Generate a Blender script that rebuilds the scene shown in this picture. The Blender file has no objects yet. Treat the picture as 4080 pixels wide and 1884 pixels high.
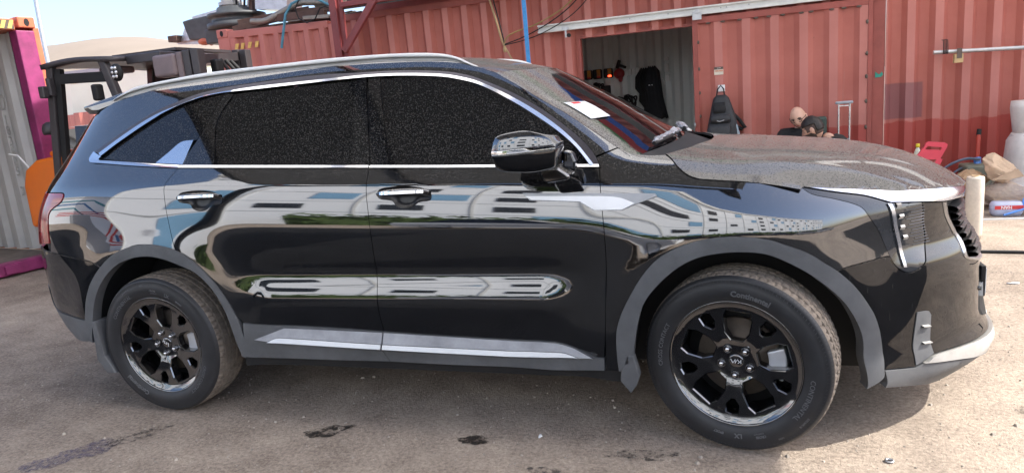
import bpy, bmesh, math, random
import numpy as np
from mathutils import Vector, Matrix
from mathutils.geometry import delaunay_2d_cdt
random.seed(7); RNG = np.random.default_rng(7)
scene = bpy.context.scene
COL = scene.collection
# ------------------------------------------------------------------ camera
def cam_axes(yaw, pitch, roll):
    f = Vector((-math.sin(yaw)*math.cos(pitch), math.cos(yaw)*math.cos(pitch), math.sin(pitch)))
    r = Vector((math.cos(yaw), math.sin(yaw), 0)); u = r.cross(f)
    c, s = math.cos(roll), math.sin(roll)
    return c*r + s*u, -s*r + c*u, f
r_, u_, f_ = cam_axes(0.318076, -0.201511, -0.088598)
cam_d = bpy.data.cameras.new("camera"); cam = bpy.data.objects.new("camera", cam_d); COL.objects.link(cam)
M = Matrix((r_, u_, -f_)).transposed().to_4x4(); M.translation = (1.39170, -3.54212, 1.45282)
cam.matrix_world = M
cam_d.sensor_width = 36; cam_d.lens = 36*2730.36/4080; cam_d.clip_start = .05; cam_d.clip_end = 1500
scene.camera = cam
# ------------------------------------------------------------------ sky and sun
SUN = Vector((0.95, 0.15, 1.0)).normalized()
world = bpy.data.worlds.new("World"); scene.world = world; world.use_nodes = True
wn = world.node_tree; wn.nodes.clear()
sky = wn.nodes.new("ShaderNodeTexSky"); sky.sky_type = 'NISHITA'; sky.sun_disc = False
sky.sun_elevation = math.asin(SUN.z); sky.sun_rotation = math.atan2(SUN.x, SUN.y)
sky.air_density = .75; sky.dust_density = 3.0; sky.ozone_density = 1.6; sky.altitude = 20
bg = wn.nodes.new("ShaderNodeBackground"); bg.inputs[1].default_value = 0.14
wo = wn.nodes.new("ShaderNodeOutputWorld")
wn.links.new(sky.outputs[0], bg.inputs[0]); wn.links.new(bg.outputs[0], wo.inputs[0])
sd = bpy.data.lights.new("sun", 'SUN'); sd.energy = 2.45; sd.angle = math.radians(.53); sd.color = (1, .955, .87)
sun = bpy.data.objects.new("sun", sd); COL.objects.link(sun); sun.location = (6, 4, 28)
sun.rotation_euler = SUN.to_track_quat('Z', 'Y').to_euler()
vs = scene.view_settings; scene.display_settings.display_device = 'sRGB'
vs.view_transform = 'Standard'; vs.look = 'None'; vs.exposure = 1.62; vs.gamma = 1; vs.use_curve_mapping = False
scene.render.engine = 'CYCLES'
cy = scene.cycles; cy.use_denoising = True; cy.max_bounces = 7; cy.glossy_bounces = 4; cy.diffuse_bounces = 4; cy.transmission_bounces = 6; cy.caustics_reflective = False; cy.caustics_refractive = False
# ------------------------------------------------------------------ car surface (near side)
XCF,AF=1.25,1.15
XCR,AR=-1.35,0.95
def ip(x,xs,ys):
    # smooth monotone-ish cubic (pchip) interpolation, vectorised
    xs=np.asarray(xs,float);ys=np.asarray(ys,float);x=np.clip(np.asarray(x,float),xs[0],xs[-1])
    h=np.diff(xs);d=np.diff(ys)/h
    m=np.zeros(len(xs))
    for i in range(1,len(xs)-1):
        if d[i-1]*d[i]>0:
            w1=2*h[i]+h[i-1];w2=h[i]+2*h[i-1]
            m[i]=(w1+w2)/(w1/d[i-1]+w2/d[i])
    m[0]=d[0];m[-1]=d[-1]
    k=np.clip(np.searchsorted(xs,x,side='right')-1,0,len(xs)-2)
    t=(x-xs[k])/h[k]
    return ((2*t**3-3*t**2+1)*ys[k]+(t**3-2*t**2+t)*h[k]*m[k]+(-2*t**3+3*t**2)*ys[k+1]+(t**3-t**2)*h[k]*m[k+1])
def ss(a,b,x):
    t=np.clip((np.asarray(x,float)-a)/(b-a),0,1);return t*t*(3-2*t)
TH0=[(.0,-10),(.22,-6),(.30,-3),(.45,-2),(.60,-5),(.75,-8),(.80,-8),(.84,-6),(.87,-2.5),(.89,1),(.92,4.3),(.936,6.6),(.956,8.5),(1.0,12.5),(1.062,19),(1.075,23),(1.09,27),(1.155,29),(1.2,28.5),(1.4,27.5),(1.8,27.5)]
SC=[(0,0),(.50,0),(.58,2),(.605,8),(.628,16),(.650,21),(.675,24),(.697,22),(.715,17),(.733,7),(.745,0),(.80,0),(1.8,0)]
_v=np.linspace(0,1.8,1801)
_a=np.interp(_v,*zip(*TH0))
_k=np.ones(9)/9
_a=np.convolve(np.pad(_a,4,mode='edge'),_k,'valid')
_t=np.tan(np.radians(_a))
_w=-np.concatenate([[0],np.cumsum((_t[1:]+_t[:-1])/2*.001)])
W0=_w-np.interp(.86,_v,_w)+.908
_b=np.interp(_v,*zip(*SC));_b=np.convolve(np.pad(_b,4,mode='edge'),_k,'valid')
_s=np.tan(np.radians(_b));_s=np.concatenate([[0],np.cumsum((_s[1:]+_s[:-1])/2*.001)])
SCP=-(_s-np.interp(.80,_v,_s))   # outward as z falls
def Troof(x): return ip(x,[-2.2,-1.9,-1.43,-.95,-.45,.011,.297,.513,.73,.9,1.1,1.35],[1.54,1.565,1.595,1.607,1.623,1.604,1.562,1.466,1.311,1.17,.99,.75])
def vwarp(x,z):
    xx=np.clip(x,-1.7,1.9)
    return z-.043*(.9-xx)*ss(.70,1.08,z)
def W(x,z):
    x=np.asarray(x,float);z=np.asarray(z,float)
    v=vwarp(x,z)
    w=np.interp(v,_v,W0)
    amp=ss(-.98,-.70,x)*(1-ss(.62,.88,x))
    w=w+amp*np.interp(v,_v,SCP)
    # below the scoop the door skin must not stay pushed out at the ends
    for xw,A in((1.4075,.034),(-1.4075,.030)):
        r=np.hypot(x-xw,z-.36);q=np.maximum(r-.48,0)
        g=np.exp(-(q/.18)**2)*ss(1.10,.86,z);w=w+g*np.maximum(.904+A-w,0)
    d=np.maximum(z-Troof(x),0)*ss(1.12,1.22,z+.35*(x<0))
    w=w-(2.6*d*d/(1+1.5*d))
    return w
def XF(z): return ip(z,[.15,.22,.27,.31,.40,.60,.75,.85,.92,.97,1.02,1.10],[2.30,2.40,2.455,2.445,2.405,2.395,2.355,2.335,2.345,2.32,2.26,2.15])
def XR(z): return ip(z,[.15,.30,.40,.55,.80,.90,.97,1.05,1.2,1.4,1.58,1.70],[-2.28,-2.34,-2.44,-2.50,-2.475,-2.45,-2.43,-2.395,-2.30,-2.14,-2.0,-1.9])
NF,NR=2.35,4.2
def S(u,z):
    u=np.asarray(u,float);z=np.asarray(z,float);u,z=np.broadcast_arrays(u,z)
    x=u.copy();c=np.ones_like(u)
    f=u>XCF
    p=np.clip((u-XCF)/AF,0,1.75);sp,cp=np.sin(p),np.cos(p)
    r=(np.abs(sp)**NF+np.abs(cp)**NF)**(-1/NF)
    x=np.where(f,XCF+(XF(z)-XCF)*sp*r,x);c=np.where(f,cp*r,c)
    b=u<XCR
    p=np.clip((XCR-u)/AR,0,1.75);sp,cp=np.sin(p),np.cos(p)
    r=(np.abs(sp)**NR+np.abs(cp)**NR)**(-1/NR)
    x=np.where(b,XCR-(XCR-XR(z))*sp*r,x);c=np.where(b,cp*r,c)
    y=-W(x,z)*c
    k=.024*ss(.775,.695,z)*ss(1.93,2.15,u)
    nx=np.where(f,np.sin(np.clip((u-XCF)/AF,0,1.57)),0.);x=x+k*nx;y=y-k*np.sqrt(1-nx*nx)
    return np.stack([x,y,z],-1)
def SN(u,z):
    e=1e-3
    du=S(u+e,z)-S(u-e,z);dz=S(u,np.asarray(z)+e)-S(u,np.asarray(z)-e)
    n=np.cross(du,dz);n/=np.linalg.norm(n,axis=-1,keepdims=True)+1e-12
    return n
# hood
def HC(q): return ip(q,[.9,1.2,1.35,1.5,1.63,1.8,1.9,2.0,2.1,2.2,2.3,2.38,2.46],[1.21,1.184,1.158,1.137,1.128,1.110,1.098,1.082,1.060,1.028,.988,.945,.885])
def H(x,y):
    t=np.abs(y);q=x+.30*np.minimum(t,.62)**2
    z=HC(q)-.010*(np.minimum(t,.66)/.66)**2+.005*(1-ss(.36,.44,t))
    d=np.maximum(t-.66,0)
    return z-.20*d-.50*d*d

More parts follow.
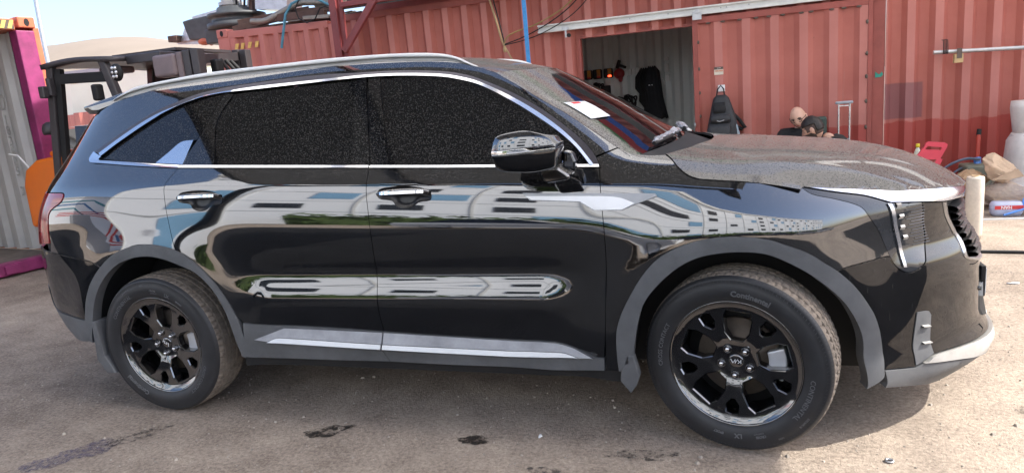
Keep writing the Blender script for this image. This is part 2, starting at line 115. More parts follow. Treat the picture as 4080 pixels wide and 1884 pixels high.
OUT={'front_door':[[(-0.1337,1.1936),(0.1418,1.1794),(0.4836,1.1627),(0.8929,1.1433)],[(0.8929,1.1433),(0.8968,1.0822),(0.9008,1.0317),(0.9055,0.9649),(0.91,0.876),(0.9098,0.7686),(0.9023,0.6358),(0.8937,0.5018),(0.8835,0.3778)],[(0.8835,0.3778),(0.8433,0.377),(0.7873,0.3964),(0.7265,0.42),(0.6599,0.4348),(0.4856,0.4394),(0.0885,0.4518),(-0.1205,0.4627)],[(-0.1205,0.4627),(-0.1308,0.539),(-0.131,0.6547),(-0.1318,0.7623),(-0.128,0.8975),(-0.1318,1.0156),(-0.1396,1.1008),(-0.1404,1.1564),(-0.1341,1.1968)]],'rear_door':[[(-1.1829,1.2479),(-0.9028,1.2334),(-0.4861,1.2118),(-0.1337,1.1936)],[(-0.1341,1.1968),(-0.1404,1.1564),(-0.1396,1.1008),(-0.1318,1.0156),(-0.128,0.8975),(-0.1318,0.7623),(-0.131,0.6547),(-0.1308,0.539),(-0.1205,0.4627)],[(-0.1205,0.4627),(-0.2884,0.4714),(-0.5559,0.4811),(-0.8066,0.4866),(-0.8722,0.4955)],[(-0.8722,0.4955),(-0.9109,0.5458),(-0.9502,0.6255),(-1.0101,0.7127),(-1.0869,0.7925),(-1.1625,0.8462),(-1.1923,0.8531)],[(-1.1923,0.8531),(-1.2038,0.8926),(-1.2226,0.9888),(-1.2395,1.0979),(-1.2471,1.1703),(-1.2283,1.1994),(-1.1835,1.2502)]],'front_sill_cladding':[[(-0.1205,0.4627),(0.0885,0.4518),(0.4856,0.4394),(0.6599,0.4348),(0.7265,0.42),(0.7873,0.3964),(0.8433,0.377),(0.8835,0.3778)],[(0.8835,0.3778),(0.8821,0.3228)],[(0.8821,0.3228),(0.7337,0.3068),(0.4724,0.3132),(0.191,0.313),(-0.1091,0.3177)],[(-0.1091,0.3177),(-0.1447,0.3911),(-0.1205,0.4627)]],'rear_sill_cladding':[[(-0.8722,0.4955),(-0.8066,0.4866),(-0.5559,0.4811),(-0.2884,0.4714),(-0.1205,0.4627)],[(-0.1205,0.4627),(-0.1447,0.3911),(-0.1091,0.3177)],[(-0.1091,0.3177),(-0.4511,0.3142),(-0.8369,0.3169),(-0.8821,0.3208)],[(-0.8821,0.3208),(-0.878,0.4181),(-0.8722,0.4955)]],'sill_trim':[[(-0.723,0.4112),(-0.6768,0.4283),(-0.6215,0.429),(-0.1338,0.4111),(0.4812,0.3966),(0.7008,0.3906),(0.7735,0.3718)],[(0.7735,0.3718),(0.6569,0.3748),(0.4792,0.3768),(-0.1445,0.3923),(-0.723,0.4112)]],'sill_ledge':[[(-0.7957,0.4229),(-0.642,0.4721)],[(-0.642,0.4721),(-0.1262,0.4589),(0.4853,0.436),(0.6596,0.4315),(0.7262,0.4166),(0.7871,0.3931),(0.8355,0.3759)],[(0.8355,0.3759),(0.7735,0.3718)],[(0.7737,0.374),(0.701,0.3929),(0.4815,0.3989),(-0.1334,0.4135),(-0.621,0.4316),(-0.6763,0.4309),(-0.7219,0.4164)],[(-0.7219,0.4164),(-0.7957,0.4229)]],'rear_door_glass':[[(-0.9368,1.5816),(-0.8083,1.5864),(-0.5127,1.5892),(-0.2653,1.5903)],[(-0.2653,1.5903),(-0.2531,1.4118),(-0.2226,1.2109)],[(-0.2226,1.2109),(-0.6243,1.2322),(-0.9761,1.2508)],[(-0.9761,1.2508),(-0.9806,1.2864),(-1.0089,1.4547),(-0.9368,1.5816)]],'rear_pillar_cover':[[(-0.9941,1.5864),(-0.9368,1.5816)],[(-0.9368,1.5816),(-1.0089,1.4547),(-0.9806,1.2864),(-0.9761,1.2508)],[(-0.9761,1.2508),(-1.1694,1.2587)],[(-1.1694,1.2587),(-1.143,1.3165),(-1.1054,1.3739),(-0.9941,1.5864)]],'center_pillar_cover_a':[[(-0.2653,1.5903),(-0.2079,1.5897)],[(-0.2079,1.5897),(-0.1975,1.5255),(-0.1701,1.3774),(-0.1356,1.2063)],[(-0.1356,1.2063),(-0.2226,1.2109)],[(-0.2226,1.2109),(-0.2531,1.4118),(-0.2653,1.5903)]],'center_pillar_cover_b':[[(-0.2002,1.5901),(-0.1394,1.588)],[(-0.1394,1.588),(-0.094,1.4003),(-0.0416,1.2013)],[(-0.0416,1.2013),(-0.1319,1.2061)],[(-0.1319,1.2061),(-0.1662,1.3771),(-0.1936,1.5252),(-0.2002,1.5901)]],'front_door_glass':[[(-0.1394,1.588),(-0.0283,1.5813),(0.1698,1.5589),(0.2724,1.5355),(0.3616,1.5051),(0.5076,1.4278),(0.5596,1.3968)],[(0.5596,1.3968),(0.5952,1.305),(0.6291,1.1658)],[(0.6291,1.1658),(0.2571,1.1855),(-0.0416,1.2013)],[(-0.0416,1.2013),(-0.094,1.4003),(-0.1394,1.588)]],'front_quarter_glass':[[(0.586,1.3805),(0.6223,1.3575),(0.7205,1.2886),(0.7882,1.2314),(0.8315,1.1826),(0.8531,1.1549)],[(0.8531,1.1549),(0.661,1.1641)],[(0.661,1.1641),(0.6295,1.2926),(0.586,1.3805)]],'glass_divider':[[(0.5596,1.3968),(0.586,1.3805)],[(0.586,1.3805),(0.6295,1.2926),(0.661,1.1641)],[(0.661,1.1641),(0.6291,1.1658)],[(0.6291,1.1658),(0.5952,1.305),(0.5596,1.3968)]],'rear_quarter_glass':[[(-1.7077,1.3208),(-1.6319,1.3853),(-1.5028,1.4521),(-1.3669,1.5057),(-1.2511,1.5451),(-1.1669,1.5653),(-1.1131,1.5756),(-1.0001,1.5869)],[(-1.0001,1.5869),(-1.112,1.3767),(-1.1254,1.3764)],[(-1.1254,1.3764),(-1.1992,1.3704),(-1.2634,1.3258),(-1.3314,1.279)],[(-1.3314,1.279),(-1.5368,1.2989),(-1.7077,1.3208)]],'pillar_blade':[[(-1.1254,1.3764),(-1.1992,1.3704),(-1.2634,1.3258),(-1.3314,1.279)],[(-1.3314,1.279),(-1.1619,1.2641)],[(-1.1619,1.2641),(-1.1254,1.3764)]],'body_side_panel':[[(-1.1829,1.2479),(-1.2929,1.2571),(-1.4784,1.2735),(-1.7017,1.2966),(-1.7693,1.3045),(-1.7904,1.3247),(-1.7837,1.3557)],[(-1.7837,1.3557),(-1.6915,1.4151),(-1.5792,1.4721),(-1.4652,1.5172),(-1.29,1.5641),(-1.1955,1.5885),(-1.1369,1.5996),(-1.0063,1.6141),(-0.8157,1.6217),(-0.5044,1.6282),(-0.2079,1.617),(-0.0317,1.6085),(0.1669,1.5866),(0.2696,1.5651),(0.3592,1.5342),(0.5049,1.4665),(0.6265,1.3968),(0.7434,1.3137),(0.8355,1.2352),(0.8731,1.1889),(0.8927,1.1499)],[(0.8927,1.1499),(0.8873,1.1606),(0.8711,1.1861)],[(0.8711,1.1861),(0.9213,1.2018),(0.9608,1.2132)],[(0.8524,1.2895),(0.7391,1.3655),(0.6232,1.4348),(0.5007,1.5109),(0.4227,1.5585)],[(0.4227,1.5585),(0.3666,1.581),(0.2895,1.6036),(0.2114,1.6266),(0.0282,1.6457),(-0.1752,1.661),(-0.4555,1.6636),(-0.8301,1.6664),(-1.1701,1.6591),(-1.4372,1.6482),(-1.6862,1.6209),(-1.8463,1.5967),(-1.9478,1.5598)],[(-1.9478,1.5598),(-2.15,1.5),(-2.2,1.35),(-2.2,1.17),(-2.085,1.16)],[(-2.085,1.16),(-1.8778,1.1629),(-1.8522,1.1514),(-1.8574,1.1164),(-1.9274,1.0623),(-1.9304,0.9771),(-1.9294,0.8946)],[(-1.9294,0.8946),(-1.9387,0.8491)],[(-1.9387,0.8491),(-1.8067,0.827),(-1.6868,0.8091),(-1.6321,0.7802)],[(-1.6297,0.7775),(-1.4565,0.882),(-1.3696,0.8927),(-1.2677,0.8807),(-1.1625,0.8462)],[(-1.1625,0.8462),(-1.1923,0.8531)],[(-1.1923,0.8531),(-1.2038,0.8926),(-1.2226,0.9888),(-1.2395,1.0979),(-1.2471,1.1703),(-1.2283,1.1994),(-1.1835,1.2502)]],'front_fender':[[(0.897,1.1431),(0.8914,1.1585),(0.8753,1.1821)],[(0.8753,1.1821),(0.9235,1.1988),(0.961,1.2114)],[(0.961,1.2114),(0.9994,1.1939),(1.0459,1.1825),(1.0974,1.1762),(1.1452,1.1744)],[(1.1471,1.1743),(1.1701,1.1585),(1.1948,1.1303),(1.2238,1.1035),(1.2498,1.0887),(1.2817,1.0803),(1.3441,1.0742),(1.4438,1.0654),(1.539,1.056),(1.6202,1.0476),(1.6969,1.038)],[(1.6934,1.0328),(1.7197,1.0057),(1.7928,0.9825),(1.8761,0.9485),(1.9066,0.91),(1.9589,0.8447),(1.9851,0.7708),(1.9912,0.7478)],[(1.9912,0.7478),(1.9749,0.7492),(1.8361,0.7358),(1.7705,0.7234)],[(1.7703,0.7215),(1.7303,0.7526),(1.6715,0.7969),(1.5925,0.8321),(1.5298,0.8552),(1.4162,0.8712),(1.3173,0.8673),(1.216,0.8441),(1.1251,0.798),(1.062,0.7355),(1.0061,0.6499),(0.9607,0.561),(0.9395,0.4877),(0.9366,0.3803),(0.9406,0.3251)],[(0.9406,0.3251),(0.8864,0.3234)],[(0.8864,0.3234),(0.8877,0.3783),(0.8937,0.5018),(0.9023,0.6358),(0.9098,0.7686),(0.91,0.876),(0.9055,0.9649),(0.9008,1.0317),(0.8968,1.0822),(0.8929,1.1433)]],'front_arch_trim':[[(0.9406,0.3251),(0.9366,0.3803),(0.9395,0.4877),(0.9607,0.561),(1.0061,0.6499),(1.062,0.7355),(1.1251,0.798),(1.216,0.8441),(1.3173,0.8673),(1.4162,0.8712),(1.5298,0.8552),(1.5925,0.8321),(1.6715,0.7969),(1.7303,0.7526),(1.7703,0.7215),(1.8211,0.6629),(1.8738,0.5757),(1.894,0.5369),(1.915,0.466),(1.9216,0.376),(1.9073,0.3197)],[(1.9073,0.3197),(1.9019,0.2919),(1.8397,0.2541)],[(1.8397,0.2541),(1.8434,0.3507),(1.8495,0.4379),(1.8319,0.5062),(1.7943,0.5815),(1.7625,0.6252),(1.7198,0.6721),(1.6638,0.7222),(1.5964,0.7664),(1.5273,0.7994),(1.4638,0.8115),(1.3649,0.8124),(1.2639,0.7947),(1.1886,0.756),(1.11,0.6871),(1.0565,0.6173),(1.0306,0.5475),(1.0115,0.4629),(1.0017,0.3879),(0.9965,0.3252)],[(0.9965,0.3252),(0.9406,0.3251)]],'rear_arch_trim':[[(-1.7658,0.494),(-1.7509,0.5392),(-1.7313,0.6089),(-1.6935,0.6929),(-1.6297,0.7775),(-1.5474,0.8463),(-1.4565,0.882),(-1.3696,0.8927),(-1.2677,0.8807),(-1.1625,0.8462),(-1.0869,0.7925),(-1.0101,0.7127),(-0.9502,0.6255),(-0.9109,0.5458),(-0.8884,0.4758),(-0.878,0.4181)],[(-0.878,0.4181),(-0.8821,0.3208),(-0.9033,0.3224)],[(-0.9033,0.3224),(-0.9258,0.412),(-0.9602,0.563),(-1.0131,0.6656),(-1.0888,0.7442),(-1.1733,0.7841),(-1.2802,0.8208),(-1.396,0.8339),(-1.5088,0.807),(-1.5853,0.755),(-1.6478,0.68),(-1.69,0.5951),(-1.7248,0.4906),(-1.7796,0.366)],[(-1.7796,0.366),(-1.7924,0.3733),(-1.7658,0.494)]],'rear_bumper':[[(-1.9393,0.8462),(-1.8071,0.8242),(-1.687,0.8065),(-1.6325,0.7775)],[(-1.6935,0.6929),(-1.7313,0.6089),(-1.7509,0.5392),(-1.7658,0.494)],[(-1.7658,0.494),(-1.8459,0.4948),(-1.9719,0.4903)],[(-1.9719,0.4903),(-2.0825,0.5138),(-2.09,0.63),(-2.35,0.6)],[(-2.35,0.6),(-2.842,0.6)],[(-2.842,0.6),(-2.842,0.86)],[(-2.842,0.86),(-2.2,0.86),(-1.9393,0.8462)]],'rear_bumper_cladding':[[(-1.7668,0.4911),(-1.8474,0.4917),(-1.975,0.4867)],[(-1.975,0.4867),(-2.08,0.5125),(-2.09,0.6275),(-2.35,0.595)],[(-2.35,0.595),(-2.842,0.595)],[(-2.842,0.595),(-2.842,0.33)],[(-2.842,0.33),(-2.3,0.33),(-2.01,0.3425),(-1.7945,0.3704)],[(-1.7945,0.3704),(-1.7668,0.4911)]],'taillight':[[(-2.085,1.1575),(-1.8765,1.1604),(-1.8557,1.1515),(-1.8613,1.1177),(-1.9317,1.0622),(-1.9345,0.9769),(-1.9334,0.8943)],[(-1.9334,0.8943),(-2.2,0.87),(-2.62,0.93)],[(-2.62,0.93),(-2.62,1.13)],[(-2.62,1.13),(-2.2,1.165),(-2.085,1.1575)]],'headlight_bar':[[(1.7052,1.032),(1.7318,1.0273),(1.92,1.0026),(2.0527,0.983)],[(2.0527,0.983),(2.1891,0.9727),(2.3771,0.9567),(2.6183,0.9343)],[(2.6183,0.9343),(2.66,0.9125),(3.0,0.885)],[(3.0,0.885),(3.0,0.855)],[(3.0,0.855),(2.4935,0.9053),(2.305,0.9166),(2.1546,0.9334),(2.0066,0.9483)],[(2.0066,0.9483),(1.9782,0.9597),(1.9134,0.9839),(1.8164,1.005),(1.7052,1.032)]],'headlight':[[(1.6934,1.0328),(1.7197,1.0057),(1.7928,0.9825),(1.8761,0.9485),(1.9066,0.91),(1.9589,0.8447),(1.9851,0.7708),(1.9912,0.7478)],[(1.9912,0.7478),(2.0078,0.7063),(2.0386,0.6796),(2.0699,0.6771),(2.1086,0.691),(2.1353,0.7083)],[(2.1353,0.7083),(2.1867,0.7917),(2.1632,0.9295)],[(2.1632,0.9295),(2.0056,0.9466),(1.9771,0.958),(1.912,0.9822),(1.8149,1.0033),(1.6968,1.0317)]],'light_strip':[[(1.9908,0.9446),(2.0081,0.9426)],[(2.0081,0.9426),(2.047,0.8175),(2.044,0.6985)],[(2.044,0.6985),(2.0323,0.7001)],[(2.0323,0.7001),(2.0302,0.8199),(1.9908,0.9446)]],'front_bumper':[[(1.7712,0.7214),(1.8358,0.7339),(1.9745,0.7474),(1.9929,0.7457)],[(1.9929,0.7457),(2.0072,0.7045),(2.0382,0.6777),(2.0695,0.6751),(2.1092,0.6889),(2.1377,0.708)],[(2.1377,0.708),(2.1897,0.7912),(2.1657,0.9283)],[(2.1657,0.9283),(2.3017,0.9112)],[(2.3017,0.9112),(2.4219,0.7527),(2.3957,0.694),(2.4156,0.6671)],[(2.4156,0.6671),(2.72,0.6),(3.056,0.59)],[(3.056,0.59),(3.056,0.31)],[(3.056,0.31),(2.8,0.31),(2.3148,0.3323)],[(2.3148,0.3323),(2.1207,0.3352),(2.0307,0.3035)],[(2.0307,0.3035),(1.9073,0.3197)],[(1.9073,0.3197),(1.9216,0.376),(1.915,0.466),(1.894,0.5369),(1.8738,0.5757),(1.8211,0.6629),(1.7703,0.7215)]],'grille':[[(2.3017,0.9112),(2.4219,0.7527),(2.3957,0.694),(2.4156,0.6671)],[(2.4156,0.6671),(2.72,0.605),(3.056,0.595)],[(3.056,0.595),(3.056,0.875)],[(3.056,0.875),(2.4955,0.903),(2.3052,0.9146)]],'skid_plate':[[(2.063,0.3122),(2.081,0.3167),(2.1198,0.3333),(2.3133,0.3306)],[(2.3133,0.3306),(2.8,0.305),(3.056,0.305)],[(3.056,0.305),(3.056,0.235)],[(3.056,0.235),(2.75,0.235),(2.3385,0.2716),(2.2545,0.2843),(2.063,0.3122)]],'bumper_lip':[[(1.9088,0.3173),(2.0303,0.3015),(2.0606,0.3106)],[(2.0606,0.3106),(2.254,0.2822),(2.3388,0.2694),(2.75,0.23),(3.056,0.23)],[(3.056,0.23),(3.056,0.17)],[(3.056,0.17),(2.6,0.17),(2.355,0.21),(2.2196,0.1995),(1.9925,0.2333),(1.9139,0.247)],[(1.9139,0.247),(1.9088,0.3173)]],'corner_vent':[[(2.0677,0.5183),(2.0861,0.5189),(2.1234,0.5136),(2.1339,0.4963)],[(2.1339,0.4963),(2.1235,0.3409)],[(2.1235,0.3409),(2.069,0.3194),(2.0334,0.3072)],[(2.0334,0.3072),(2.0677,0.5183)]],'fender_trim':[[(0.5777,1.0604),(1.1105,1.0366)],[(1.1105,1.0366),(1.1181,1.028),(1.0391,1.001),(0.9821,0.9791)],[(0.9821,0.9791),(0.8719,0.9816)],[(0.8719,0.9816),(0.814,1.0167)],[(0.814,1.0167),(0.6095,1.0304)],[(0.6095,1.0304),(0.5777,1.0604)]],'trim_blade':[[(0.5916,1.047),(0.8959,1.0348),(0.975,1.026),(1.0333,1.003)],[(1.0333,1.003),(0.9822,0.981)],[(0.9822,0.981),(0.8749,0.9834)],[(0.8749,0.9834),(0.8171,1.0185)],[(0.8171,1.0185),(0.618,1.032)],[(0.618,1.032),(0.5916,1.047)]],'handle_cup_front':[[(-0.0911,1.0861),(-0.0697,1.1052),(-0.0168,1.1123),(0.0311,1.1133),(0.0909,1.1086),(0.1325,1.0996),(0.1646,1.0838),(0.1741,1.0689),(0.1683,1.0484),(0.1143,1.041),(0.083,1.0221),(0.0388,1.0183),(0.0068,1.0301),(-0.0107,1.051),(-0.075,1.0642),(-0.0911,1.0861)]],'handle_cup_rear':[[(-1.1685,1.1123),(-1.1474,1.132),(-1.0949,1.1395),(-1.0473,1.1407),(-0.9879,1.136),(-0.9464,1.1268),(-0.9142,1.1107),(-0.9047,1.0955),(-0.9107,1.0744),(-0.9647,1.0668),(-0.9966,1.0473),(-1.0408,1.0434),(-1.0721,1.0554),(-1.089,1.0767),(-1.1527,1.09),(-1.1685,1.1123)]],'c_dlo_out':[[(-1.7837,1.3557),(-1.6915,1.4151),(-1.5792,1.4721),(-1.4652,1.5172),(-1.29,1.5641),(-1.1955,1.5885),(-1.1369,1.5996),(-1.0063,1.6141),(-0.8157,1.6217),(-0.5044,1.6282),(-0.2079,1.617),(-0.0317,1.6085),(0.1669,1.5866),(0.2696,1.5651),(0.3592,1.5342),(0.5049,1.4665),(0.6265,1.3968),(0.7434,1.3137),(0.8355,1.2352),(0.8731,1.1889),(0.8927,1.1499)]],'c_dlo_mid':[[(-1.7453,1.3467),(-1.6629,1.4026),(-1.553,1.4609),(-1.4382,1.5047),(-1.2735,1.548),(-1.1793,1.5724),(-1.1213,1.5848),(-0.9975,1.5952),(-0.8118,1.6034),(-0.5154,1.6046),(-0.2061,1.6043),(-0.03,1.5949),(0.1683,1.5733),(0.2709,1.5508),(0.3604,1.5202),(0.5062,1.4476),(0.6211,1.3789),(0.7294,1.3008),(0.8037,1.2324),(0.8469,1.1818),(0.8756,1.148)]],'c_dlo_in':[[(-1.7153,1.3296),(-1.6334,1.3878),(-1.5041,1.4546),(-1.3678,1.5082),(-1.2517,1.5476),(-1.1675,1.5678),(-1.1137,1.5781),(-0.9958,1.5878),(-0.8088,1.5888),(-0.5132,1.5915),(-0.2043,1.5916),(-0.0284,1.5824),(0.1697,1.56),(0.2723,1.5366),(0.3615,1.5062),(0.5075,1.4288),(0.6223,1.3575),(0.7205,1.2886),(0.7882,1.2314),(0.8315,1.1826),(0.8552,1.1519)]],'c_dlo_bot_out':[[(-1.7837,1.3557),(-1.7904,1.3247),(-1.7693,1.3045),(-1.7017,1.2966),(-1.4784,1.2735),(-1.2929,1.2571),(-1.1829,1.2479)]],'c_dlo_bot_in':[[(-1.7153,1.3296),(-1.7255,1.3193),(-1.7115,1.3114),(-1.676,1.3084),(-1.4859,1.2904),(-1.2973,1.2725),(-1.1807,1.2616)]],'c_rail':[[(-1.9478,1.5598),(-1.8463,1.5967),(-1.6862,1.6209),(-1.4372,1.6482),(-1.1701,1.6591),(-0.8301,1.6664),(-0.4555,1.6636),(-0.1752,1.661),(0.0282,1.6457),(0.2114,1.6266),(0.2895,1.6036),(0.3666,1.581),(0.4227,1.5585)]],'c_ws_near':[[(0.4227,1.5585),(0.5007,1.5109),(0.6232,1.4348),(0.7391,1.3655),(0.8524,1.2895),(0.9608,1.2132),(1.0109,1.179)]],'c_arch_f':[[(1.8397,0.2541),(1.8434,0.3507),(1.8495,0.4379),(1.8319,0.5062),(1.7943,0.5815),(1.7625,0.6252),(1.7198,0.6721),(1.6638,0.7222),(1.5964,0.7664),(1.5273,0.7994),(1.4638,0.8115),(1.3649,0.8124),(1.2639,0.7947),(1.1886,0.756),(1.11,0.6871),(1.0565,0.6173),(1.0306,0.5475),(1.0115,0.4629),(1.0017,0.3879),(0.9965,0.3252)]],'c_arch_r':[[(-0.9033,0.3224),(-0.9258,0.412),(-0.9602,0.563),(-1.0131,0.6656),(-1.0888,0.7442),(-1.1733,0.7841),(-1.2802,0.8208),(-1.396,0.8339),(-1.5088,0.807),(-1.5853,0.755),(-1.6478,0.68),(-1.69,0.5951),(-1.7248,0.4906),(-1.7796,0.366)]],'c_belt_f':[[(-0.1338,1.1947),(0.1417,1.1804),(0.4835,1.1637),(0.8919,1.1443)]],'c_belt_r':[[(-1.1802,1.2489),(-0.9031,1.2345),(-0.4863,1.2129),(-0.1376,1.1949)]],'c_belt_ft':[[(-0.1317,1.205),(0.1404,1.1906),(0.4826,1.1745),(0.8885,1.1549)]],'c_belt_rt':[[(-1.1807,1.2616),(-0.9059,1.246),(-0.4885,1.2239),(-0.1392,1.2054)]],'vent_pts':[(2.0864,0.4578),(2.119,0.4549),(2.0862,0.3906),(2.1232,0.3874)],'hood_edge':[[1.6432,-0.8339,1.0355],[1.67,-0.8293,1.029],[1.7568,-0.8048,1.0168],[1.8448,-0.7726,1.0043],[1.9653,-0.7164,0.9847],[2.0698,-0.6425,0.9744],[2.1886,-0.5205,0.9583],[2.2936,-0.339,0.9354]],'h_shut':[(1.1365,-0.6565),(1.1618,-0.7045),(1.1903,-0.7735),(1.2223,-0.8243),(1.2493,-0.8472),(1.2754,-0.8559),(1.3266,-0.8533),(1.4105,-0.8528),(1.4926,-0.8591),(1.5638,-0.8608),(1.6321,-0.8609)],'h_front':[(1.6398,-0.8701),(1.8301,-0.8624),(1.9396,-0.8431),(2.0352,-0.79),(2.1425,-0.6949),(2.2268,-0.5587)],'h_cowl':[(1.1376,-0.6717),(1.211,-0.4823),(1.2593,-0.3777),(1.3143,-0.1345),(1.3353,0.0739)]}

# ------------------------------------------------------------------ object helpers
def props(o, label=None, cat=None, group=None, kind=None, category=None):
    cat = cat or category
    if label: o['label'] = label
    if cat: o['category'] = cat
    if group: o['group'] = group
    if kind: o['kind'] = kind
    return o
def empty(name, loc=(0, 0, 0), label=None, cat=None, group=None, rot=(0, 0, 0)):
    o = bpy.data.objects.new(name, None); o.location = loc; o.rotation_euler = rot; o.empty_display_size = .1
    COL.objects.link(o); return props(o, label, cat, group)
def clone(o, parent=None, loc=None, rot=None, label=None):
    c = o.copy(); COL.objects.link(c)
    if parent is not None: c.parent = parent
    if loc is not None: c.location = loc
    if rot is not None: c.rotation_euler = rot
    if label: c['label'] = label
    for ch in list(o.children): clone(ch, c)
    return c
class MB:
    def __init__(s): s.v = []; s.f = []; s.sm = []
    def add(s, v, f, smooth=False):
        b = len(s.v); s.v += [tuple(map(float, p)) for p in v]
        for q in f: s.f.append(tuple(i+b for i in q)); s.sm.append(smooth)
        return s
    def box(s, c, d, rz=0, rx=0, ry=0):
        h = [a/2 for a in d]; R = Matrix.Rotation(rz, 3, 'Z') @ Matrix.Rotation(ry, 3, 'Y') @ Matrix.Rotation(rx, 3, 'X')
        vs_ = [R @ Vector((x*h[0], y*h[1], z*h[2])) + Vector(c) for x in (-1, 1) for y in (-1, 1) for z in (-1, 1)]
        return s.add(vs_, [(0, 1, 3, 2), (4, 6, 7, 5), (0, 4, 5, 1), (2, 3, 7, 6), (0, 2, 6, 4), (1, 5, 7, 3)])
    def bb(s, x0, x1, y0, y1, z0, z1): return s.box(((x0+x1)/2, (y0+y1)/2, (z0+z1)/2), (x1-x0, y1-y0, z1-z0))
    def beam(s, a, b, w, h=None):
        a, b = Vector(a), Vector(b); d = b-a; L = d.length; h = h or w
        q = d.to_track_quat('X', 'Z'); vs_ = [q @ Vector((x, y*w/2, z*h/2)) + a for x in (0, L) for y in (-1, 1) for z in (-1, 1)]
        return s.add(vs_, [(0, 1, 3, 2), (4, 6, 7, 5), (0, 4, 5, 1), (2, 3, 7, 6), (0, 2, 6, 4), (1, 5, 7, 3)])
    def tube(s, pts, r, n=8, cap=True):
        pts = [Vector(p) for p in pts]; N = len(pts); rr = r if hasattr(r, '__len__') else [r]*N
        t0 = (pts[1]-pts[0]).normalized(); ref = Vector((0, 0, 1)) if abs(t0.z) < .9 else Vector((1, 0, 0))
        nrm = (ref - t0*ref.dot(t0)).normalized(); vs_ = []
        for i in range(N):
            t = (pts[min(i+1, N-1)]-pts[max(i-1, 0)]).normalized()
            nrm = (nrm - t*nrm.dot(t)).normalized(); b = t.cross(nrm)
            vs_ += [pts[i] + (nrm*math.cos(2*math.pi*k/n) + b*math.sin(2*math.pi*k/n))*rr[i] for k in range(n)]
        fs = [(i*n+k, i*n+(k+1) % n, (i+1)*n+(k+1) % n, (i+1)*n+k) for i in range(N-1) for k in range(n)]
        s.add(vs_, fs, True)
        if cap:
            s.add(vs_[:n], [tuple(range(n))[::-1]]); s.add(vs_[-n:], [tuple(range(n))])
        return s
    def cyl(s, c, r, h, n=24, r2=None, axis='Z'):
        r2 = r if r2 is None else r2; vs_ = []
        for z, q in ((-h/2, r), (h/2, r2)):
            for k in range(n):
                a = 2*math.pi*k/n; p = (q*math.cos(a), q*math.sin(a), z)
                if axis == 'Y': p = (p[0], p[2], p[1])
                if axis == 'X': p = (p[2], p[0], p[1])
                vs_.append(Vector(p)+Vector(c))
        fl = axis == 'Y'
        fs = [(k, (k+1) % n, n+(k+1) % n, n+k) for k in range(n)]
        s.add(vs_, [q[::-1] for q in fs] if fl else fs, True)
        a, b = tuple(range(n))[::-1], tuple(range(n))
        s.add(vs_[:n], [a[::-1] if fl else a]); s.add(vs_[n:], [b[::-1] if fl else b]); return s
    def lathe(s, prof, n=48, c=(0, 0, 0), axis='Z', fn=None):
        vs_ = []
        for k in range(n):
            a = 2*math.pi*k/n
            for i, (r, z) in enumerate(prof):
                if fn: r, z = fn(i, k, r, z)
                p = (r*math.cos(a), r*math.sin(a), z)
                if axis == 'Y': p = (p[0], z, p[1])
                vs_.append(Vector(p)+Vector(c))
        m = len(prof)
        fs = [(k*m+i, ((k+1) % n)*m+i, ((k+1) % n)*m+i+1, k*m+i+1) for k in range(n) for i in range(m-1)]
        if axis == 'Y': fs = [q[::-1] for q in fs]
        return s.add(vs_, fs, True)
    def prism(s, poly, a, b, axis='Y'):
        n = len(poly)
        def P(p, t): return {'Y': (p[0], t, p[1]), 'Z': (p[0], p[1], t), 'X': (t, p[0], p[1])}[axis]
        vs_ = [P(p, a) for p in poly]+[P(p, b) for p in poly]
        return s.add(vs_, [tuple(range(n)), tuple(range(2*n-1, n-1, -1))]+[(i, n+i, n+(i+1) % n, (i+1) % n) for i in range(n)])
    def grid(s, P, smooth=True, flip=False):
        P = np.asarray(P); a, b = P.shape[:2]
        fs = [(i*b+j, (i+1)*b+j, (i+1)*b+j+1, i*b+j+1) for i in range(a-1) for j in range(b-1)]
        if flip: fs = [q[::-1] for q in fs]
        return s.add(P.reshape(-1, 3), fs, smooth)
    def ell(s, c, r, n=16, m=10, R=None, fn=None):
        vs_ = []
        for i in range(m+1):
            th = math.pi*i/m
            for k in range(n):
                ph = 2*math.pi*k/n; d = Vector((math.sin(th)*math.cos(ph), math.sin(th)*math.sin(ph), math.cos(th)))
                q = Vector((d.x*r[0], d.y*r[1], d.z*r[2]))
                if fn: q = fn(d, q)
                if R is not None: q = R @ q
                vs_.append(q+Vector(c))
        fs = [(i*n+k, (i+1)*n+k, (i+1)*n+(k+1) % n, i*n+(k+1) % n) for i in range(m) for k in range(n)]
        return s.add(vs_, fs, True)
def obj(name, mb, mat, parent=None, bevel=0, seg=2, merge=False, loc=None, fixn=True, **pr):
    me = bpy.data.meshes.new(name); me.from_pydata(mb.v, [], mb.f); me.validate()
    if len(me.polygons) == len(mb.sm): me.polygons.foreach_set('use_smooth', mb.sm)
    if merge or fixn:
        bm = bmesh.new(); bm.from_mesh(me)
        if merge: bmesh.ops.remove_doubles(bm, verts=bm.verts, dist=1e-4)
        if fixn: bmesh.ops.recalc_face_normals(bm, faces=bm.faces)
        bm.to_mesh(me); bm.free()
    if mat is not None: me.materials.append(mat)
    o = bpy.data.objects.new(name, me); COL.objects.link(o)
    if parent is not None: o.parent = parent
    if loc is not None: o.location = loc
    if bevel:
        m = o.modifiers.new("bevel", 'BEVEL'); m.width = bevel; m.segments = seg; m.limit_method = 'ANGLE'; m.angle_limit = math.radians(40); m.harden_normals = False
    return props(o, **pr)
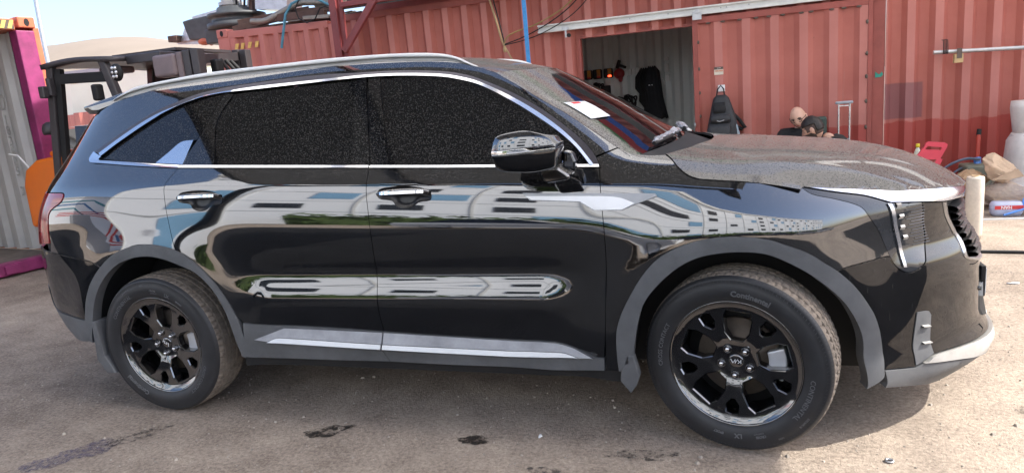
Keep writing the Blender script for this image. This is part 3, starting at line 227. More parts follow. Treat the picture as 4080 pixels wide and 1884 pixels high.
def text_mb(body, size, depth=.001, bold=0, align='CENTER', fn=None, extrude=True):
    cu = bpy.data.curves.new("txt", 'FONT'); cu.body = body; cu.size = size; cu.align_x = align; cu.align_y = 'CENTER'; cu.offset = bold
    cu.resolution_u = 2; cu.extrude = depth/2 if extrude else 0; cu.fill_mode = 'BOTH' if extrude else 'FRONT'
    to = bpy.data.objects.new("txt", cu); COL.objects.link(to); bpy.context.view_layer.update()
    me = to.evaluated_get(bpy.context.evaluated_depsgraph_get()).to_mesh()
    v = [tuple(p.co) for p in me.vertices]; f = [tuple(q.vertices) for q in me.polygons]
    to.to_mesh_clear(); bpy.data.objects.remove(to); bpy.data.curves.remove(cu)
    mb = MB(); mb.add([fn(p) if fn else p for p in v], f); return mb
# ------------------------------------------------------------------ materials
def new_mat(name):
    m = bpy.data.materials.new(name); m.use_nodes = True; nt = m.node_tree
    return m, nt, nt.nodes["Principled BSDF"]
def N(nt, t, **kw):
    n = nt.nodes.new(t)
    for k, v in kw.items(): setattr(n, k, v)
    return n
def simple(name, col, rough=.5, metal=0, spec=.5, var=.12, scale=8, bump=0, bscale=60, coat=0):
    m, nt, b = new_mat(name); b.inputs['Roughness'].default_value = rough; b.inputs['Metallic'].default_value = metal
    b.inputs['Specular IOR Level'].default_value = spec; b.inputs['Coat Weight'].default_value = coat
    tc = N(nt, 'ShaderNodeTexCoord')
    if var:
        n = N(nt, 'ShaderNodeTexNoise'); n.inputs['Scale'].default_value = scale; n.inputs['Detail'].default_value = 6; n.inputs['Roughness'].default_value = .65
        nt.links.new(tc.outputs['Object'], n.inputs['Vector'])
        r = N(nt, 'ShaderNodeValToRGB'); r.color_ramp.elements[0].position = .3; r.color_ramp.elements[1].position = .7
        r.color_ramp.elements[0].color = (*[c*(1-var) for c in col], 1); r.color_ramp.elements[1].color = (*[min(1, c*(1+var)) for c in col], 1)
        nt.links.new(n.outputs[0], r.inputs[0]); nt.links.new(r.outputs[0], b.inputs['Base Color'])
    else: b.inputs['Base Color'].default_value = (*col, 1)
    if bump:
        n2 = N(nt, 'ShaderNodeTexNoise'); n2.inputs['Scale'].default_value = bscale; n2.inputs['Detail'].default_value = 5
        nt.links.new(tc.outputs['Object'], n2.inputs['Vector'])
        bp = N(nt, 'ShaderNodeBump'); bp.inputs['Strength'].default_value = bump; bp.inputs['Distance'].default_value = .01
        nt.links.new(n2.outputs[0], bp.inputs['Height']); nt.links.new(bp.outputs[0], b.inputs['Normal'])
    return m
def math_n(nt, op, a, b=None, c=None, clamp=False):
    n = N(nt, 'ShaderNodeMath', operation=op, use_clamp=clamp)
    for i, x in enumerate((a, b, c)):
        if x is None: continue
        if isinstance(x, (int, float)): n.inputs[i].default_value = x
        else: nt.links.new(x, n.inputs[i])
    return n.outputs[0]
def smooth_n(nt, x, a, b):
    n = N(nt, 'ShaderNodeMapRange', interpolation_type='SMOOTHSTEP'); n.inputs[1].default_value = a; n.inputs[2].default_value = b
    if isinstance(x, (int, float)): n.inputs[0].default_value = x
    else: nt.links.new(x, n.inputs[0])
    return n.outputs[0]
def noise_n(nt, scale, detail=3, rough=.55, vec=None, stretch=None):
    if vec is None: vec = N(nt, 'ShaderNodeTexCoord').outputs['Object']
    if stretch:
        mp = N(nt, 'ShaderNodeMapping'); mp.inputs['Scale'].default_value = stretch; nt.links.new(vec, mp.inputs[0]); vec = mp.outputs[0]
    n = N(nt, 'ShaderNodeTexNoise'); n.inputs['Scale'].default_value = scale; n.inputs['Detail'].default_value = detail; n.inputs['Roughness'].default_value = rough
    nt.links.new(vec, n.inputs['Vector']); return n.outputs[0]
DUST = (.31, .29, .26)
def dusty(name, base, ior=1.9, rough=.03, amount=1.0, attr=None, metal=0, streak=.5):
    """glossy panel under road dust: speckles gather where the panel looks up, faint run-off streaks lower down"""
    m, nt, b = new_mat(name)
    b.inputs['Base Color'].default_value = (*base, 1); b.inputs['Roughness'].default_value = rough; b.inputs['IOR'].default_value = ior; b.inputs['Metallic'].default_value = metal
    geo = N(nt, 'ShaderNodeNewGeometry'); sx = N(nt, 'ShaderNodeSeparateXYZ'); nt.links.new(geo.outputs['Normal'], sx.inputs[0])
    nz = sx.outputs[2]
    n1 = noise_n(nt, 165, 3, .62); n2 = noise_n(nt, 3.2, 4, .6)
    lvl = smooth_n(nt, nz, .30, .52)                      # shoulder and glass
    lvl2 = smooth_n(nt, nz, .56, .93)                     # roof and bonnet
    th = math_n(nt, 'ADD', math_n(nt, 'MULTIPLY', lvl, .085), math_n(nt, 'MULTIPLY', lvl2, .13))
    th = math_n(nt, 'ADD', th, math_n(nt, 'MULTIPLY', math_n(nt, 'SUBTRACT', n2, .5), .10))
    x = math_n(nt, 'ADD', n1, th)
    spk = smooth_n(nt, x, .60, .69)
    spk = math_n(nt, 'MULTIPLY', spk, math_n(nt, 'ADD', math_n(nt, 'MULTIPLY', lvl, .20*amount), math_n(nt, 'MULTIPLY', lvl2, .26*amount)))
    st = smooth_n(nt, noise_n(nt, 1, 3, .6, stretch=(110, 110, 9)), .63, .76)
    st = math_n(nt, 'MULTIPLY', st, .10*streak*amount)
    film = math_n(nt, 'ADD', math_n(nt, 'MULTIPLY', lvl2, .13*amount), .003)
    fac = math_n(nt, 'ADD', math_n(nt, 'MAXIMUM', spk, st), film)
    if attr:
        a = N(nt, 'ShaderNodeAttribute', attribute_name=attr)
        heavy = math_n(nt, 'MULTIPLY', a.outputs['Fac'], math_n(nt, 'ADD', math_n(nt, 'MULTIPLY', smooth_n(nt, n1, .42, .60), .42), .22))
        fac = math_n(nt, 'ADD', math_n(nt, 'MULTIPLY', fac, math_n(nt, 'MULTIPLY', a.outputs['Fac'], .5)), math_n(nt, 'MULTIPLY', heavy, .75), clamp=True)
    d = N(nt, 'ShaderNodeBsdfDiffuse'); d.inputs['Color'].default_value = (*DUST, 1)
    mx = N(nt, 'ShaderNodeMixShader'); nt.links.new(fac, mx.inputs[0]); nt.links.new(b.outputs[0], mx.inputs[1]); nt.links.new(d.outputs[0], mx.inputs[2])
    nt.links.new(mx.outputs[0], nt.nodes['Material Output'].inputs[0]); return m
M_PAINT = dusty("black paint", (.003, .0033, .0045), ior=2.65)
M_HOOD = dusty("dusty bonnet paint", (.004, .0045, .006), ior=1.65, amount=.8, rough=.06)
M_PAINTB = dusty("black bumper paint", (.003, .0033, .0045), ior=1.62, streak=1.3)
M_GLASS = dusty("tinted glass", (.004, .004, .005), ior=1.6, rough=.015, amount=.68, streak=.2)
M_WSHIELD = dusty("windscreen glass", (.006, .006, .007), ior=1.6, rough=.015, attr='dust')
M_GLOSSBLK = dusty("gloss black trim", (.005, .005, .006), ior=1.8, amount=.8)
M_CHROME = dusty("satin chrome", (.80, .81, .83), metal=1, rough=.10, amount=.35, streak=0)
M_RAIL = simple("satin silver rail", (.74, .74, .73), .3, .25, var=.03)
M_HCUP = simple("handle recess", (.008, .008, .009), .3, var=.2)
M_SILVER = simple("silver trim", (.46, .47, .49), .30, 1, var=.05)
M_SILVERP = simple("silver painted plastic", (.42, .41, .39), .42, .3, var=.12, scale=14)
M_CLAD = simple("grey textured plastic", (.105, .108, .113), .55, 0, .5, var=.25, scale=6, bump=.15, bscale=420)
M_CLADL = simple("pale plastic ledge", (.30, .305, .32), .5, 0, .5, var=.25, scale=9)  # ledge plastic, paler than the other cladding
M_BLACK = simple("matt black", (.008, .008, .009), .7, var=0)
M_LINER = simple("wheel liner felt", (.012, .012, .013), .9, var=.4, scale=20)
M_RUB = simple("tyre rubber", (.024, .0245, .027), .48, 0, .45, var=.25, scale=9)
M_TREAD = simple("dusty tread", (.21, .175, .14), .9, var=.35, scale=30)
M_RUBTXT = simple("sidewall lettering", (.115, .117, .122), .55, var=0)
M_RIM = simple("gloss black rim", (.007, .007, .008), .07, 0, .5, var=0)
M_RIM.node_tree.nodes["Principled BSDF"].inputs['IOR'].default_value = 2.5
M_DISC = simple("brake disc", (.23, .19, .155), .42, .7, var=.25, scale=12)
M_CAL = simple("caliper alloy", (.62, .63, .66), .35, .3, var=.08)
M_NUT = simple("lug nut chrome", (.8, .8, .82), .15, 1, var=0)
M_RED = simple("red lamp lens", (.30, .018, .022), .08, var=.2, scale=4)
M_RED.node_tree.nodes["Principled BSDF"].inputs['IOR'].default_value = 1.8
M_LENS = simple("lamp lens", (.03, .032, .036), .05, var=.3, scale=10)
M_LENS.node_tree.nodes["Principled BSDF"].inputs['IOR'].default_value = 1.8
M_DRL = simple("light guide", (.60, .62, .68), .16, .9, var=0)
M_WHITE = simple("white paper", (.80, .81, .82), .7, var=.03)
M_REDP = simple("red print", (.65, .05, .05), .6, var=0)
M_GREYP = simple("grey print", (.35, .36, .38), .6, var=0)
# ------------------------------------------------------------------ ground
def ground_mat():
    m, nt, b = new_mat("dusty yard asphalt"); L = nt.links
    big = noise_n(nt, .55, 4, .6); mid = noise_n(nt, 5, 5, .65); fine = noise_n(nt, 55, 5, .78); grit = noise_n(nt, 160, 2, .6)
    x = math_n(nt, 'ADD', math_n(nt, 'MULTIPLY', big, .26), math_n(nt, 'ADD', math_n(nt, 'MULTIPLY', mid, .22), math_n(nt, 'MULTIPLY', fine, .50)))
    r = N(nt, 'ShaderNodeValToRGB'); e = r.color_ramp.elements
    e[0].position, e[0].color = .41, (.195, .156, .124, 1); e[1].position, e[1].color = .60, (.50, .415, .33, 1)
    k = e.new(.5); k.color = (.340, .280, .226, 1); L.new(x, r.inputs[0])
    v = N(nt, 'ShaderNodeTexVoronoi'); v.inputs['Scale'].default_value = 46; tc = N(nt, 'ShaderNodeTexCoord'); L.new(tc.outputs['Object'], v.inputs['Vector'])
    sp = smooth_n(nt, v.outputs['Distance'], .16, .06); sel = smooth_n(nt, v.outputs['Color'], .78, .82)
    mix = N(nt, 'ShaderNodeMix', data_type='RGBA'); L.new(math_n(nt, 'MULTIPLY', math_n(nt, 'MULTIPLY', sp, sel), .7), mix.inputs[0]); L.new(r.outputs[0], mix.inputs[6]); mix.inputs[7].default_value = (.50, .46, .40, 1)
    dk = smooth_n(nt, grit, .63, .72); mx2 = N(nt, 'ShaderNodeMix', data_type='RGBA'); L.new(math_n(nt, 'MULTIPLY', dk, .75), mx2.inputs[0]); L.new(mix.outputs[2], mx2.inputs[6]); mx2.inputs[7].default_value = (.075, .062, .052, 1)
    # old drag marks, cooler and darker
    dr = smooth_n(nt, noise_n(nt, 1.1, 5, .6, stretch=(.35, 1.3, 1)), .54, .70); mx3 = N(nt, 'ShaderNodeMix', data_type='RGBA'); L.new(math_n(nt, 'MULTIPLY', dr, .20), mx3.inputs[0]); L.new(mx2.outputs[2], mx3.inputs[6]); mx3.inputs[7].default_value = (.115, .108, .108, 1)
    L.new(mx3.outputs[2], b.inputs['Base Color']); b.inputs['Roughness'].default_value = .86; b.inputs['Specular IOR Level'].default_value = .3
    bp = N(nt, 'ShaderNodeBump'); bp.inputs['Strength'].default_value = .9; bp.inputs['Distance'].default_value = .012
    h = math_n(nt, 'ADD', math_n(nt, 'MULTIPLY', fine, .8), math_n(nt, 'MULTIPLY', grit, .5)); L.new(h, bp.inputs['Height']); L.new(bp.outputs[0], b.inputs['Normal']); return m
M_GROUND = ground_mat()
mb = MB(); mb.add([(-300, -300, 0), (300, -300, 0), (300, 300, 0), (-300, 300, 0)], [(0, 1, 2, 3)]); obj("ground", mb, M_GROUND, kind='structure')
def blot(name, c, rx, ry, rot, mat, n=64, amp=.35, z=.004, seed=0):
    rg = random.Random(seed); ph = [rg.uniform(0, 6.28) for _ in range(9)]; am = [amp/(1+.35*k)*rg.uniform(.5, 1) for k in range(9)]; pts = []
    for k in range(n):
        a = 2*math.pi*k/n; q = 1+sum(am[i]*math.sin((i+2)*a+ph[i]) for i in range(9))*.55; q = max(q, .25)
        x, y = rx*q*math.cos(a), ry*q*math.sin(a); pts.append((c[0]+x*math.cos(rot)-y*math.sin(rot), c[1]+x*math.sin(rot)+y*math.cos(rot), z))
    mb = MB(); mb.add(pts+[(c[0], c[1], z)], [(k, (k+1) % n, n) for k in range(n)]); return obj(name, mb, mat, kind='structure')
def stain_mat(name, col, rough, cover, sc):
    m, nt, b = new_mat(name); b.inputs['Base Color'].default_value = (*col, 1); b.inputs['Roughness'].default_value = rough
    a = math_n(nt, 'MULTIPLY', smooth_n(nt, noise_n(nt, sc, 6, .75), .46-cover*.5, .66-cover*.5), .86); nt.links.new(a, b.inputs['Alpha'])
    bp = N(nt, 'ShaderNodeBump'); bp.inputs['Strength'].default_value = .4; bp.inputs['Distance'].default_value = .01; nt.links.new(noise_n(nt, 70, 3), bp.inputs['Height']); nt.links.new(bp.outputs[0], b.inputs['Normal']); return m
M_OIL = stain_mat("oil stain", (.022, .019, .017), .5, .16, 22); M_OIL2 = stain_mat("faint oil stain", (.05, .045, .042), .7, .02, 30); M_WET = stain_mat("wet patch", (.15, .135, .175), .2, .10, 60)
# ------------------------------------------------------------------ corrugated steel
def steel_mat(name, col, col2, patches=(), wear=.5):
    m, nt, b = new_mat(name); L = nt.links
    n1 = noise_n(nt, 1.7, 5, .6); r = N(nt, 'ShaderNodeValToRGB'); r.color_ramp.elements[0].position = .34; r.color_ramp.elements[1].position = .68; r.color_ramp.elements[0].color = (*col, 1); r.color_ramp.elements[1].color = (*col2, 1); L.new(n1, r.inputs[0]); c = r.outputs[0]
    tc = N(nt, 'ShaderNodeNewGeometry'); sp = N(nt, 'ShaderNodeSeparateXYZ'); L.new(tc.outputs['Position'], sp.inputs[0])
    nz = noise_n(nt, 6, 4)
    for (x0, x1, z0, z1, pc, am, wob) in patches:
        zz = math_n(nt, 'ADD', sp.outputs[2], math_n(nt, 'MULTIPLY', math_n(nt, 'SUBTRACT', nz, .5), wob)); xx = math_n(nt, 'ADD', sp.outputs[0], math_n(nt, 'MULTIPLY', math_n(nt, 'SUBTRACT', nz, .5), wob))
        f = math_n(nt, 'MULTIPLY', math_n(nt, 'MULTIPLY', smooth_n(nt, xx, x0-.01, x0+.01), smooth_n(nt, xx, x1+.01, x1-.01)), math_n(nt, 'MULTIPLY', smooth_n(nt, zz, z0-.01, z0+.01), smooth_n(nt, zz, z1+.01, z1-.01)))
        mx = N(nt, 'ShaderNodeMix', data_type='RGBA'); L.new(math_n(nt, 'MULTIPLY', f, am), mx.inputs[0]); L.new(c, mx.inputs[6]); mx.inputs[7].default_value = (*pc, 1); c = mx.outputs[2]
    rs = smooth_n(nt, noise_n(nt, 9, 6, .75), .66, .74); mx = N(nt, 'ShaderNodeMix', data_type='RGBA'); L.new(math_n(nt, 'MULTIPLY', rs, wear), mx.inputs[0]); L.new(c, mx.inputs[6]); mx.inputs[7].default_value = (.16, .085, .055, 1); c = mx.outputs[2]
    stk = smooth_n(nt, noise_n(nt, 1, 4, .6, stretch=(30, 30, 1.2)), .62, .78); mx = N(nt, 'ShaderNodeMix', data_type='RGBA'); L.new(math_n(nt, 'MULTIPLY', stk, .22*wear), mx.inputs[0]); L.new(c, mx.inputs[6]); mx.inputs[7].default_value = (.42, .34, .30, 1); c = mx.outputs[2]
    L.new(c, b.inputs['Base Color']); b.inputs['Roughness'].default_value = .62; b.inputs['Specular IOR Level'].default_value = .35; return m
RED_A, RED_B = (.37, .112, .088), (.45, .150, .120)
M_RC = steel_mat("red container paint", RED_A, RED_B, [(2.4, 9.5, -.5, .80, (.33, .045, .035), .8, .14), (2.92, 3.38, .84, 1.22, (.15, .070, .085), .65, .02)])
M_RCLIT = steel_mat("rib-lit red container paint", tuple(c*f for c, f in zip(RED_A, (1.16, 1.45, 1.55))), tuple(c*f for c, f in zip(RED_B, (1.12, 1.35, 1.45))), [(2.4, 9.5, -.5, .80, (.36, .055, .045), .8, .14), (2.92, 3.38, .84, 1.22, (.17, .085, .10), .65, .02)])  # paler copy for outer ribs: light bands of the corrugation put into the colour
M_RC1 = steel_mat("faded red container paint", (.48, .17, .14), (.55, .21, .175))
M_RFR = simple("red frame steel", (.30, .075, .060), .55, var=.2, scale=4)
M_POST = simple("maroon structural steel", (.20, .040, .042), .5, var=.25, scale=3)
M_ORG = simple("orange container paint", (.60, .16, .08), .5, var=.2, scale=5)
M_MAG = simple("magenta container paint", (.27, .035, .135), .55, var=.35, scale=5)
M_GREYC = steel_mat("grey container lining", (.50, .50, .49), (.60, .60, .58), wear=.35)
M_INT = steel_mat("grey green container lining", (.66, .71, .70), (.76, .80, .78), wear=.4)
M_HAZY = simple("hazard yellow", (.70, .46, .12), .55, var=.2, scale=20)
M_HAZB = simple("hazard black", (.10, .075, .06), .6, var=.2, scale=20)
M_STEEL = simple("galvanised steel", (.50, .51, .53), .38, .8, var=.15, scale=12)
M_WHITEST = simple("white painted rail", (.70, .71, .69), .42, var=.10, scale=6)
M_DKFAB = simple("black fabric", (.012, .0125, .014), .85, var=.35, scale=40)
def sheet_mat(nm, t):
    m, nt, b = new_mat(nm); tr_ = N(nt, 'ShaderNodeBsdfTranslucent'); tr_.inputs['Color'].default_value = (t, t*.98, t*.93, 1); df_ = N(nt, 'ShaderNodeBsdfDiffuse'); df_.inputs['Color'].default_value = (.02, .02, .02, 1); ad_ = N(nt, 'ShaderNodeAddShader'); nt.links.new(tr_.outputs[0], ad_.inputs[0]); nt.links.new(df_.outputs[0], ad_.inputs[1]); nt.links.new(ad_.outputs[0], nt.nodes['Material Output'].inputs[0]); return m
M_SHEET = sheet_mat("thin shade sheet", .82); M_SHEETM = sheet_mat("medium shade sheet", .40); M_SHEETL = sheet_mat("pale shade sheet", .65); M_SHEETD = sheet_mat("thick shade sheet", .05)
M_TARP = simple("black tarpaulin", (.020, .021, .022), .75, var=.35, scale=5)
def corr(x0, x1, y, z0, z1, pitch=.262, depth=.055, ph=0.0, d=-1, axis='x', mb=None):
    """trapezoid corrugated sheet from x0 to x1; ribs stand out towards d"""
    mb = mb or MB(); xs = [x0]; ys = [0]
    k = math.floor((x0-ph)/pitch)-1
    pts = []
    while True:
        b = ph+k*pitch
        if b > x1: break
        for f, h in ((0, 1), (.29, 1), (.47, 0), (.82, 0)): pts.append((b+f*pitch, h))
        k += 1
    pts.append((ph+k*pitch, 1)); px = [p[0] for p in pts]; ph_ = [p[1] for p in pts]
    X = [x0]+[p for p in px if x0+.002 < p < x1-.002]+[x1]; Hh = np.interp(X, px, ph_)
    for i in range(len(X)-1):
        q = []
        for (x, h) in ((X[i], Hh[i]), (X[i+1], Hh[i+1])):
            yy = y+d*depth*h
            for z in (z0, z1): q.append((x, yy, z) if axis == 'x' else (yy, x, z))
        mb.add(q, [(0, 2, 3, 1)])
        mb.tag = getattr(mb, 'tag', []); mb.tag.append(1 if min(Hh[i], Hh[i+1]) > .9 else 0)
    return mb
def corner_casting(c, mat, par):
    mb = MB(); x, y, z = c; mb.bb(x-.089, x+.089, y, y+.16, z-.118, z); o = obj("corner_casting", mb, mat, par, bevel=.012)
    mb = MB(); q = [(x+.028*math.cos(t), z-.06+.042*math.sin(t)) for t in np.linspace(0, 2*math.pi, 17)[:-1]]; mb.prism(q, y-.002, y+.03); obj("casting_hole", mb, M_BLACK, par); return o
# ---- end-on red container with scrap on its roof
C1 = empty("shipping_container", (-5.6, 5.0, 0), "faded red container seen end-on under a heap of scrap pipes, hazard stripes at its corner", "container")
def loc(mb, e): mb.v = [tuple(np.array(p)-np.array(e.location)) for p in mb.v]; return mb
def part(name, mb, mat, e, **k):
    o = obj(name, loc(mb, e), mat, e, **k)
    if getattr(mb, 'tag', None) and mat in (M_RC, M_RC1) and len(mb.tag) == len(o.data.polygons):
        o.data.materials.append(M_RCLIT if mat is M_RC else M_RC1); o.data.polygons.foreach_set('material_index', mb.tag)
    return o
part("end_panel", corr(-5.42, -3.76, 5.05, .15, 2.60, .245), M_RC1, C1, fixn=False)
mb = MB(); mb.bb(-5.60, -5.40, 5.0, 5.16, .02, 2.62); part("corner_post", mb, M_RC1, C1, bevel=.01)
mb = MB(); mb.bb(-3.78, -3.60, 5.0, 5.16, .02, 2.62); part("corner_post", mb, M_RC1, C1, bevel=.01)
mb = MB(); mb.prism([(-5.42, 2.60), (-3.78, 2.57), (-3.78, 2.665), (-5.42, 2.70)], 5.0, 5.14); part("top_rail", mb, M_RC1, C1, bevel=.008)
mb = MB(); mb.bb(-5.4, -3.78, 5.0, 5.14, .02, .17); part("bottom_rail", mb, M_RC1, C1)
mb = MB(); mb.bb(-5.60, -5.52, 5.16, 11, .02, 2.64).bb(-3.68, -3.60, 5.16, 11, .02, 2.64).bb(-5.52, -3.68, 5.16, 11, 2.56, 2.61); part("side_wall", mb, M_RC1, C1)
o = corner_casting((-5.51, 4.99, 2.735), M_RC1, None); o.parent = C1; o.matrix_parent_inverse = Matrix.Translation(-C1.location); h = bpy.data.objects["casting_hole"]; h.parent = C1; h.matrix_parent_inverse = Matrix.Translation(-C1.location)
for i, x in enumerate((-5.33, -5.23, -5.11, -4.99)):
    mb = MB(); mb.prism([(x, 2.435), (x+.05, 2.435), (x+.085, 2.515), (x+.03, 2.515)], 4.992, 5.003); part("hazard_stripe", mb, M_HAZY, C1)
# ---- long red container used as a workshop
C2 = empty("shipping_container", (-3.55, 5.0, 0), "long red container turned into a workshop with a cut doorway", "container")
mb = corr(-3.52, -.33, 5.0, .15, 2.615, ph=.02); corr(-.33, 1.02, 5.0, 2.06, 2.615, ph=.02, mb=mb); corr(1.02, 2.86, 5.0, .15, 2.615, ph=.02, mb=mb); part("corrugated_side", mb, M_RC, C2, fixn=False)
mb = MB(); mb.bb(-3.55, 2.86, 4.955, 5.07, 2.615, 2.70); part("top_rail", mb, M_RFR, C2, bevel=.006)
mb = MB(); mb.bb(-3.55, -.34, 4.955, 5.07, .0, .15).bb(1.02, 2.86, 4.955, 5.07, .0, .15); part("bottom_rail", mb, M_RFR, C2)
mb = MB(); mb.bb(-.345, -.318, 4.955, 5.06, .0, 2.06); part("door_jamb", mb, M_RFR, C2)
mb = MB(); mb.bb(-.318, 1.02, 4.958, 5.06, 2.055, 2.085); part("door_head", mb, M_RFR, C2)
mb = MB(); mb.bb(-3.52, 2.86, 5.10, 7.40, 2.60, 2.64).bb(-3.56, -3.50, 5.07, 7.40, .0, 2.64).bb(2.80, 2.86, 5.07, 7.40, .0, 2.64).bb(-3.5, 2.8, 7.42, 7.46, 0, 2.62); part("shell", mb, M_RC, C2)
part("inner_wall", corr(-3.5, 2.8, 7.40, .02, 2.60, .262, ph=.08), M_INT, C2, fixn=False)
mb = MB(); mb.bb(-3.5, 2.8, 5.07, 7.4, .002, .03); part("floor", mb, M_INT, C2)
# ---- next container to the right
C3 = empty("shipping_container", (2.87, 5.0, 0), "red container at the right with a purple-grey square and repainted lower part", "container")
mb = MB(); mb.bb(2.872, 3.00, 4.95, 5.08, 0, 2.70); part("corner_post", mb, M_RFR, C3, bevel=.008)
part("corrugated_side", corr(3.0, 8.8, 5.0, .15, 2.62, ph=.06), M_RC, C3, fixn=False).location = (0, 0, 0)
bpy.data.objects[-1] if False else None
mb = MB(); mb.bb(3.0, 8.9, 4.955, 5.07, 2.62, 2.70); part("top_rail", mb, M_RFR, C3)
mb = MB(); mb.bb(3.0, 8.9, 4.955, 5.07, 0, .15); part("bottom_rail", mb, M_RC, C3)
mb = MB(); mb.bb(2.9, 8.9, 5.1, 7.4, 2.6, 2.66).bb(8.84, 8.9, 5.07, 7.4, 0, 2.6); part("shell", mb, M_RC, C3)
# ---- added unseen containers above, hiding sky from windscreen reflections, and the roof over the yard
for i, (x0, x1, lb, mt) in enumerate(((-3.3, 2.7, "unseen red container added above the workshop doorway", M_RC1), (2.75, 8.8, "unseen red container added above the right-hand container", M_RC1))):
    e = empty("sky_block_container", (x0, 5.35, 2.75), lb, "container"); part("corrugated_side", corr(x0, x1, 5.40, 2.9, 5.2), mt, e, fixn=False)
    mb = MB(); mb.bb(x0, x1, 5.33, 5.42, 2.75, 2.9).bb(x0, x1, 5.33, 5.42, 5.2, 5.34).bb(x0, x0+.15, 5.332, 5.42, 2.9, 5.2).bb(x1-.15, x1, 5.332, 5.42, 2.9, 5.2); part("frame", mb, M_RFR, e)
    mb = MB(); mb.bb(x0, x1, 5.45, 7.7, 2.78, 5.32); part("shell", mb, mt, e)
# ---- sliding door leaf on its rail
D = empty("sliding_door", (1.0, 4.9, 0), "corrugated red sliding door leaf hanging open beside the workshop doorway", "door")
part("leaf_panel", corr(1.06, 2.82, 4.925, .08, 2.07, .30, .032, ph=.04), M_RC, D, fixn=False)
mb = MB(); mb.bb(1.0, 1.06, 4.885, 4.945, .05, 2.14); part("leaf_stile", mb, M_RFR, D, bevel=.005)
mb = MB(); mb.bb(2.82, 2.866, 4.885, 4.945, .05, 2.14); part("leaf_stile", mb, M_RFR, D, bevel=.005)
mb = MB(); mb.bb(1.06, 2.82, 4.888, 4.945, 2.07, 2.14); part("leaf_head", mb, M_RFR, D, bevel=.004)
mb = MB(); mb.bb(1.06, 2.82, 4.888, 4.945, .05, .10); part("leaf_foot", mb, M_RFR, D)
mb = MB()
for z in np.arange(.25, 2.05, .27): mb.ell((1.064, 4.888, z+random.uniform(-.04, .04)), (.014, .008, .022), 8, 5).ell((2.812, 4.888, z+random.uniform(-.04, .04)), (.016, .008, .024), 8, 5)
for x in np.arange(1.2, 2.8, .155): mb.ell((x+random.uniform(-.03, .03), 4.888, 2.062), (.028, .008, .012), 8, 5)
o = part("weld_bead", mb, M_HAZB, D); o['kind'] = 'stuff'
mb = MB(); mb.ell((1.0, 4.87, .93), (.014, .02, .03), 12, 8); part("door_pull", mb, M_STEEL, D)
R_ = empty("door_rail", (-.82, 4.9, 2.2), "long white sliding-door rail bolted across the red containers", "rail")
mb = MB(); mb.prism([(4.86, 2.255), (4.95, 2.255), (4.95, 2.165), (4.86, 2.165), (4.86, 2.185), (4.905, 2.19), (4.905, 2.235), (4.86, 2.24)], -.815, 3.02, 'X'); part("rail_channel", mb, M_WHITEST, R_)
mb = MB(); mb.bb(-.815, 3.02, 4.8965, 4.9045, 2.186, 2.24); part("rail_web", mb, M_WHITEST, R_)
for x in (-.18, .05, .30, .74, 1.32, 1.38, 1.62, 2.05, 2.5):
    mb = MB(); mb.cyl((x, 4.894, 2.215), .007, .008, 8, axis='Y'); part("bolt", mb, M_GREYP, R_)
for x in (-.46, 1.06):
    e = empty("roller_bracket"); e.parent = R_; mb = MB(); mb.bb(x-.05, x+.05, 4.84, 4.858, 2.11, 2.20) if x > 0 else mb.bb(x-.05, x+.03, 4.84, 4.858, 2.165, 2.20).bb(x-.015, x+.005, 4.84, 4.858, 2.08, 2.165)
    part("bracket_plate", mb, M_STEEL, R_).parent = R_; bpy.data.objects.remove(e)
    mb = MB(); mb.cyl((x+(.0 if x > 0 else .035), 4.83, 2.20 if x > 0 else 2.10), .024, .03, 14, axis='Y'); part("roller", mb, M_STEEL if x > 0 else M_BLACK, R_)
# ---- steel frame of the yard roof
F_ = empty("canopy_frame", (-3.4, 4.5, 0), "maroon steel post with a diagonal brace carrying the yard roof", "frame")
mb = MB(); mb.bb(-3.46, -3.36, 4.56, 4.68, 0, 5.3).bb(-3.36, -3.29, 4.60, 4.64, 0, 5.3); part("post", mb, M_POST, F_, bevel=.004)
mb = MB(); mb.bb(-3.50, -3.26, 4.52, 4.72, .0, .02); part("base_plate", mb, M_POST, F_)
mb = MB(); mb.beam((-3.33, 4.58, 2.20), (-2.60, 4.58, 3.02), .06, .085); part("brace", mb, M_POST, F_, bevel=.004)
mb = MB(); mb.bb(-3.30, 2.9, 4.56, 4.64, 2.74, 2.80); part("beam", mb, M_POST, F_, bevel=.004)
mb = MB(); G = [[(x, 4.70+.02*math.sin(x*5)+.3*k, 2.78+.55*k-.05*math.sin(x*2.1+1)*(1-k)) for x in np.linspace(-3.3, 2.8, 50)] for k in (0, .3, .6, 1)]; mb.grid(G); part("tarp_skirt", mb, M_TARP, F_)
ROOF = empty("yard_canopy", (-1, 0, 5), "dark sheet canopy roof spanning over the parked suv", "canopy")
mb = MB(); mb.add([(-4.8, -5.2, 5.0), (2.6, -5.2, 5.0), (2.6, -2.25, 5.0), (-4.8, -2.25, 5.0)], [(0, 1, 2, 3)]); part("roof_sheet", mb, M_SHEETD, ROOF)
for xa, xb, ya, yb, m_ in ((-4.8, 6.3, -1.6, -.1, M_SHEET), (-3.0, 6.3, -.095, 3.1, M_SHEETM)):
    mb = MB(); mb.add([(xa, ya, 5.0), (xb, ya, 5.0), (xb, yb, 5.0), (xa, yb, 5.0)], [(0, 1, 2, 3)]); part("roof_sheet", mb, m_, ROOF)
for x in (-4.7, -2.3, .1, 2.35): mb = MB(); mb.bb(x-.05, x+.05, -5.4, 3.0, 5.03, 5.16); part("rafter", mb, M_POST, ROOF)
mb = MB(); mb.bb(-4.8, 2.45, -5.48, -5.36, 4.80, 5.0); part("eaves_beam", mb, M_TARP, ROOF)
mb = MB(); mb.bb(-4.76, -4.64, -5.35, -5.23, 0, 4.85); part("column", mb, M_BLACK, ROOF)
AW = empty("awning", (5, 4.4, 3.0), "dark awning sheet along the red containers at the right", "awning")
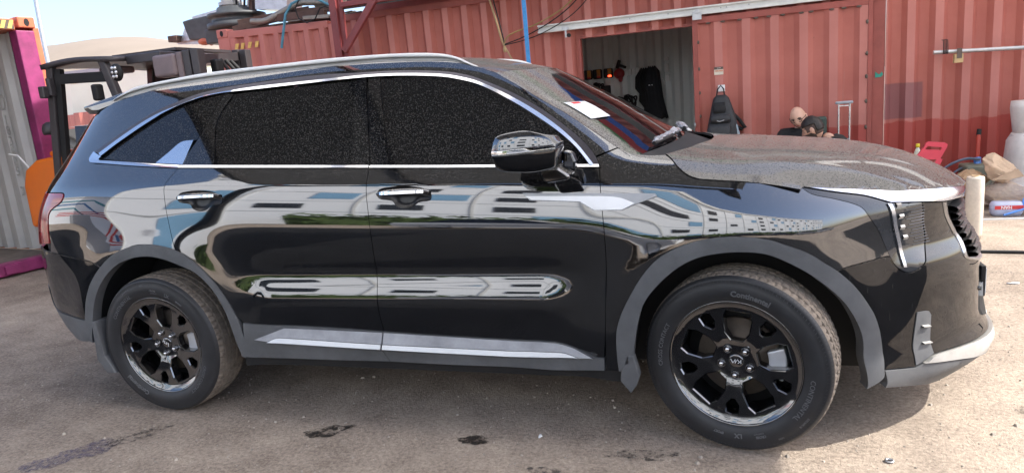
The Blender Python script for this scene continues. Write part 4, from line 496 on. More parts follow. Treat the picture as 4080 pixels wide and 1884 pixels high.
mb = MB(); mb.add([(2.55, 3.92, 3.15), (12, 3.92, 3.15), (12, 5.3, 3.15), (2.55, 5.3, 3.15)], [(0, 1, 2, 3)]); part("awning_sheet", mb, M_SHEET, AW)
for x in (3.4, 6.2, 8.8): mb = MB(); mb.beam((x, 5.3, 3.0), (x, 3.76, 3.12), .05); part("strut", mb, M_POST, AW)
M_SLAT = simple("grille plastic", (.035, .036, .038), .35, var=.1)
M_TRIMG = simple("grey satin trim", (.30, .31, .33), .3, .4, var=.06)
M_TRIMW = simple("bright satin trim", (.72, .73, .75), .28, .3, var=.04)
M_FIN = simple("lamp fin", (.16, .165, .175), .25, .5, var=.1)
M_TRIMTOP = dusty("dusty trim with dark reflection", (.10, .09, .10), metal=.6, rough=.28, amount=.6, streak=0)  # upper chrome face darkened as if mirroring the canopy; the speckle is dust
# ------------------------------------------------------------------ car panels
def cr(pts, step):
    """Catmull-Rom through points, resampled"""
    P = np.array(pts, float)
    if len(P) < 2: return P
    if len(P) == 2: Q = P
    E = np.vstack([2*P[0]-P[1], P, 2*P[-1]-P[-2]]); out = []
    for i in range(len(P)-1):
        p0, p1, p2, p3 = E[i:i+4]; L = np.linalg.norm(p2-p1); n = max(1, int(round(L/step)))
        # centripetal-like: damp tangents on uneven spacing
        m1 = (p2-p0)*L/max(1e-6, np.linalg.norm(p1-p0)+L); m2 = (p3-p1)*L/max(1e-6, np.linalg.norm(p3-p2)+L)
        for k in range(n):
            t = k/n; t2, t3 = t*t, t*t*t
            out.append((2*t3-3*t2+1)*p1+(t3-2*t2+t)*m1+(-2*t3+3*t2)*p2+(t3-t2)*m2)
    out.append(P[-1]); return np.array(out)
def outline(segs, step=.014):
    o = []
    for s in segs:
        q = cr(s, step)
        if o and len(q): q = q[np.linalg.norm(q-o[-1], axis=1) > 1e-5] if np.linalg.norm(q[0]-o[-1]) < 1e-3 else q
        o += list(q)
    o = np.array(o)
    keep = [0]
    for i in range(1, len(o)):
        if np.linalg.norm(o[i]-o[keep[-1]]) > 2e-3: keep.append(i)
    o = o[keep]
    while np.linalg.norm(o[0]-o[-1]) < 2e-3: o = o[:-1]
    return o
def area2(P): x, y = P.T; return .5*np.sum(x*np.roll(y, -1)-np.roll(x, -1)*y)
def inset(P, d):
    if area2(P) < 0: P = P[::-1]
    a = P-np.roll(P, 1, 0); b = np.roll(P, -1, 0)-P
    a /= np.linalg.norm(a, axis=1)[:, None]+1e-9; b /= np.linalg.norm(b, axis=1)[:, None]+1e-9
    na = np.stack([-a[:, 1], a[:, 0]], 1); nb = np.stack([-b[:, 1], b[:, 0]], 1)
    n = na+nb; n /= np.maximum(np.linalg.norm(n, axis=1), .5)[:, None]**2/1.0
    n = n/np.maximum(1, np.linalg.norm(n, axis=1)/1.6)[:, None]
    return P+n*d
def inside(P, q):
    x, y = q[:, 0], q[:, 1]; r = np.zeros(len(q), bool); j = len(P)-1
    for i in range(len(P)):
        xi, yi, xj, yj = *P[i], *P[j]
        c = ((yi > y) != (yj > y)) & (x < (xj-xi)*(y-yi)/(yj-yi+1e-12)+xi); r ^= c; j = i
    return r
def dist_poly(P, q):
    d = np.full(len(q), 9.)
    for i in range(len(P)):
        a, b = P[i], P[(i+1) % len(P)]; ab = b-a; t = np.clip(((q-a)@ab)/(ab@ab+1e-12), 0, 1)
        d = np.minimum(d, np.linalg.norm(q-a-t[:, None]*ab, axis=1))
    return d
def tri(P, holes=(), step=.03):
    lo, hi = P.min(0), P.max(0)
    g = np.stack(np.meshgrid(np.arange(lo[0]+step/2, hi[0], step), np.arange(lo[1]+step/2, hi[1], step)), -1).reshape(-1, 2)
    m = inside(P, g)
    for h in holes: m &= ~inside(h, g)
    g = g[m]; dd = dist_poly(P, g)
    for h in holes: dd = np.minimum(dd, dist_poly(h, g))
    g = g[dd > step*.35]
    verts = list(P); loops = [list(range(len(P)))]
    for h in holes: loops.append(list(range(len(verts), len(verts)+len(h)))); verts += list(h)
    edges = [(l[i], l[(i+1) % len(l)]) for l in loops for i in range(len(l))]
    verts += list(g)
    V, _, F, *_ = delaunay_2d_cdt([Vector(map(float, v)) for v in verts], edges, [], 1, 1e-6)
    V = np.array([tuple(v) for v in V]); out = []
    F = np.array([f for f in F]); c = V[F].mean(1); k = inside(P, c)
    for h in holes: k &= ~inside(h, c)
    F = F[k]; a = V[F]; ar = (a[:, 1, 0]-a[:, 0, 0])*(a[:, 2, 1]-a[:, 0, 1])-(a[:, 1, 1]-a[:, 0, 1])*(a[:, 2, 0]-a[:, 0, 0])
    F[ar < 0] = F[ar < 0][:, ::-1]
    return V, F
def mesh_n(name, V, F, NL, mat, parent, loops=None):
    """mesh with given corner normals"""
    me = bpy.data.meshes.new(name); me.from_pydata([tuple(v) for v in V], [], [tuple(int(i) for i in f) for f in F])
    me.polygons.foreach_set('use_smooth', [True]*len(me.polygons)); me.normals_split_custom_set([tuple(n) for n in NL])
    me.materials.append(mat); o = bpy.data.objects.new(name, me); COL.objects.link(o)
    if parent is not None: o.parent = parent
    return o
def panel(name, key, mat, parent, off=0., gap=.0028, fl=.014, step=.03, fn=None, holes=(), ostep=.014, crown=0.):
    P = outline(OUT[key], ostep) if isinstance(key, str) else key
    if area2(P) < 0: P = P[::-1]
    P = inset(P, gap) if gap else P
    hs = []
    for h in holes:
        q = outline(OUT[h], .01); q = q if area2(q) < 0 else q[::-1]; hs.append(q)
    V2, F = tri(P, hs, step)
    fn = fn or (lambda u, z: (S(u, z), SN(u, z)))
    X, Nn = fn(V2[:, 0], V2[:, 1]); o_ = off
    if crown:
        dd = dist_poly(P, V2); t = np.clip(dd/.012, 0, 1); o_ = off*np.sqrt(1-(1-t)**2*.75)
        X = X+Nn*np.reshape(o_, (-1, 1))
    else: X = X+Nn*off
    V = list(X); FF = [tuple(f) for f in F]; NL = [Nn[i] for f in F for i in f]
    for L in [P]+hs:
        A, NA = fn(L[:, 0], L[:, 1]); A = A+NA*off*(.5 if crown else 1); B = A-NA*(fl+max(off, 0)); b = len(V); n = len(L)
        V += list(A)+list(B)
        for i in range(n):
            j = (i+1) % n; q = (b+i, b+n+i, b+n+j, b+j)
            nn = np.cross(A[j]-A[i], NA[i]); nn /= np.linalg.norm(nn)+1e-9
            FF.append(q); NL += [nn]*4
    return mesh_n(name, np.array(V), FF, NL, mat, parent)
def ribbon(name, rows, offs, mat, parent, flip=False):
    """strip lofted through (u,z) curves lifted off the body by offs"""
    n = 90; G = []
    for c, o_ in zip(rows, offs):
        q = cr(c, .004); s = np.concatenate([[0], np.cumsum(np.linalg.norm(np.diff(q, axis=0), axis=1))]); s /= s[-1]
        t = np.linspace(0, 1, n); q = np.stack([np.interp(t, s, q[:, k]) for k in (0, 1)], 1)
        G.append(S(q[:, 0], q[:, 1])+SN(q[:, 0], q[:, 1])*o_)
    mb = MB(); mb.grid(np.array(G), True)
    o = obj(name, mb, mat, parent); return o
CAR = empty("suv", (0, 0, 0), "large dusty black suv parked side-on in front of the red containers", "car")
SPLITN = []
def P_(name, key, mat, par=None, **k):
    o = panel(name, key, mat, par or CAR, **k); return o
fd = P_("front_door", 'front_door', M_PAINT, holes=('handle_cup_front',), step=.022)
rd = P_("rear_door", 'rear_door', M_PAINT, holes=('handle_cup_rear',), step=.022)
P_("body_side_panel", 'body_side_panel', M_PAINT, step=.024)
P_("front_fender", 'front_fender', M_PAINT, step=.022)
P_("rear_bumper", 'rear_bumper', M_PAINTB, step=.024)
fb = P_("front_bumper", 'front_bumper', M_PAINTB, step=.024)
P_("door_glass", 'front_door_glass', M_GLASS, fd, off=-.006, gap=.002, fl=.004)
P_("door_glass", 'rear_door_glass', M_GLASS, rd, off=-.006, gap=.002, fl=.004)
P_("pillar_cover", 'center_pillar_cover_b', M_GLOSSBLK, fd, off=-.001, gap=.0015, fl=.006)
P_("pillar_cover", 'center_pillar_cover_a', M_GLOSSBLK, rd, off=-.001, gap=.0015, fl=.006)
P_("pillar_cover", 'rear_pillar_cover', M_GLOSSBLK, rd, off=-.001, gap=.0015, fl=.006)
P_("quarter_glass", 'front_quarter_glass', M_GLASS, fd, off=-.006, gap=.002, fl=.004)
P_("glass_divider", 'glass_divider', M_GLOSSBLK, fd, off=-.002, gap=.001, fl=.004)
P_("rear_quarter_glass", 'rear_quarter_glass', M_GLASS, CAR, off=-.006, gap=.002, fl=.004)
P_("pillar_blade", 'pillar_blade', M_CHROME, CAR, off=.002, gap=.001, fl=.006)
P_("sill_cladding", 'front_sill_cladding', M_CLAD, fd, off=.008, fl=.03)
P_("sill_cladding", 'rear_sill_cladding', M_CLAD, rd, off=.008, fl=.03)
P_("wheel_arch_trim", 'front_arch_trim', M_CLAD, CAR, off=.012, gap=0, fl=.04, crown=1)
P_("wheel_arch_trim", 'rear_arch_trim', M_CLAD, CAR, off=.012, gap=0, fl=.04, crown=1)
P_("rear_bumper_cladding", 'rear_bumper_cladding', M_CLAD, CAR, off=.004)
P_("taillight", 'taillight', M_RED, CAR, off=.003)
hl = P_("headlight", 'headlight', M_LENS, CAR, off=-.001)
P_("light_bar", 'headlight_bar', M_DRL, hl, off=.012, gap=.001, crown=1)
P_("light_strip", 'light_strip', M_DRL, hl, off=.006, gap=0, step=.01)
gr = P_("grille", 'grille', M_BLACK, fb, off=-.03)
P_("skid_plate", 'skid_plate', M_SILVERP, fb, off=.012, fl=.03)
P_("bumper_lip", 'bumper_lip', M_CLAD, fb, off=.006, fl=.03)
P_("corner_vent", 'corner_vent', M_CLAD, fb, off=.004)
ft = P_("fender_trim", 'fender_trim', M_TRIMG, CAR, off=.007, gap=0, step=.015)
P_("trim_blade", 'trim_blade', M_TRIMW, ft, off=.011, gap=0, step=.015)
# sloping sill ledges with a bright strip, split at the door gap
def ledge(key, mat, nm, off0, off1):
    V2, F = tri(outline(OUT[key], .012), (), .02)
    return V2, F
for key, mat, nm, off in (('sill_ledge', M_CLADL, 'sill_ledge', .0), ('sill_trim', M_SILVER, 'sill_trim', .0)):
    P = outline(OUT[key], .012); P = P if area2(P) > 0 else P[::-1]
    ztop = lambda x: np.interp(x, [-.75, -.121, .485, .80], [.487, .461, .437, .40])
    def fnl(u, z, ztop=ztop):
        X = S(u, z).copy(); d = np.clip(ztop(u)-z, 0, .12)
        X[:, 1] -= .010+d*.55
        nn = np.zeros_like(X); nn[:, 1] = -.876; nn[:, 2] = .482
        return X, nn
    # cut in two at the door gap
    for side, par in ((0, rd), (1, fd)):
        xs = -.122
        Q = P.copy()
        # clip polygon by x
        out = []
        for i in range(len(Q)):
            a, b = Q[i], Q[(i+1) % len(Q)]; ia = (a[0] > xs+.004) if side else (a[0] < xs-.004); ib = (b[0] > xs+.004) if side else (b[0] < xs-.004)
            e = xs+(.004 if side else -.004)
            if ia: out.append(a)
            if ia != ib: t = (e-a[0])/(b[0]-a[0]); out.append(a+t*(b-a))
        Q = np.array(out)
        panel(nm, Q, mat, par, off=.0 if nm == 'sill_ledge' else .003, gap=0, fl=.02, fn=fnl, step=.02)
# chrome window surround: a rounded strip whose lower face looks outwards
ribbon("window_trim", [OUT['c_dlo_out'][0], OUT['c_dlo_mid'][0]], [.002, .0045], M_TRIMTOP, CAR)
ribbon("window_trim", [OUT['c_dlo_mid'][0], OUT['c_dlo_in'][0]], [.0045, .0085], M_CHROME, CAR)
ribbon("window_trim", [OUT['c_dlo_in'][0], OUT['c_dlo_in'][0]], [.009, -.008], M_GLOSSBLK, CAR)
ribbon("window_trim", [OUT['c_dlo_bot_in'][0], [((a[0]+b[0])/2, (a[1]+b[1])/2) for a, b in zip(OUT['c_dlo_bot_in'][0], OUT['c_dlo_bot_out'][0])], OUT['c_dlo_bot_out'][0]], [.004, .0065, .008], M_CHROME, CAR)
for k, par in (('f', fd), ('r', rd)):
    ribbon("belt_trim", [OUT['c_belt_%st' % k][0], [((a[0]+b[0])/2, (a[1]+b[1])/2) for a, b in zip(OUT['c_belt_%st' % k][0], OUT['c_belt_'+k][0])], OUT['c_belt_'+k][0]], [.0045, .0062, .0080], M_CHROME, par)
# ---- door handles
for key, par, c0 in (('handle_cup_front', fd, None), ('handle_cup_rear', rd, None)):
    q = outline(OUT[key], .01); q = q if area2(q) > 0 else q[::-1]; cx, cz = (q.min(0)+q.max(0))/2; w, h = (q.max(0)-q.min(0))
    def bowl(u, z, q=q):
        X = S(u, z); Nn = SN(u, z); d = dist_poly(q, np.stack([u, z], 1)); t = np.clip(d/.030, 0, 1); X = X-Nn*(.020*(1-(1-t)**2))[:, None]-Nn*.001
        return X, Nn
    V2, F = tri(q, (), .008); X, Nn = bowl(V2[:, 0], V2[:, 1]); mb = MB(); mb.add(X, [tuple(f) for f in F], True); hd = obj("handle_cup", mb, M_HCUP, par, fixn=False)
    zt = q[:, 1].max()-.032; mb = MB(); us = np.linspace(cx-w*.47, cx+w*.47, 25); rows = []
    for k in range(10):
        a = 2*math.pi*k/9; t = (us-cx)/(w*.5); prof = np.sqrt(np.clip(1-np.abs(t)**5, 0, 1))
        zz = zt-.004*t*0+math.sin(a)*.0125*prof+.004*(1-t*t); dep = .018*(1-t**4)+.004+math.cos(a)*.009*prof
        rows.append(S(us, zz)+SN(us, zz)*dep[:, None])
    mb.grid(np.array(rows)); obj("handle", mb, M_CHROME if False else M_PAINT, par)
    zz = zt+.006+0*us; t = (us-cx)/(w*.5); A = S(us, zz)+SN(us, zz)*(.018*(1-t**4)+.0135)[:, None]; zz = zt-.006+0*us; B = S(us, zz)+SN(us, zz)*(.018*(1-t**4)+.0135)[:, None]
    mb = MB(); mb.grid(np.array([A[2:-2], B[2:-2]])); obj("handle_strip", mb, M_CHROME, par)
# ---- bonnet
hp = [list(OUT['h_shut']), list(OUT['h_front'])]
EDG = np.array(OUT['hood_edge']+[[2.355, -.16, .926], [2.37, 0, .922]])
half = np.vstack([cr(OUT['h_shut'], .02), cr(EDG[:, :2], .02)]); half = half[np.concatenate([[True], np.linalg.norm(np.diff(half, axis=0), axis=1) > 2e-3])]
cowl = cr([(1.1365, -.66), (1.19, -.52), (1.25, -.36), (1.30, -.17), (1.315, 0)], .03)
near = np.vstack([cowl[::-1], half[1:]])                            # from the cowl centre round to the nose centre
ring = np.vstack([near, (near*[1, -1])[::-1][1:-1]])
def HN(x, y):
    e = 2e-3; dx = (H(x+e, y)-H(x-e, y))/(2*e); dy = (H(x, y+e)-H(x, y-e))/(2*e); n = np.stack([-dx, -dy, np.ones_like(dx)], -1); return n/np.linalg.norm(n, axis=-1, keepdims=True)
EQ = cr(EDG, .01); ED = H(EQ[:, 0], EQ[:, 1])-EQ[:, 2]
def HZ(x, y):
    x = np.atleast_1d(np.asarray(x, float)); yy = -np.abs(np.atleast_1d(np.asarray(y, float))); d2 = (x[:, None]-EQ[None, :, 0])**2+(yy[:, None]-EQ[None, :, 1])**2; i = d2.argmin(1); d = np.sqrt(d2[np.arange(len(x)), i])
    wgt = np.exp(-d2/.05**2); dl = (wgt*ED).sum(1)/(wgt.sum(1)+1e-30); dl = np.where(wgt.sum(1) > 1e-8, dl, ED[i])
    return H(x, yy)-dl*np.clip(1-d/.24, 0, 1)**1.7
def HZN(x, y):
    e = 3e-3; dx = (HZ(x+e, y)-HZ(x-e, y))/(2*e); dy = (HZ(x, y+e)-HZ(x, y-e))/(2*e); n = np.stack([-dx, -dy, np.ones_like(dx)], -1); return n/np.linalg.norm(n, axis=-1, keepdims=True)
panel("hood", ring, M_HOOD, CAR, gap=.002, fl=.012, step=.026, fn=lambda x, y: (np.stack([x, y, HZ(x, y)], -1), HZN(x, y)))
# ---- windscreen
E3 = S(*np.array(OUT['c_ws_near'][0]).T)
def WS(t, s):
    i = np.linspace(0, 1, len(E3)); e = np.stack([np.interp(t, i, E3[:, k]) for k in range(3)], -1); b = .10+.05*t
    return np.stack([e[..., 0]+b*(1-s*s), -np.abs(e[..., 1])*s, e[..., 2]+.015*(1-s*s)], -1)
t_, s_ = np.meshgrid(np.linspace(0, 1.16, 50), np.linspace(-1, 1, 81), indexing='ij')
def WSX(t, s):
    tt = np.minimum(t, 1); p0 = WS(tt, s); ex = (t-tt)[..., None]*np.array([.62, 0, -.40]); return p0+ex
mb = MB(); mb.grid(WSX(t_, s_), True, flip=False); ws = obj("windshield", mb, M_WSHIELD, CAR)
sw_t = [-.1, .125, .266, .401, .534, .672, .802, 1.2]; sw_s = [.0, .353, .582, .713, .805, .865, .898, .915]
def dustv(t, s):
    lim = np.interp(t, sw_t, sw_s); near_d = ss(-.012, .012, s-lim); top = ss(.13, .09, t+.0*s)
    far = ss(-.80, -.90, s); return np.clip(np.maximum(np.maximum(near_d, top*ss(-.1, .3, s)), far*.8), 0, 1)
at = ws.data.attributes.new("dust", 'FLOAT', 'POINT'); at.data.foreach_set('value', dustv(t_, s_).reshape(-1).astype(np.float32))
# ---- roof
rc = cr(OUT['c_rail'][0], .05); RX = S(rc[:, 0], rc[:, 1]); o_ = np.argsort(RX[:, 0]); RX = RX[o_]
xs = np.linspace(-1.86, RX[-1, 0], 60); ye = np.interp(xs, RX[:, 0], -RX[:, 1]); ze = np.interp(xs, RX[:, 0], RX[:, 2]); G = []
for s in np.linspace(-1, 1, 41):
    fw = np.clip((xs-.1)/.32, 0, 1)**2*.10*(1-s*s)
    G.append(np.stack([xs+fw, s*ye, ze+.032*(1-s**2)*np.interp(xs, [-1.86, -1.4, 0, .43], [.5, 1, 1, .5])], -1))
mb = MB(); mb.grid(np.array(G)); obj("roof", mb, M_HOOD, CAR)
# ---- spoiler
prof = [(-1.66, 1.648), (-1.80, 1.622), (-1.962, 1.592), (-1.958, 1.576), (-1.927, 1.552), (-1.84, 1.545), (-1.66, 1.60)]
mb = MB(); rows = []
for y in (-.60, -.585, -.56, -.3, 0, .3, .56, .585, .60):
    k = 1 if abs(y) < .57 else (.96 if abs(y) < .59 else .80)
    rows.append([(-1.70+(x+1.70)*k-.05*(1-(y/.6)**2)*(x < -1.75), y*1.04, 1.60+(z-1.60)*(1 if abs(y) < .59 else .55)+.028*(1-(y/.6)**2)) for x, z in prof+[prof[0]]])
mb.grid(np.array(rows), False); mb.f += [tuple(range(len(prof)))[::-1], tuple(8*(len(prof)+1)+i for i in range(len(prof)))]; mb.sm += [False]*2
obj("spoiler", mb, M_PAINT, CAR, bevel=.006, merge=True)
# ---- roof rails
rt = [(-1.72, 1.612), (-1.673, 1.632), (-1.565, 1.667), (-1.35, 1.688), (-1.096, 1.701), (-.829, 1.703), (-.51, 1.703), (-.239, 1.697), (-.035, 1.687), (.161, 1.665), (.236, 1.641), (.302, 1.606), (.365, 1.580), (.385, 1.570)]
rbm = [(-1.72, 1.606), (-1.602, 1.625), (-1.41, 1.650), (-1.164, 1.660), (-.817, 1.666), (-.442, 1.663), (-.161, 1.660), (.039, 1.645), (.219, 1.627), (.292, 1.600), (.365, 1.573), (.385, 1.566)]
xr = np.linspace(-1.72, .385, 80); zt = ip(xr, *zip(*rt)); zb = ip(xr, *zip(*rbm)); yc = np.interp(xr, RX[:, 0], RX[:, 1])+.012
def railrow(dy, k): return np.stack([xr, yc+dy, zb+(zt-zb)*k], -1)
mb = MB(); mb.grid(np.array([railrow(-.004, .50), railrow(-.007, .62), railrow(-.004, .90), railrow(.006, 1.0), railrow(.024, .97), railrow(.030, .6), railrow(.030, 0)])); obj("roof_rail", mb, M_RAIL, CAR)
mb = MB(); mb.grid(np.array([railrow(.000, -.12), railrow(.002, .1), railrow(.003, .44), railrow(.010, .50)])); obj("rail_base", mb, M_SILVERP, CAR)
# ---- mirror
mr = empty("mirror", (0, 0, 0)); mr.parent = CAR
top = [(.529, 1.251), (.546, 1.303), (.598, 1.318), (.659, 1.323), (.717, 1.311), (.759, 1.287), (.779, 1.255)]
bot = [(.529, 1.246), (.533, 1.195), (.605, 1.170), (.685, 1.166), (.735, 1.172), (.774, 1.186), (.779, 1.246)]
def mirror_rows(prof, zmid, k0=0.0, k1=1.0):
    xs = np.linspace(.531, .777, 26); z1 = ip(xs, *zip(*[(a, b) for a, b in prof])); G = []
    for q in np.linspace(0, math.pi/2, 12):
        pass
    return xs, z1
def msurf(x, z):
    """outer skin of the mirror shell: bulges towards the viewer"""
    t = (x-.655)/.127; q = (z-1.243)/.085
    return -1.035-.065*np.sqrt(np.clip(1-.55*np.abs(t)**2.6-.62*np.abs(q)**2.3, .0, 1))
def mshell(name, zlo, zhi, mat, off=0):
    xs = np.linspace(.529, .779, 30); lo, hi = zlo(xs), zhi(xs); R = []
    for k in np.linspace(0, 1, 14):
        z = lo+(hi-lo)*k; R.append(np.stack([xs, msurf(xs, z)-off, z], -1))
    top_ = R[-1].copy(); bk = top_.copy(); bk[:, 1] = -.945; bk[:, 2] = np.minimum(bk[:, 2], 1.29); b0 = R[0].copy(); bb_ = b0.copy(); bb_[:, 1] = -.945
    mb = MB(); mb.grid(np.array([bb_, b0*1.0]+R+[bk])); L = np.array([r_[0] for r_ in R]); 
    for e in (0, -1):
        A = np.array([r_[e] for r_ in R]); B = A.copy(); B[:, 1] = -.945; mb.grid(np.array([A, B]))
    return obj(name, mb, mat, mr)
zt_ = lambda x: ip(x, *zip(*top)); zb_ = lambda x: ip(x, *zip(*bot))
line = lambda x: 1.243+.006*(x-.655)/.125
strip = lambda x: np.where(x < .66, line(x)+.014, line(x)+.014-.018*ss(.66, .70, x))
mshell("mirror_cap", lambda x: np.minimum(line(x)+.016, zt_(x)), lambda x: np.maximum(zt_(x), line(x)+.0161), M_PAINT)
mshell("mirror_housing", lambda x: np.minimum(zb_(x), line(x)-.001), lambda x: line(x), M_GLOSSBLK)
mshell("indicator", lambda x: line(x)+.001, lambda x: np.maximum(strip(x)+.001, line(x)+.004), M_CHROME, .003)
mb = MB(); mb.prism([(.685, 1.172), (.765, 1.172), (.812, 1.135), (.80, 1.122), (.715, 1.112), (.70, 1.125)], -1.01, -.90); obj("mirror_foot", mb, M_PAINT, mr, bevel=.012, seg=3)
mb = MB(); mb.prism([(.775, 1.23), (.81, 1.218), (.822, 1.185), (.818, 1.155), (.77, 1.165)], -.955, -.90); obj("mirror_arm", mb, M_GLOSSBLK, mr, bevel=.008)
# ---- tail and inner body
uu, zz = np.meshgrid(np.linspace(-2.8424, -2.22, 40), np.linspace(.60, 1.58, 50), indexing='ij')
uq, zq = np.meshgrid(np.linspace(-2.8424, 3.056, 160), np.linspace(.24, 1.55, 70), indexing='ij')
mb = MB(); g = S(uu, zz); mb.grid(g); obj("tailgate", mb, M_PAINT, CAR)
mb = MB(); ui, zi = np.meshgrid(np.linspace(-2.8424, .40, 90), np.linspace(.27, 1.56, 60), indexing='ij'); I = S(ui, zi)-SN(ui, zi)*.035
r1 = np.hypot(I[..., 0]-1.4075, I[..., 2]-.36); r2 = np.hypot(I[..., 0]+1.4075, I[..., 2]-.36)
def inner(U0, U1, Z0, Z1, nu, nz, d=.035):
    u, z = np.meshgrid(np.linspace(U0, U1, nu), np.linspace(Z0, Z1, nz), indexing='ij'); u = np.broadcast_to(u, z.shape)
    X = S(u, z)-SN(u, z)*d; return X
inn = MB()
for U0, U1, Z0, Z1 in ((-.92, .95, .26, 1.15), (-2.84, .40, 1.15, 1.58), (-1.9, .95, .95, 1.16), (.94, 2.1, .90, 1.02), (-2.84, -1.80, .36, 1.16), (.40, .93, 1.02, 1.20), (1.86, 3.05, .25, .80), (2.1, 3.05, .78, .86)):
    inn.grid(inner(U0, U1, Z0, Z1, max(6, int((U1-U0)/.05)), max(4, int((Z1-Z0)/.05))))
obj("inner_body", inn, M_BLACK, CAR, fixn=False)
mb = MB(); mb.bb(-2.2, 2.15, -.55, .55, .22, .95).bb(-.85, .88, -.80, .80, .255, .55); obj("underbody", mb, M_BLACK, CAR)
for key, cx in (('c_arch_f', 1.4075), ('c_arch_r', -1.4075)):
    q = cr(OUT[key][0], .03); A = S(q[:, 0], q[:, 1]); B = A.copy(); rows = []
    for k, (yy, sc) in enumerate(((0, 1.0), (-.03, 1.06), (-.2, 1.08), (-.42, 1.05))):
        R = A.copy(); R[:, 0] = cx+(A[:, 0]-cx)*sc; R[:, 2] = .36+(A[:, 2]-.36)*sc; R[:, 1] = A[:, 1]-yy; rows.append(R)
    mb = MB(); mb.grid(np.array(rows)); c = rows[-1]; ctr = np.array([[cx, c[:, 1].mean(), .36]]); b = len(mb.v); mb.v += [tuple(p) for p in c]+[tuple(ctr[0])]
    for i in range(len(c)-1): mb.f.append((b+i, b+i+1, b+len(c))); mb.sm.append(False)
    obj("wheel_liner", mb, M_LINER, CAR)
# ---- mud flaps
mb = MB(); mb.prism([(.975, .40), (1.005, .395), (1.025, .31), (1.012, .27), (.985, .232), (.945, .285), (.950, .33)], -.950, -.905); obj("mud_flap", mb, M_CLAD, CAR, bevel=.006)
mb = MB(); mb.prism([(-1.815, .49), (-1.79, .49), (-1.775, .30), (-1.74, .245), (-1.72, .205), (-1.78, .205), (-1.83, .28)], -.95, -.74); obj("mud_flap", mb, M_CLAD, CAR, bevel=.006)
# ---- front face details
for i in range(8):
    z0 = .648+.0285*i; us_ = np.linspace(2.465+.012*abs(i-8)*.9, 3.056, 16); rows = []
    for dz, do in ((0, -.03), (.002, .006), (.012, .014), (.020, .004), (.022, -.03)):
        jag = .002*(np.arange(16) % 2); rows.append(S(us_, z0+dz+0*us_)+SN(us_, z0+dz+0*us_)*(do+jag*(do > 0))[:, None])
    mb = MB(); mb.grid(np.array(rows), False); obj("grille_slat", mb, M_SLAT, gr)
q = np.array(OUT['grille'][0]); q2 = [tuple(a) for a in q]+[(2.72, .605), (3.056, .595)]
ribbon("grille_frame", [q2, [(a+.012, b) for a, b in q2[:4]]+[(2.722, .618), (3.056, .608)], [(a+.028, b+.002) for a, b in q2[:4]]+[(2.73, .632), (3.056, .622)]], [.001, .010, -.004], M_SILVER, fb)
pq = np.array([(2.74, .545), (3.056, .54), (3.056, .345), (2.80, .345), (2.70, .36), (2.68, .45)]); panel("bumper_insert", pq, M_SILVERP, fb, off=.012, gap=0)
# lamp internals: finned reflectors under the lens
for i in range(16):
    z0 = .772+.0115*i; u0 = np.interp(z0, [.75, .96], [2.115, 2.06]); us_ = np.linspace(u0+.012*(i % 3), u0+.10, 5)
    mb = MB(); mb.grid(np.array([S(us_, z0+d+0*us_)+SN(us_, z0+d+0*us_)*o_ for d, o_ in ((0, .0005), (.0016, .003), (.0034, .0005))]), False); obj("lamp_fin", mb, M_FIN, hl)
for z0 in (.925, .882, .84, .80):
    u0 = np.interp(z0, [.75, .96], [2.082, 2.020]); us_ = np.linspace(u0, u0+.022, 4)
    mb = MB(); mb.grid(np.array([S(us_, z0+d+0*us_)+SN(us_, z0+d+0*us_)*o_ for d, o_ in ((0, .001), (.010, .006), (.018, .001))]), False); obj("lamp_lens", mb, M_SILVERP, hl)
for k in (0, 2):
    a, b = np.array(OUT['vent_pts'][k]), np.array(OUT['vent_pts'][k+1]); us_ = np.linspace(a[0], b[0], 4); zs_ = np.linspace(a[1], b[1], 4)
    mb = MB(); mb.grid(np.array([S(us_, zs_+d)+SN(us_, zs_+d)*o_ for d, o_ in ((-.006, .003), (0, .016), (.003, .016), (.006, .003))]), False); obj("vent_fin", mb, M_SILVERP, fb)
pl = empty("number_plate", (0, 0, 0)); pl.parent = CAR
mb = MB(); mb.bb(2.395, 2.415, -.27, .27, .44, .575); obj("plate_holder", mb, M_BLACK, pl, bevel=.004)
mb = MB(); mb.bb(2.4152, 2.419, -.26, .26, .452, .562); obj("plate", mb, M_WHITE, pl)
mb = MB(); mb.cyl((0, 0, 0), .011, .012, 12); se = obj("parking_sensor", mb, M_PAINT, fb); pc = S(2.62, .50); nn = SN(2.62, .50); se.location = tuple(pc+nn*.002); se.rotation_euler = Vector(nn).to_track_quat('Z', 'Y').to_euler()
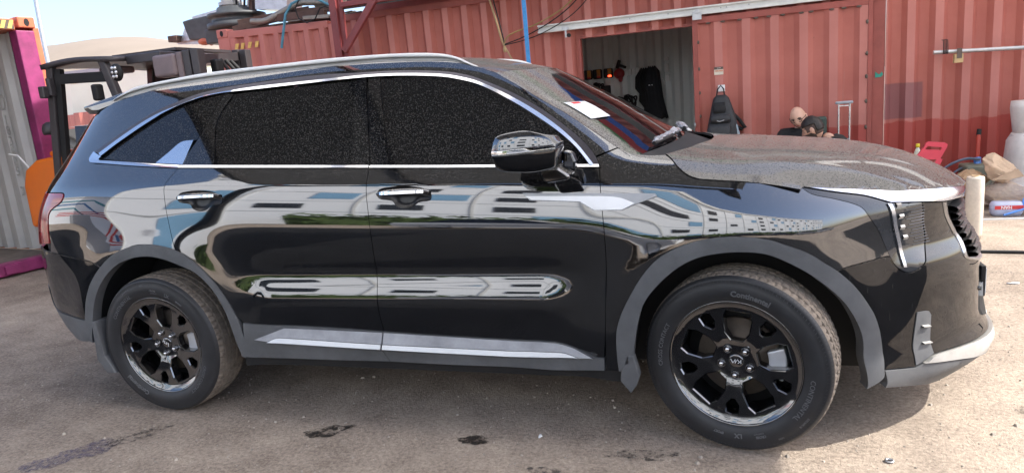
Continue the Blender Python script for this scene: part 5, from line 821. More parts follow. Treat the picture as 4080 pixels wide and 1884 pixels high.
# ---- wipers and cowl
mb = MB(); tt, s2 = np.meshgrid([1.0, 1.06, 1.12, 1.2], np.linspace(-1, 1, 41), indexing='ij')
mb = MB(); A = WSX(np.full(41, 1.02), np.linspace(-1, 1, 41)); A[:, 2] += .004; yb = np.linspace(.80, -.80, 41)
cx_ = np.interp(np.abs(yb), [0, .17, .36, .52, .66, .8], [1.315, 1.30, 1.25, 1.19, 1.1365, 1.12])+.03; B = np.stack([cx_, yb, H(cx_, yb)-.035], -1)
mb.grid(np.array([A, B])); obj("cowl_panel", mb, M_BLACK, CAR)
M_FILM = simple("crumpled protective film", (.40, .41, .44), .22, .25, var=.35, scale=30, bump=.8, bscale=40)
for y0, y1, t0, t1 in ((-.60, -.10, 1.0, .965), (.02, .42, 1.0, .96)):
    w = empty("wiper"); w.parent = CAR; pts = []
    for k in range(9):
        a = k/8; y = y0+(y1-y0)*a; s = -y/.79; p0 = WSX(np.array([t0+(t1-t0)*a]), np.array([s]))[0]; pts.append((p0[0]+.012, p0[1], p0[2]+.022))
    mb = MB(); mb.tube(pts, .009, 6); obj("wiper_blade", mb, M_BLACK, w)
    mb = MB(); rows = []
    for k in range(13):
        a = k/12; q = np.array(pts[min(8, int(a*8))]); r = .020*(1-.5*abs(2*a-1)**2)+random.uniform(-.007, .007)
        q = np.array(pts[0])*(1-a)+np.array(pts[-1])*a; q[2] += .006
        rows.append([q+r*np.array([math.cos(b), 0, math.sin(b)*.8])+np.array([random.uniform(-.006, .006), 0, random.uniform(-.006, .006)]) for b in np.linspace(0, 2*math.pi, 9)])
    mb.grid(np.array(rows), False); obj("wiper_wrap", mb, M_FILM, w)
# ------------------------------------------------------------------ wheels
TP = [(.240, -.088), (.251, -.098), (.257, -.1045), (.265, -.110), (.280, -.1165), (.300, -.1190), (.322, -.1165), (.338, -.110), (.342, -.1115), (.350, -.103), (.356, -.094)]
TT = [(.356, -.094), (.3590, -.088), (.3612, -.078), (.3622, -.066), (.3552, -.0645), (.3552, -.057), (.3632, -.0555), (.3640, -.024), (.3565, -.022), (.3565, -.013), (.3640, -.011), (.3640, .011), (.3565, .013), (.3565, .022), (.3640, .024), (.3632, .0555), (.3552, .057), (.3552, .0645), (.3622, .066), (.3612, .078), (.356, .094)]
YS = lambda r: float(np.interp(r, [a for a, b in TP], [b for a, b in TP]))
def arc_text(body, size, ang, R, mat, par, name="sidewall_lettering", depth=.0016, bold=0):
    def fn(p):
        r = R+p[1]; a = math.radians(ang)-p[0]/R; return (r*math.cos(a), YS(r)-.0006-(p[2] if depth else 0), r*math.sin(a))
    return obj(name, text_mb(body, size, depth, bold, fn=fn), mat, par)
def polar(pts, a): ca, sa = math.cos(a), math.sin(a); return np.array([(r*ca-t*sa, r*sa+t*ca) for r, t in pts])
BIG = [(.088, -.022), (.088, .022), (.122, .045), (.178, .053), (.208, .042), (.208, -.042), (.178, -.053), (.122, -.045)]
SML = [(.157, -.006), (.157, .006), (.180, .023), (.213, .022), (.219, 0), (.213, -.022), (.180, -.023)]
def yface(r): return np.interp(r, [0, .030, .036, .075, .10, .20,   .226, .236, .248], [-.058, -.058, -.060, -.064, -.074, -.084, -.086, -.090, -.098])
def make_wheel(tyre_rot, rim_rot, cap_rot):
    w = empty("wheel"); w.parent = CAR
    mb = MB(); mb.lathe(TP, 160, axis='Y'); mb.lathe([(r, -y) for r, y in TP][::-1], 96, axis='Y'); obj("tyre", mb, M_RUB, w)
    nb = 72
    def blk(i, k, r, z):
        if k % 4 == 0 and (1 <= i <= 3 or 17 <= i <= 19): r -= .0062
        if k % 4 == 2 and 6 <= i <= 15 and r > .36: r -= .0035
        return r, z
    mb = MB(); mb.lathe(TT, nb*4, axis='Y', fn=blk); mb.sm = [False]*len(mb.sm); obj("tread", mb, M_TREAD, w)
    mb = MB()
    for k in range(nb*2):
        a = 2*math.pi*(k+.5)/(nb*2); r0, r1 = .333, .3535
        p = [(r*math.cos(a+d), YS(r)-.0036, r*math.sin(a+d)) for r, d in ((r0, -.008), (r0, -.002), (r1, .010), (r1, .004))]; mb.add(p, [(0, 1, 2, 3)])
    o = obj("shoulder_ribs", mb, M_RUB, w); o['kind'] = 'stuff'
    T = lambda b, s, a, R, **k: arc_text(b, s, a+tyre_rot, R, M_RUBTXT, w, **k)
    T("Continental", .031, 76, .289, bold=.001); T("CONTINENTAL", .026, -22, .287); T("235/60R18", .012, -37, .322); T("103H", .011, -57, .322)
    T("CROSS CONTACT", .023, 168, .287); T("CROSS", .013, 290, .296, bold=.0004); T("CONTACT", .008, 289, .283); T("LX", .024, 273, .290, bold=.0008); T("SPORT", .013, 258, .290, bold=.0004)
    # rim face with five large and five small openings, chamfered
    rot = math.radians(rim_rot); inner = [polar(BIG, rot+math.pi/2+2*math.pi*k/5) for k in range(5)]+[polar(SML, rot+math.pi/2+math.pi/5+2*math.pi*k/5) for k in range(5)]
    th = np.linspace(0, 2*math.pi, 97)[:-1]; circ = np.stack([.248*np.cos(th), .248*np.sin(th)], 1)
    def ccw(p): return p if area2(p) > 0 else p[::-1]
    inner = [ccw(p) for p in inner]; outer = [inset(p, -.0082) for p in inner]
    V2, F = tri(circ, [p[::-1] for p in outer], .012)
    mb = MB(); r = np.hypot(V2[:, 0], V2[:, 1]); mb.add(np.stack([V2[:, 0], yface(r), V2[:, 1]], 1), [tuple(f) for f in F], True)
    for a, b in zip(outer, inner):
        n = len(a); ra, rb = np.hypot(*a.T), np.hypot(*b.T)
        A = np.stack([a[:, 0], yface(ra), a[:, 1]], 1); B = np.stack([b[:, 0], yface(rb)+.0052, b[:, 1]], 1); Cc = B.copy(); Cc[:, 1] = -.030
        for P0, P1 in ((A, B), (B, Cc)):
            for i in range(n): mb.add([P0[i], P0[(i+1) % n], P1[(i+1) % n], P1[i]], [(0, 1, 2, 3)])
    obj("rim", mb, M_RIM, w, fixn=False)
    mb = MB(); mb.lathe([(.240, -.086), (.248, -.0985), (.252, -.1030), (.2565, -.1035), (.258, -.099)], 96, axis='Y'); obj("rim_lip", mb, M_RIM, w)
    mb = MB(); mb.lathe([(.240, -.090), (.226, -.070), (.214, -.02), (.208, .10), (.22, .11)], 64, axis='Y'); obj("rim_barrel", mb, M_RIM, w)
    mb = MB(); mb.lathe([(.02, .03), (.055, .03), (.060, -.022), (.078, -.024), (.080, -.012), (.160, -.012), (.160, .012), (.08, .012)], 64, axis='Y'); obj("brake_disc", mb, M_DISC, w)
    mb = MB(); mb.lathe([(.0, .04), (.30, .04), (.30, .05)], 40, axis='Y'); obj("back_plate", mb, M_BLACK, w)
    mb = MB(); q = [(rr*math.cos(a), rr*math.sin(a)) for rr, a in [(.185, t) for t in np.linspace(-.42, .34, 8)]+[(.118, t) for t in np.linspace(.34, -.42, 8)]]; mb.prism(q, -.040, .04); obj("caliper", mb, M_CAL, w, bevel=.006)
    for k in range(5):
        a = rot+math.pi/2+math.pi/5+2*math.pi*k/5; c = (.057*math.cos(a), -.066, .057*math.sin(a))
        mb = MB(); mb.lathe([(.0165, 0), (.0165, -.004), (.0135, -.0042), (.0125, -.0005)], 20, c, 'Y'); obj("nut_seat", mb, M_RIM, w)
        mb = MB(); mb.lathe([(.0001, -.013), (.006, -.0125), (.0085, -.010), (.0085, .006)], 10, c, 'Y'); obj("lug_nut", mb, M_NUT, w)
    mb = MB(); mb.lathe([(.0001, -.0655), (.022, -.0645), (.028, -.0625), (.030, -.058), (.030, -.05)], 32, axis='Y'); obj("center_cap", mb, M_RIM, w)
    mb = MB(); cr_ = math.radians(cap_rot)
    for a, b in (((-1, -.4), (-1, .4)), ((-1, -.12), (-.42, .4)), ((-.72, .1), (-.32, -.4)), ((-.32, -.4), (.12, .4)), ((.12, .4), (.12, -.4)), ((.12, -.4), (.56, .4)), ((.56, .4), (1, -.4))):
        f = lambda p: (.0195*(p[0]*math.cos(cr_)-p[1]*math.sin(cr_)), -.0662, .0195*(p[0]*math.sin(cr_)+p[1]*math.cos(cr_)))
        mb.beam(f(a), f(b), .0032, .0016)
    obj("cap_emblem", mb, M_WHITE, w); return w
w1 = make_wheel(0, -4, 180); w1.location = (1.4075, -.825, .3625); w1.rotation_euler = (0, 0, math.radians(-12.9))
w2 = make_wheel(154, -12, -35); w2.location = (-1.4075, -.825, .3625)
clone(w1, loc=(1.4075, .825, .3625), rot=(0, 0, math.radians(180-12.9))).parent = CAR
clone(w2, loc=(-1.4075, .825, .3625), rot=(0, 0, math.pi)).parent = CAR
# ---- far side of the car
for ch in list(CAR.children):
    nm = ch.name.split('.')[0]
    if nm in ('front_door', 'rear_door', 'body_side_panel', 'front_fender', 'rear_bumper', 'front_bumper', 'rear_quarter_glass', 'pillar_blade', 'wheel_arch_trim', 'rear_bumper_cladding', 'taillight', 'headlight', 'fender_trim', 'window_trim', 'roof_rail', 'rail_base', 'mirror', 'tailgate', 'inner_body', 'wheel_liner', 'mud_flap'):
        c = clone(ch); c.scale = (1, -1, 1); c.parent = CAR
# ---- paper lying on the windscreen
G = []
for k in range(9):
    row = []
    for j in range(9):
        a, b = k/8, j/8; t = (.425*(1-a)+.597*a)*(1-b)+(.447*(1-a)+.612*a)*b; s = (.885*(1-a)+.885*a)*(1-b)+(.655*(1-a)+.665*a)*b
        q = WS(np.array([t]), np.array([s]))[0]; row.append(q+np.array([.002, -.0006, .005+.004*math.sin(a*3)*math.sin(b*2.2)]))
    G.append(row)
G = np.array(G); PAP = empty("paper_sheet", tuple(G[4, 4]), "white printed sheet with a red heading lying on the suv windscreen", "paper"); off = np.array(G[4, 4])
mb = MB(); mb.grid(G-off); o = obj("sheet", mb, M_WHITE, PAP); sm = o.modifiers.new("t", 'SOLIDIFY'); sm.thickness = .0008
def on_sheet(a0, a1, b0, b1):
    P = lambda a, b: [float(v) for v in (lambda i, j: (G[i, j]*(1-(a*8-i))*(1-(b*8-j))+G[i+1, j]*(a*8-i)*(1-(b*8-j))+G[i, j+1]*(1-(a*8-i))*(b*8-j)+G[i+1, j+1]*(a*8-i)*(b*8-j)))(min(7, int(a*8)), min(7, int(b*8)))-off+np.array([.0012, -.0005, .0022])]
    return [P(a0, b0), P(a1, b0), P(a1, b1), P(a0, b1)]
mb = MB(); mb.add(on_sheet(.05, .16, .25, .62), [(0, 1, 2, 3)]); obj("heading", mb, M_REDP, PAP)
mb = MB()
for i in range(9): mb.add(on_sheet(.27+.072*i, .285+.072*i, .10, .10+random.choice((.35, .6, .75, .8))), [(0, 1, 2, 3)])
o = obj("printed_lines", mb, M_GREYP, PAP); o['kind'] = 'stuff'
# ------------------------------------------------------------------ left: open container, forklift, things behind
def top(name, l, label, cat, group=None): return empty(name, l, label, cat, group)
LC = top("shipping_container", (-6.0, 2.5, 0), "open grey-lined container with orange top rail and magenta corner post", "container"); LC.rotation_euler = (0, 0, math.radians(80))
mb = MB(); mb.bb(-8.55, -6.19, 2.47, 2.60, 2.62, 2.74); part("top_rail", mb, M_ORG, LC, bevel=.01)
mb = MB(); mb.bb(-6.19, -6.0, 2.47, 2.62, .1, 2.62); part("corner_post", mb, M_MAG, LC, bevel=.012)
mb = MB(); mb.bb(-6.0, -5.93, 2.50, 2.62, .1, 2.66); part("corner_post", mb, M_ORG, LC, bevel=.01)
o = corner_casting((-6.07, 2.455, 2.765), M_ORG, None); o.parent = LC; o.matrix_parent_inverse = Matrix.Translation(-LC.location); h = [q for q in bpy.data.objects if q.name.startswith('casting_hole') and q.parent is None][0]; h.parent = LC; h.matrix_parent_inverse = Matrix.Translation(-LC.location)
for i in range(9):
    x = -6.27-.075*i; mb = MB(); mb.prism([(x, 2.635), (x+.04, 2.635), (x+.075, 2.72), (x+.035, 2.72)], 2.464, 2.472); part("hazard_stripe", mb, M_HAZY if i % 1 == 0 else M_HAZB, LC)
mb = MB(); mb.bb(-6.93, -6.2, 2.4665, 2.471, 2.63, 2.725); part("hazard_band", mb, M_HAZB, LC)
mb = MB(); mb.bb(-8.6, -6.0, 2.44, 2.60, .02, .15); part("sill", mb, M_MAG, LC, bevel=.01)
mb = MB(); mb.bb(-6.86, -6.72, 2.40, 2.44, .04, .13); part("sill_lug", mb, M_MAG, LC, bevel=.006)
mb = corr(2.62, 8.4, -6.14, .15, 2.62, .275, .05, .1, -1, 'y'); part("lining", mb, M_GREYC, LC, fixn=False)
mb = MB(); mb.bb(-8.55, -8.5, 2.6, 8.4, .15, 2.62).bb(-8.5, -6.1, 8.4, 8.45, .15, 2.62); part("back_wall", mb, M_GREYC, LC)
mb = MB(); mb.bb(-8.6, -6.0, 2.6, 8.5, 2.63, 2.66).bb(-6.02, -5.98, 2.62, 8.4, .1, 2.62); part("outer_shell", mb, M_ORG, LC)
mb = MB(); mb.bb(-8.5, -6.2, 2.6, 8.4, .10, .15); part("container_floor", mb, simple("worn plywood floor", (.16, .14, .12), .8, var=.3), LC)
t = "FFAU1838053"
for k, ch in enumerate(t):
    z = 2.20-.118*k-(.05 if k > 3 else 0)-(.12 if k == 10 else 0)
    m = text_mb(ch, .15, .002, .003, fn=lambda p: (-6.198, 3.05-p[0]*1.25, z+p[1])); part("stencil_character", m, M_WHITEST, LC)
for (y, z, w, h) in ((4.3, 1.62, .45, .62), (3.95, 1.12, .22, .34)):
    mb = MB(); mb.bb(-6.202, -6.198, y-w/2, y+w/2, z-h/2, z+h/2); part("notice", mb, M_WHITE, LC)
m = text_mb("NOTICE", .07, .002, .001, fn=lambda p: (-6.205, 4.3-p[0], 1.86+p[1])); part("notice_heading", m, M_REDP, LC)
mb = MB(); mb.bb(-7.2, -6.5, 2.75, 2.9, .152, .20); obj("timber", mb, simple("pale timber", (.45, .36, .24), .8, var=.2), label="pale timber batten lying on the open container floor", category="timber")
# ---- forklift
FK = top("forklift", (-4.8, 2.6, 0), "orange and black forklift with an enclosed cab parked behind the suv", "forklift")
M_FO = simple("forklift orange paint", (.80, .17, .012), .35, var=.08, scale=3, coat=.3); M_FB = simple("forklift dark frame", (.050, .044, .048), .4, var=.2, scale=4); M_FM = simple("mauve grey steel", (.20, .150, .155), .5, var=.15, scale=5)
M_PANE = simple("clear pane", (.9, .95, .93), .02, var=0); M_PANE.node_tree.nodes["Principled BSDF"].inputs['Transmission Weight'].default_value = 1; M_PANE.node_tree.nodes["Principled BSDF"].inputs['IOR'].default_value = 1.05
Y0, Y1 = 1.95, 3.30
mb = MB(); q = [(-5.98, .50), (-5.97, .95), (-5.90, 1.12), (-5.72, 1.22), (-5.36, 1.26), (-5.20, 1.24), (-5.20, .62), (-5.28, .60), (-5.36, .74), (-5.55, .80), (-5.74, .74), (-5.84, .58), (-5.92, .48)]; mb.prism(q, Y0+.02, Y1-.02); part("counterweight", mb, M_FO, FK, bevel=.05, seg=3)
mb = MB(); mb.bb(-5.66, -5.46, Y0+.15, Y0+.4, 1.24, 1.30).bb(-5.40, -5.25, Y0+.15, Y0+.4, 1.24, 1.30); part("hood_hatch", mb, M_FO, FK, bevel=.02)
mb = MB(); mb.bb(-5.2, -3.95, Y0+.08, Y1-.08, .32, .95).bb(-5.2, -4.3, Y0+.04, Y1-.04, .85, .98); part("chassis", mb, M_FB, FK, bevel=.02)
def fwheel(x, y, r, w):
    e = empty("wheel", (0, 0, 0)); e.parent = FK; mb = MB(); mb.lathe([(r*.55, -w/2), (r*.8, -w/2), (r*.96, -w*.44), (r, -w*.3), (r, w*.3), (r*.96, w*.44), (r*.8, w/2), (r*.55, w/2)], 44, (x, y, r), 'Y', fn=lambda i, k, rr, z: ((rr*.93 if (k % 4 < 1 and rr > r*.9) else rr), z)); part("tyre", mb, M_RUB, e); 
    mb = MB(); mb.lathe([(.001, -w*.30), (r*.25, -w*.32), (r*.3, -w*.2), (r*.52, -w*.24), (r*.58, -w*.42)], 24, (x, y, r), 'Y'); part("rim", mb, M_FM, e)
    for q in e.children: q.location = (q.location[0], q.location[1], q.location[2])
    for q in e.children: q.data.transform(Matrix.Translation(e.location)); 
    for q in e.children: q.data.transform(Matrix.Translation(-FK.location))
for x, y, r, w in ((-5.55, Y0+.12, .36, .24), (-5.55, Y1-.12, .36, .24), (-4.15, Y0+.10, .40, .28), (-4.15, Y1-.10, .40, .28)): fwheel(x, y, r, w)
for y in (Y0+.02, Y1-.02):
    mb = MB(); mb.beam((-5.43, y, .95), (-5.21, y, 2.17), .06, .085); part("rear_pillar", mb, M_FB, FK, bevel=.01)
    mb = MB(); mb.beam((-5.33, y+.02, 1.0), (-5.13, y+.02, 2.12), .05, .07); part("window_post", mb, M_BLACK, FK)
    mb = MB(); mb.beam((-4.24, y, 1.15), (-4.52, y, 2.15), .07, .085); part("front_pillar", mb, M_FB, FK, bevel=.012)
    mb = MB(); mb.beam((-5.18, y, 2.02), (-4.52, y, 1.99), .03, .10); part("window_head", mb, M_BLACK, FK)
mb = MB(); G = [[(x, y, 2.175+.05*math.sin(math.pi*(x+5.30)/.85)*.6+.02*(1-((y-2.625)/.7)**2)) for y in np.linspace(Y0-.03, Y1+.03, 9)] for x in np.linspace(-5.30, -4.42, 10)]; mb.grid(G); o = part("cab_roof", mb, M_FB, FK); s_ = o.modifiers.new("s", 'SOLIDIFY'); s_.thickness = .05; s_.offset = -1
mb = MB(); mb.bb(-4.9, -4.05, Y0+.5, Y1, 2.215, 2.245); part("roof_guard", mb, M_FB, FK)
mb = MB(); mb.bb(-4.42, -3.98, Y0+.2, Y1-.0, 2.10, 2.19); part("roof_front", mb, M_FB, FK, bevel=.01)
mb = MB(); mb.bb(-4.85, -4.62, Y0+.25, Y0+.5, 2.04, 2.11); part("cab_lamp", mb, M_FM, FK, bevel=.02)
mb = MB(); mb.add([(-5.15, Y0+.035, 1.05), (-4.32, Y0+.035, 1.05), (-4.52, Y0+.035, 1.95), (-5.02, Y0+.035, 1.95)], [(0, 1, 2, 3)]); part("cab_pane", mb, M_PANE, FK)
mb = MB(); mb.add([(-5.15, Y1-.035, 1.05), (-4.32, Y1-.035, 1.05), (-4.52, Y1-.035, 1.95), (-5.02, Y1-.035, 1.95)], [(0, 1, 2, 3)]); part("cab_pane", mb, M_PANE, FK)
mb = MB(); mb.prism([(-5.05, .98), (-5.12, 1.35), (-5.06, 1.56), (-4.96, 1.50), (-4.92, 1.3), (-4.86, 1.1), (-4.55, 1.06), (-4.55, .98)], 2.35, 2.85); part("seat", mb, M_DKFAB, FK, bevel=.03)
mb = MB(); mb.tube([(-4.55, 2.6, 1.0), (-4.50, 2.6, 1.32)], .03); mb.lathe([(.15, -.012), (.165, 0), (.15, .012)], 20, (-4.52, 2.6, 1.34)); part("steering_wheel", mb, M_BLACK, FK)
mb = MB(); mb.lathe([(.001, .10), (.05, .098), (.085, .075), (.10, .03), (.102, .0), (.092, -.035), (.001, -.04)], 20, (-5.49, Y0+.12, 1.51)); mb.tube([(-5.49, Y0+.12, 1.48), (-5.49, Y0+.12, 1.24)], .028); part("air_intake", mb, M_FB, FK)
mb = MB(); mb.bb(-5.31, -5.24, Y0-.10, Y0-.02, 1.84, 1.96).bb(-5.25, -5.20, Y0-.05, Y0+.02, 1.86, 2.04); part("side_mirror", mb, M_FB, FK, bevel=.012)
mb = MB(); mb.bb(-4.60, -4.53, Y0-.12, Y0-.02, 1.76, 1.92); part("front_mirror", mb, M_BLACK, FK, bevel=.02)
wl = empty("work_lamp"); wl.parent = FK
mb = MB(); mb.ell((-4.27, Y0-.08, 2.005), (.062, .05, .085), 16, 10); part("lamp_housing", mb, M_BLACK, FK).parent = wl
M_LED = simple("led reflector", (.8, .82, .85), .15, .6, var=.4, scale=60)
for dx, dz in ((-.018, .04), (.018, .04), (-.022, 0), (.022, 0), (-.018, -.04), (.018, -.04)): mb = MB(); mb.ell((-4.255+dx, Y0-.125, 2.005+dz), (.016, .012, .017), 8, 6); part("led", mb, M_LED, FK).parent = wl
for k, (x, y, lo, hi) in enumerate(((-3.56, Y0+.12, .1, 2.15), (-3.46, Y0+.12, .1, 2.155), (-3.92, Y1-.06, .1, 2.23), (-3.82, Y1-.06, .1, 2.22))):
    mb = MB(); mb.bb(x-.042, x+.042, y-.05, y+.05, lo, hi); part("mast_rail", mb, M_FB, FK, bevel=.006)
mb = MB(); mb.beam((-3.56, Y0+.12, 2.06), (-3.92, Y1-.06, 2.16), .05, .09); part("mast_head", mb, M_FB, FK)
mb = MB(); mb.bb(-3.93, -3.66, Y0+.02, Y0+.2, 1.92, 2.13); part("tilt_cover", mb, M_FM, FK, bevel=.03, seg=3)
mb = MB(); mb.bb(-3.66, -3.60, Y0+.05, Y0+.25, 1.7, 2.14).bb(-3.72, -3.6, Y0+.10, Y0+.3, .3, 1.95); part("lift_cylinder", mb, M_FM, FK, bevel=.01)
for k in range(3): mb = MB(); mb.tube([(-3.62-.04*k, Y0+.62+.13*k, 2.08), (-3.56-.03*k, Y0+.64+.13*k, 1.98), (-3.60, Y0+.62+.13*k, 1.75), (-3.62, Y0+.6+.12*k, 1.2)], .022, 8); part("hose", mb, M_BLACK, FK)
mb = MB(); mb.bb(-3.66, -3.58, Y0+.5, Y0+.62, 1.86, 2.08); part("pulley", mb, M_BLACK, FK, bevel=.02)
for y in (2.3, 2.95): mb = MB(); mb.bb(-3.42, -3.36, y-.06, y+.06, .12, .75).bb(-3.42, -2.75, y-.06, y+.06, .08, .12); part("fork", mb, M_FB, FK)
mb = MB(); mb.tube([(-5.98, 2.1, 1.12), (-6.12, 2.1, 1.28), (-6.25, 2.1, 1.30)], .010, 6); obj("strap", mb, M_WHITEST, label="white cord curling up beside the orange forklift counterweight", category="cord")
# ---- beyond the yard
def mound():
    xs = np.linspace(-75, -14, 60); prof = ip(xs, [-75, -62, -50, -40, -35, -30, -26, -22, -18, -14], [3.5, 6.2, 7.6, 7.75, 7.2, 6.2, 5.0, 3.4, 1.5, -.2]); G = []
    for k in np.linspace(-1, 1, 25): G.append([(x, 36+14*k, max(-.2, h*(1-abs(k)**2.2)+.12*math.sin(x*.8)*math.cos(k*5)*(1-abs(k)))) for x, h in zip(xs, prof)])
    mb = MB(); mb.grid(G); return obj("storage_dome", mb, simple("beige membrane", (.25, .205, .16), .8, var=.06, scale=.5), label="large beige membrane-covered heap rising behind the forklift", category="storage dome")
mound()
mb = MB(); mb.bb(-34, -17.2, 16, 30, 0, 3.55); W_ = top("warehouse", (-25, 16, 0), "low cream-walled warehouse seen through the forklift cab", "building"); part("wall", mb, simple("cream render", (.80, .88, .72), .8, var=.06, scale=.8), W_); mb = MB(); mb.bb(-34.1, -17.1, 15.9, 30, 3.55, 3.68); part("roof_edge", mb, M_GREYP, W_)
mb = MB(); mb.bb(-21.2, -21.0, 15.85, 15.99, 3.25, 3.4); part("wall_lamp", mb, M_GREYP, W_)
E2 = top("shipping_container", (-18, 13, 0), "distant red container low behind the forklift cab window", "container"); part("side_panel", corr(-24, -14, 13, .1, 2.05, .5, .06), M_RC1, E2, fixn=False); mb = MB(); mb.bb(-24, -14, 13.02, 15, 0, 2.06); part("shell", mb, M_RC1, E2)
mb = MB(); mb.bb(-17, -11.5, 34, 44, 0, 6.0).bb(-17.1, -11.4, 33.9, 44, 6.0, 6.2); W3 = top("factory_shed", (-14, 34, 0), "pale grey shed standing beyond the scrap heap", "building"); part("shed_wall", mb, simple("pale grey sheeting", (.62, .66, .68), .6, var=.06), W3)
mb = MB(); 
for k in range(7): mb.tube([(-17+.9*k, 33.9, 6.2), (-17+.9*k, 33.9, 7.0)], .03, 5)
mb.tube([(-17, 33.9, 7.0), (-11.6, 33.9, 7.0)], .03, 5); part("roof_railing", mb, M_STEEL, W3)
def simple_car(name, l, rz, col, label, h=1.45, group=None, cat="car"):
    e = empty(name, l, label, cat, group, (0, 0, rz)); pm = simple("paint %s" % name, col, .12, var=0, coat=.6)
    def loft(prof, ws, par, nm, mat):
        mb = MB(); n = len(prof); rows = []
        for k in (-1, -.93, -.5, 0, .5, .93, 1): rows.append([(x, k*w, z) for (x, z), w in zip(prof, ws)])
        mb.grid(rows, True); b = len(mb.v)-n*7; mb.f += [tuple(b+i for i in range(n))[::-1], tuple(b+6*n+i for i in range(n))]; mb.sm += [False]*2; return obj(nm, mb, mat, par, bevel=.03)
    lo = [(-2.2, .25), (-2.28, .6), (-2.2, .86), (-1.5, .92), (1.0, .92), (1.95, .80), (2.2, .62), (2.22, .3), (1.9, .2), (-1.9, .2), (-2.2, .25)]; loft(lo, [.86, .88, .84, .84, .86, .84, .78, .78, .84, .84, .86], e, "body", pm)
    up = [(-1.75, .90), (-1.1, h-.06), (-.5, h), (.25, h-.01), (1.05, .92), (-1.75, .90)]; loft(up, [.80, .60, .58, .58, .78, .80], e, "cabin", M_GLOSSBLK)
    mb = MB(); mb.grid([[(x, k*.585, h+.012-.02*abs(k)) for x in (-1.05, -.5, .2)] for k in np.linspace(-1, 1, 7)]); obj("roof", mb, pm, e)
    for s in (-1, 1):
        for x in (-1.35, 1.32):
            mb = MB(); mb.lathe([(.001, -.1), (.2, -.11), (.21, -.09), (.3, -.10), (.32, -.06), (.32, .08)], 24, (x, s*.80, .32), 'Y'); obj("wheel", mb, M_RUB, e)
        mb = MB(); mb.ell((2.12, s*.62, .66), (.10, .16, .07), 10, 6); obj("headlight", mb, M_DRL, e)
    return e
simple_car("silver_car", (-11.2, 8.6, 0), .5, (.62, .66, .68), "pale silver car whose roof shows through the forklift cab", h=1.62)
mb = MB(); mb.tube([(-32.95, 25, 0), (-32.92, 25, 6.8), (-32.85, 25, 8.6), (-32.6, 25, 10.2)], .11, 10); obj("lamp_pole", mb, M_STEEL, label="thin grey pole leaning into the sky at the left", category="pole")
# ---- scrap heap on the end-on container
M_RUST = simple("rusty steel", (.105, .060, .045), .75, var=.35, scale=6); M_TUBE = simple("dull grey tube", (.26, .24, .21), .5, .4, var=.2, scale=6); M_DGREY = simple("dark grey machine steel", (.075, .080, .082), .55, .2, var=.3, scale=4)
BM = top("crane_outrigger", (-6.9, 6.2, 2.7), "grey outrigger beam of a crane sticking out left above the containers", "crane part")
mb = MB(); mb.prism([(-7.02, 2.80), (-7.10, 3.10), (-6.95, 3.12), (-6.2, 3.16), (-6.2, 2.82), (-6.75, 2.78)], 6.05, 6.35); part("box_beam", mb, M_DGREY, BM, bevel=.02)
mb = MB(); mb.prism([(-7.24, 2.80), (-7.08, 3.05), (-7.02, 3.05), (-7.0, 2.80)], 6.1, 6.3); part("end_plate", mb, M_STEEL, BM)
mb = MB(); mb.bb(-7.40, -7.22, 6.0, 6.3, 2.80, 2.90); part("foot_bracket", mb, M_RUST, BM, bevel=.01)
mb = MB(); mb.beam((-7.35, 6.2, 2.80), (-6.62, 6.2, 2.73), .10, .06); part("lower_arm", mb, M_STEEL, BM)
mb = MB(); mb.ell((-6.75, 6.1, 2.75), (.12, .1, .06), 10, 6).ell((-6.62, 6.08, 2.73), (.05, .05, .06), 8, 6); part("red_knob", mb, M_ORG, BM)
mb = MB(); mb.beam((-6.95, 6.15, 3.14), (-6.2, 6.15, 3.22), .05); part("cylinder", mb, M_STEEL, BM)
TB = top("scrap_machine", (-6.0, 6.0, 2.7), "dark turntable machine standing at the end of the scrap heap", "machine")
mb = MB(); mb.lathe([(.001, 0), (.46, 0), (.46, .08), (.38, .10), (.38, .17), (.44, .18), (.44, .22), (.30, .25), (.28, .32), (.001, .32)], 28, (-5.98, 6.0, 2.86)); part("turntable", mb, M_DGREY, TB)
mb = MB(); mb.bb(-6.4, -5.55, 5.7, 6.3, 2.65, 2.87); part("base", mb, M_DGREY, TB, bevel=.02)
mb = MB(); mb.cyl((-6.05, 6.0, 3.32), .15, .34, 18).cyl((-6.05, 6.0, 3.24), .19, .05, 18); part("motor", mb, M_SILVERP, TB)
for k in range(5): mb = MB(); mb.tube([(-5.95+.07*k, 5.9, 3.15), (-5.9+.08*k, 5.85, 3.35), (-5.86+.09*k+random.uniform(-.1, .1), 5.9, 3.62)], .018, 6); part("hydraulic_hose", mb, M_BLACK if k % 2 else M_STEEL, TB)
mb = MB(); mb.bb(-5.66, -5.6, 5.9, 6.0, 2.9, 3.6); part("upright", mb, M_RUST, TB)
mb = MB(); mb.prism([(-5.55, 3.1), (-5.0, 3.02), (-4.95, 3.2), (-5.3, 3.5), (-5.5, 3.45)], 5.9, 6.3); part("guard", mb, M_STEEL, TB)
def scrap(nm, a, b, w, h, lab, mat=None):
    mb = MB(); mb.beam(a, b, w, h); return obj(nm, mb, mat or M_RUST, label=lab, category="steel beam", group="scrap steel on the end-on container", bevel=.004)
scrap("steel_beam", (-5.46, 5.2, 2.745), (-4.45, 5.7, 2.93), .09, .075, "lower rusty box beam sloping up across the scrap heap")
scrap("steel_beam", (-5.44, 5.3, 2.84), (-4.6, 5.9, 2.99), .09, .075, "upper rusty box beam resting on the sloping beam")
scrap("steel_beam", (-4.72, 5.25, 2.82), (-3.95, 5.28, 2.80), .10, .10, "level rusty channel at the right of the scrap heap")
scrap("steel_beam", (-4.7, 5.45, 2.90), (-3.95, 5.5, 2.885), .10, .07, "rusty channel stacked on the level one")
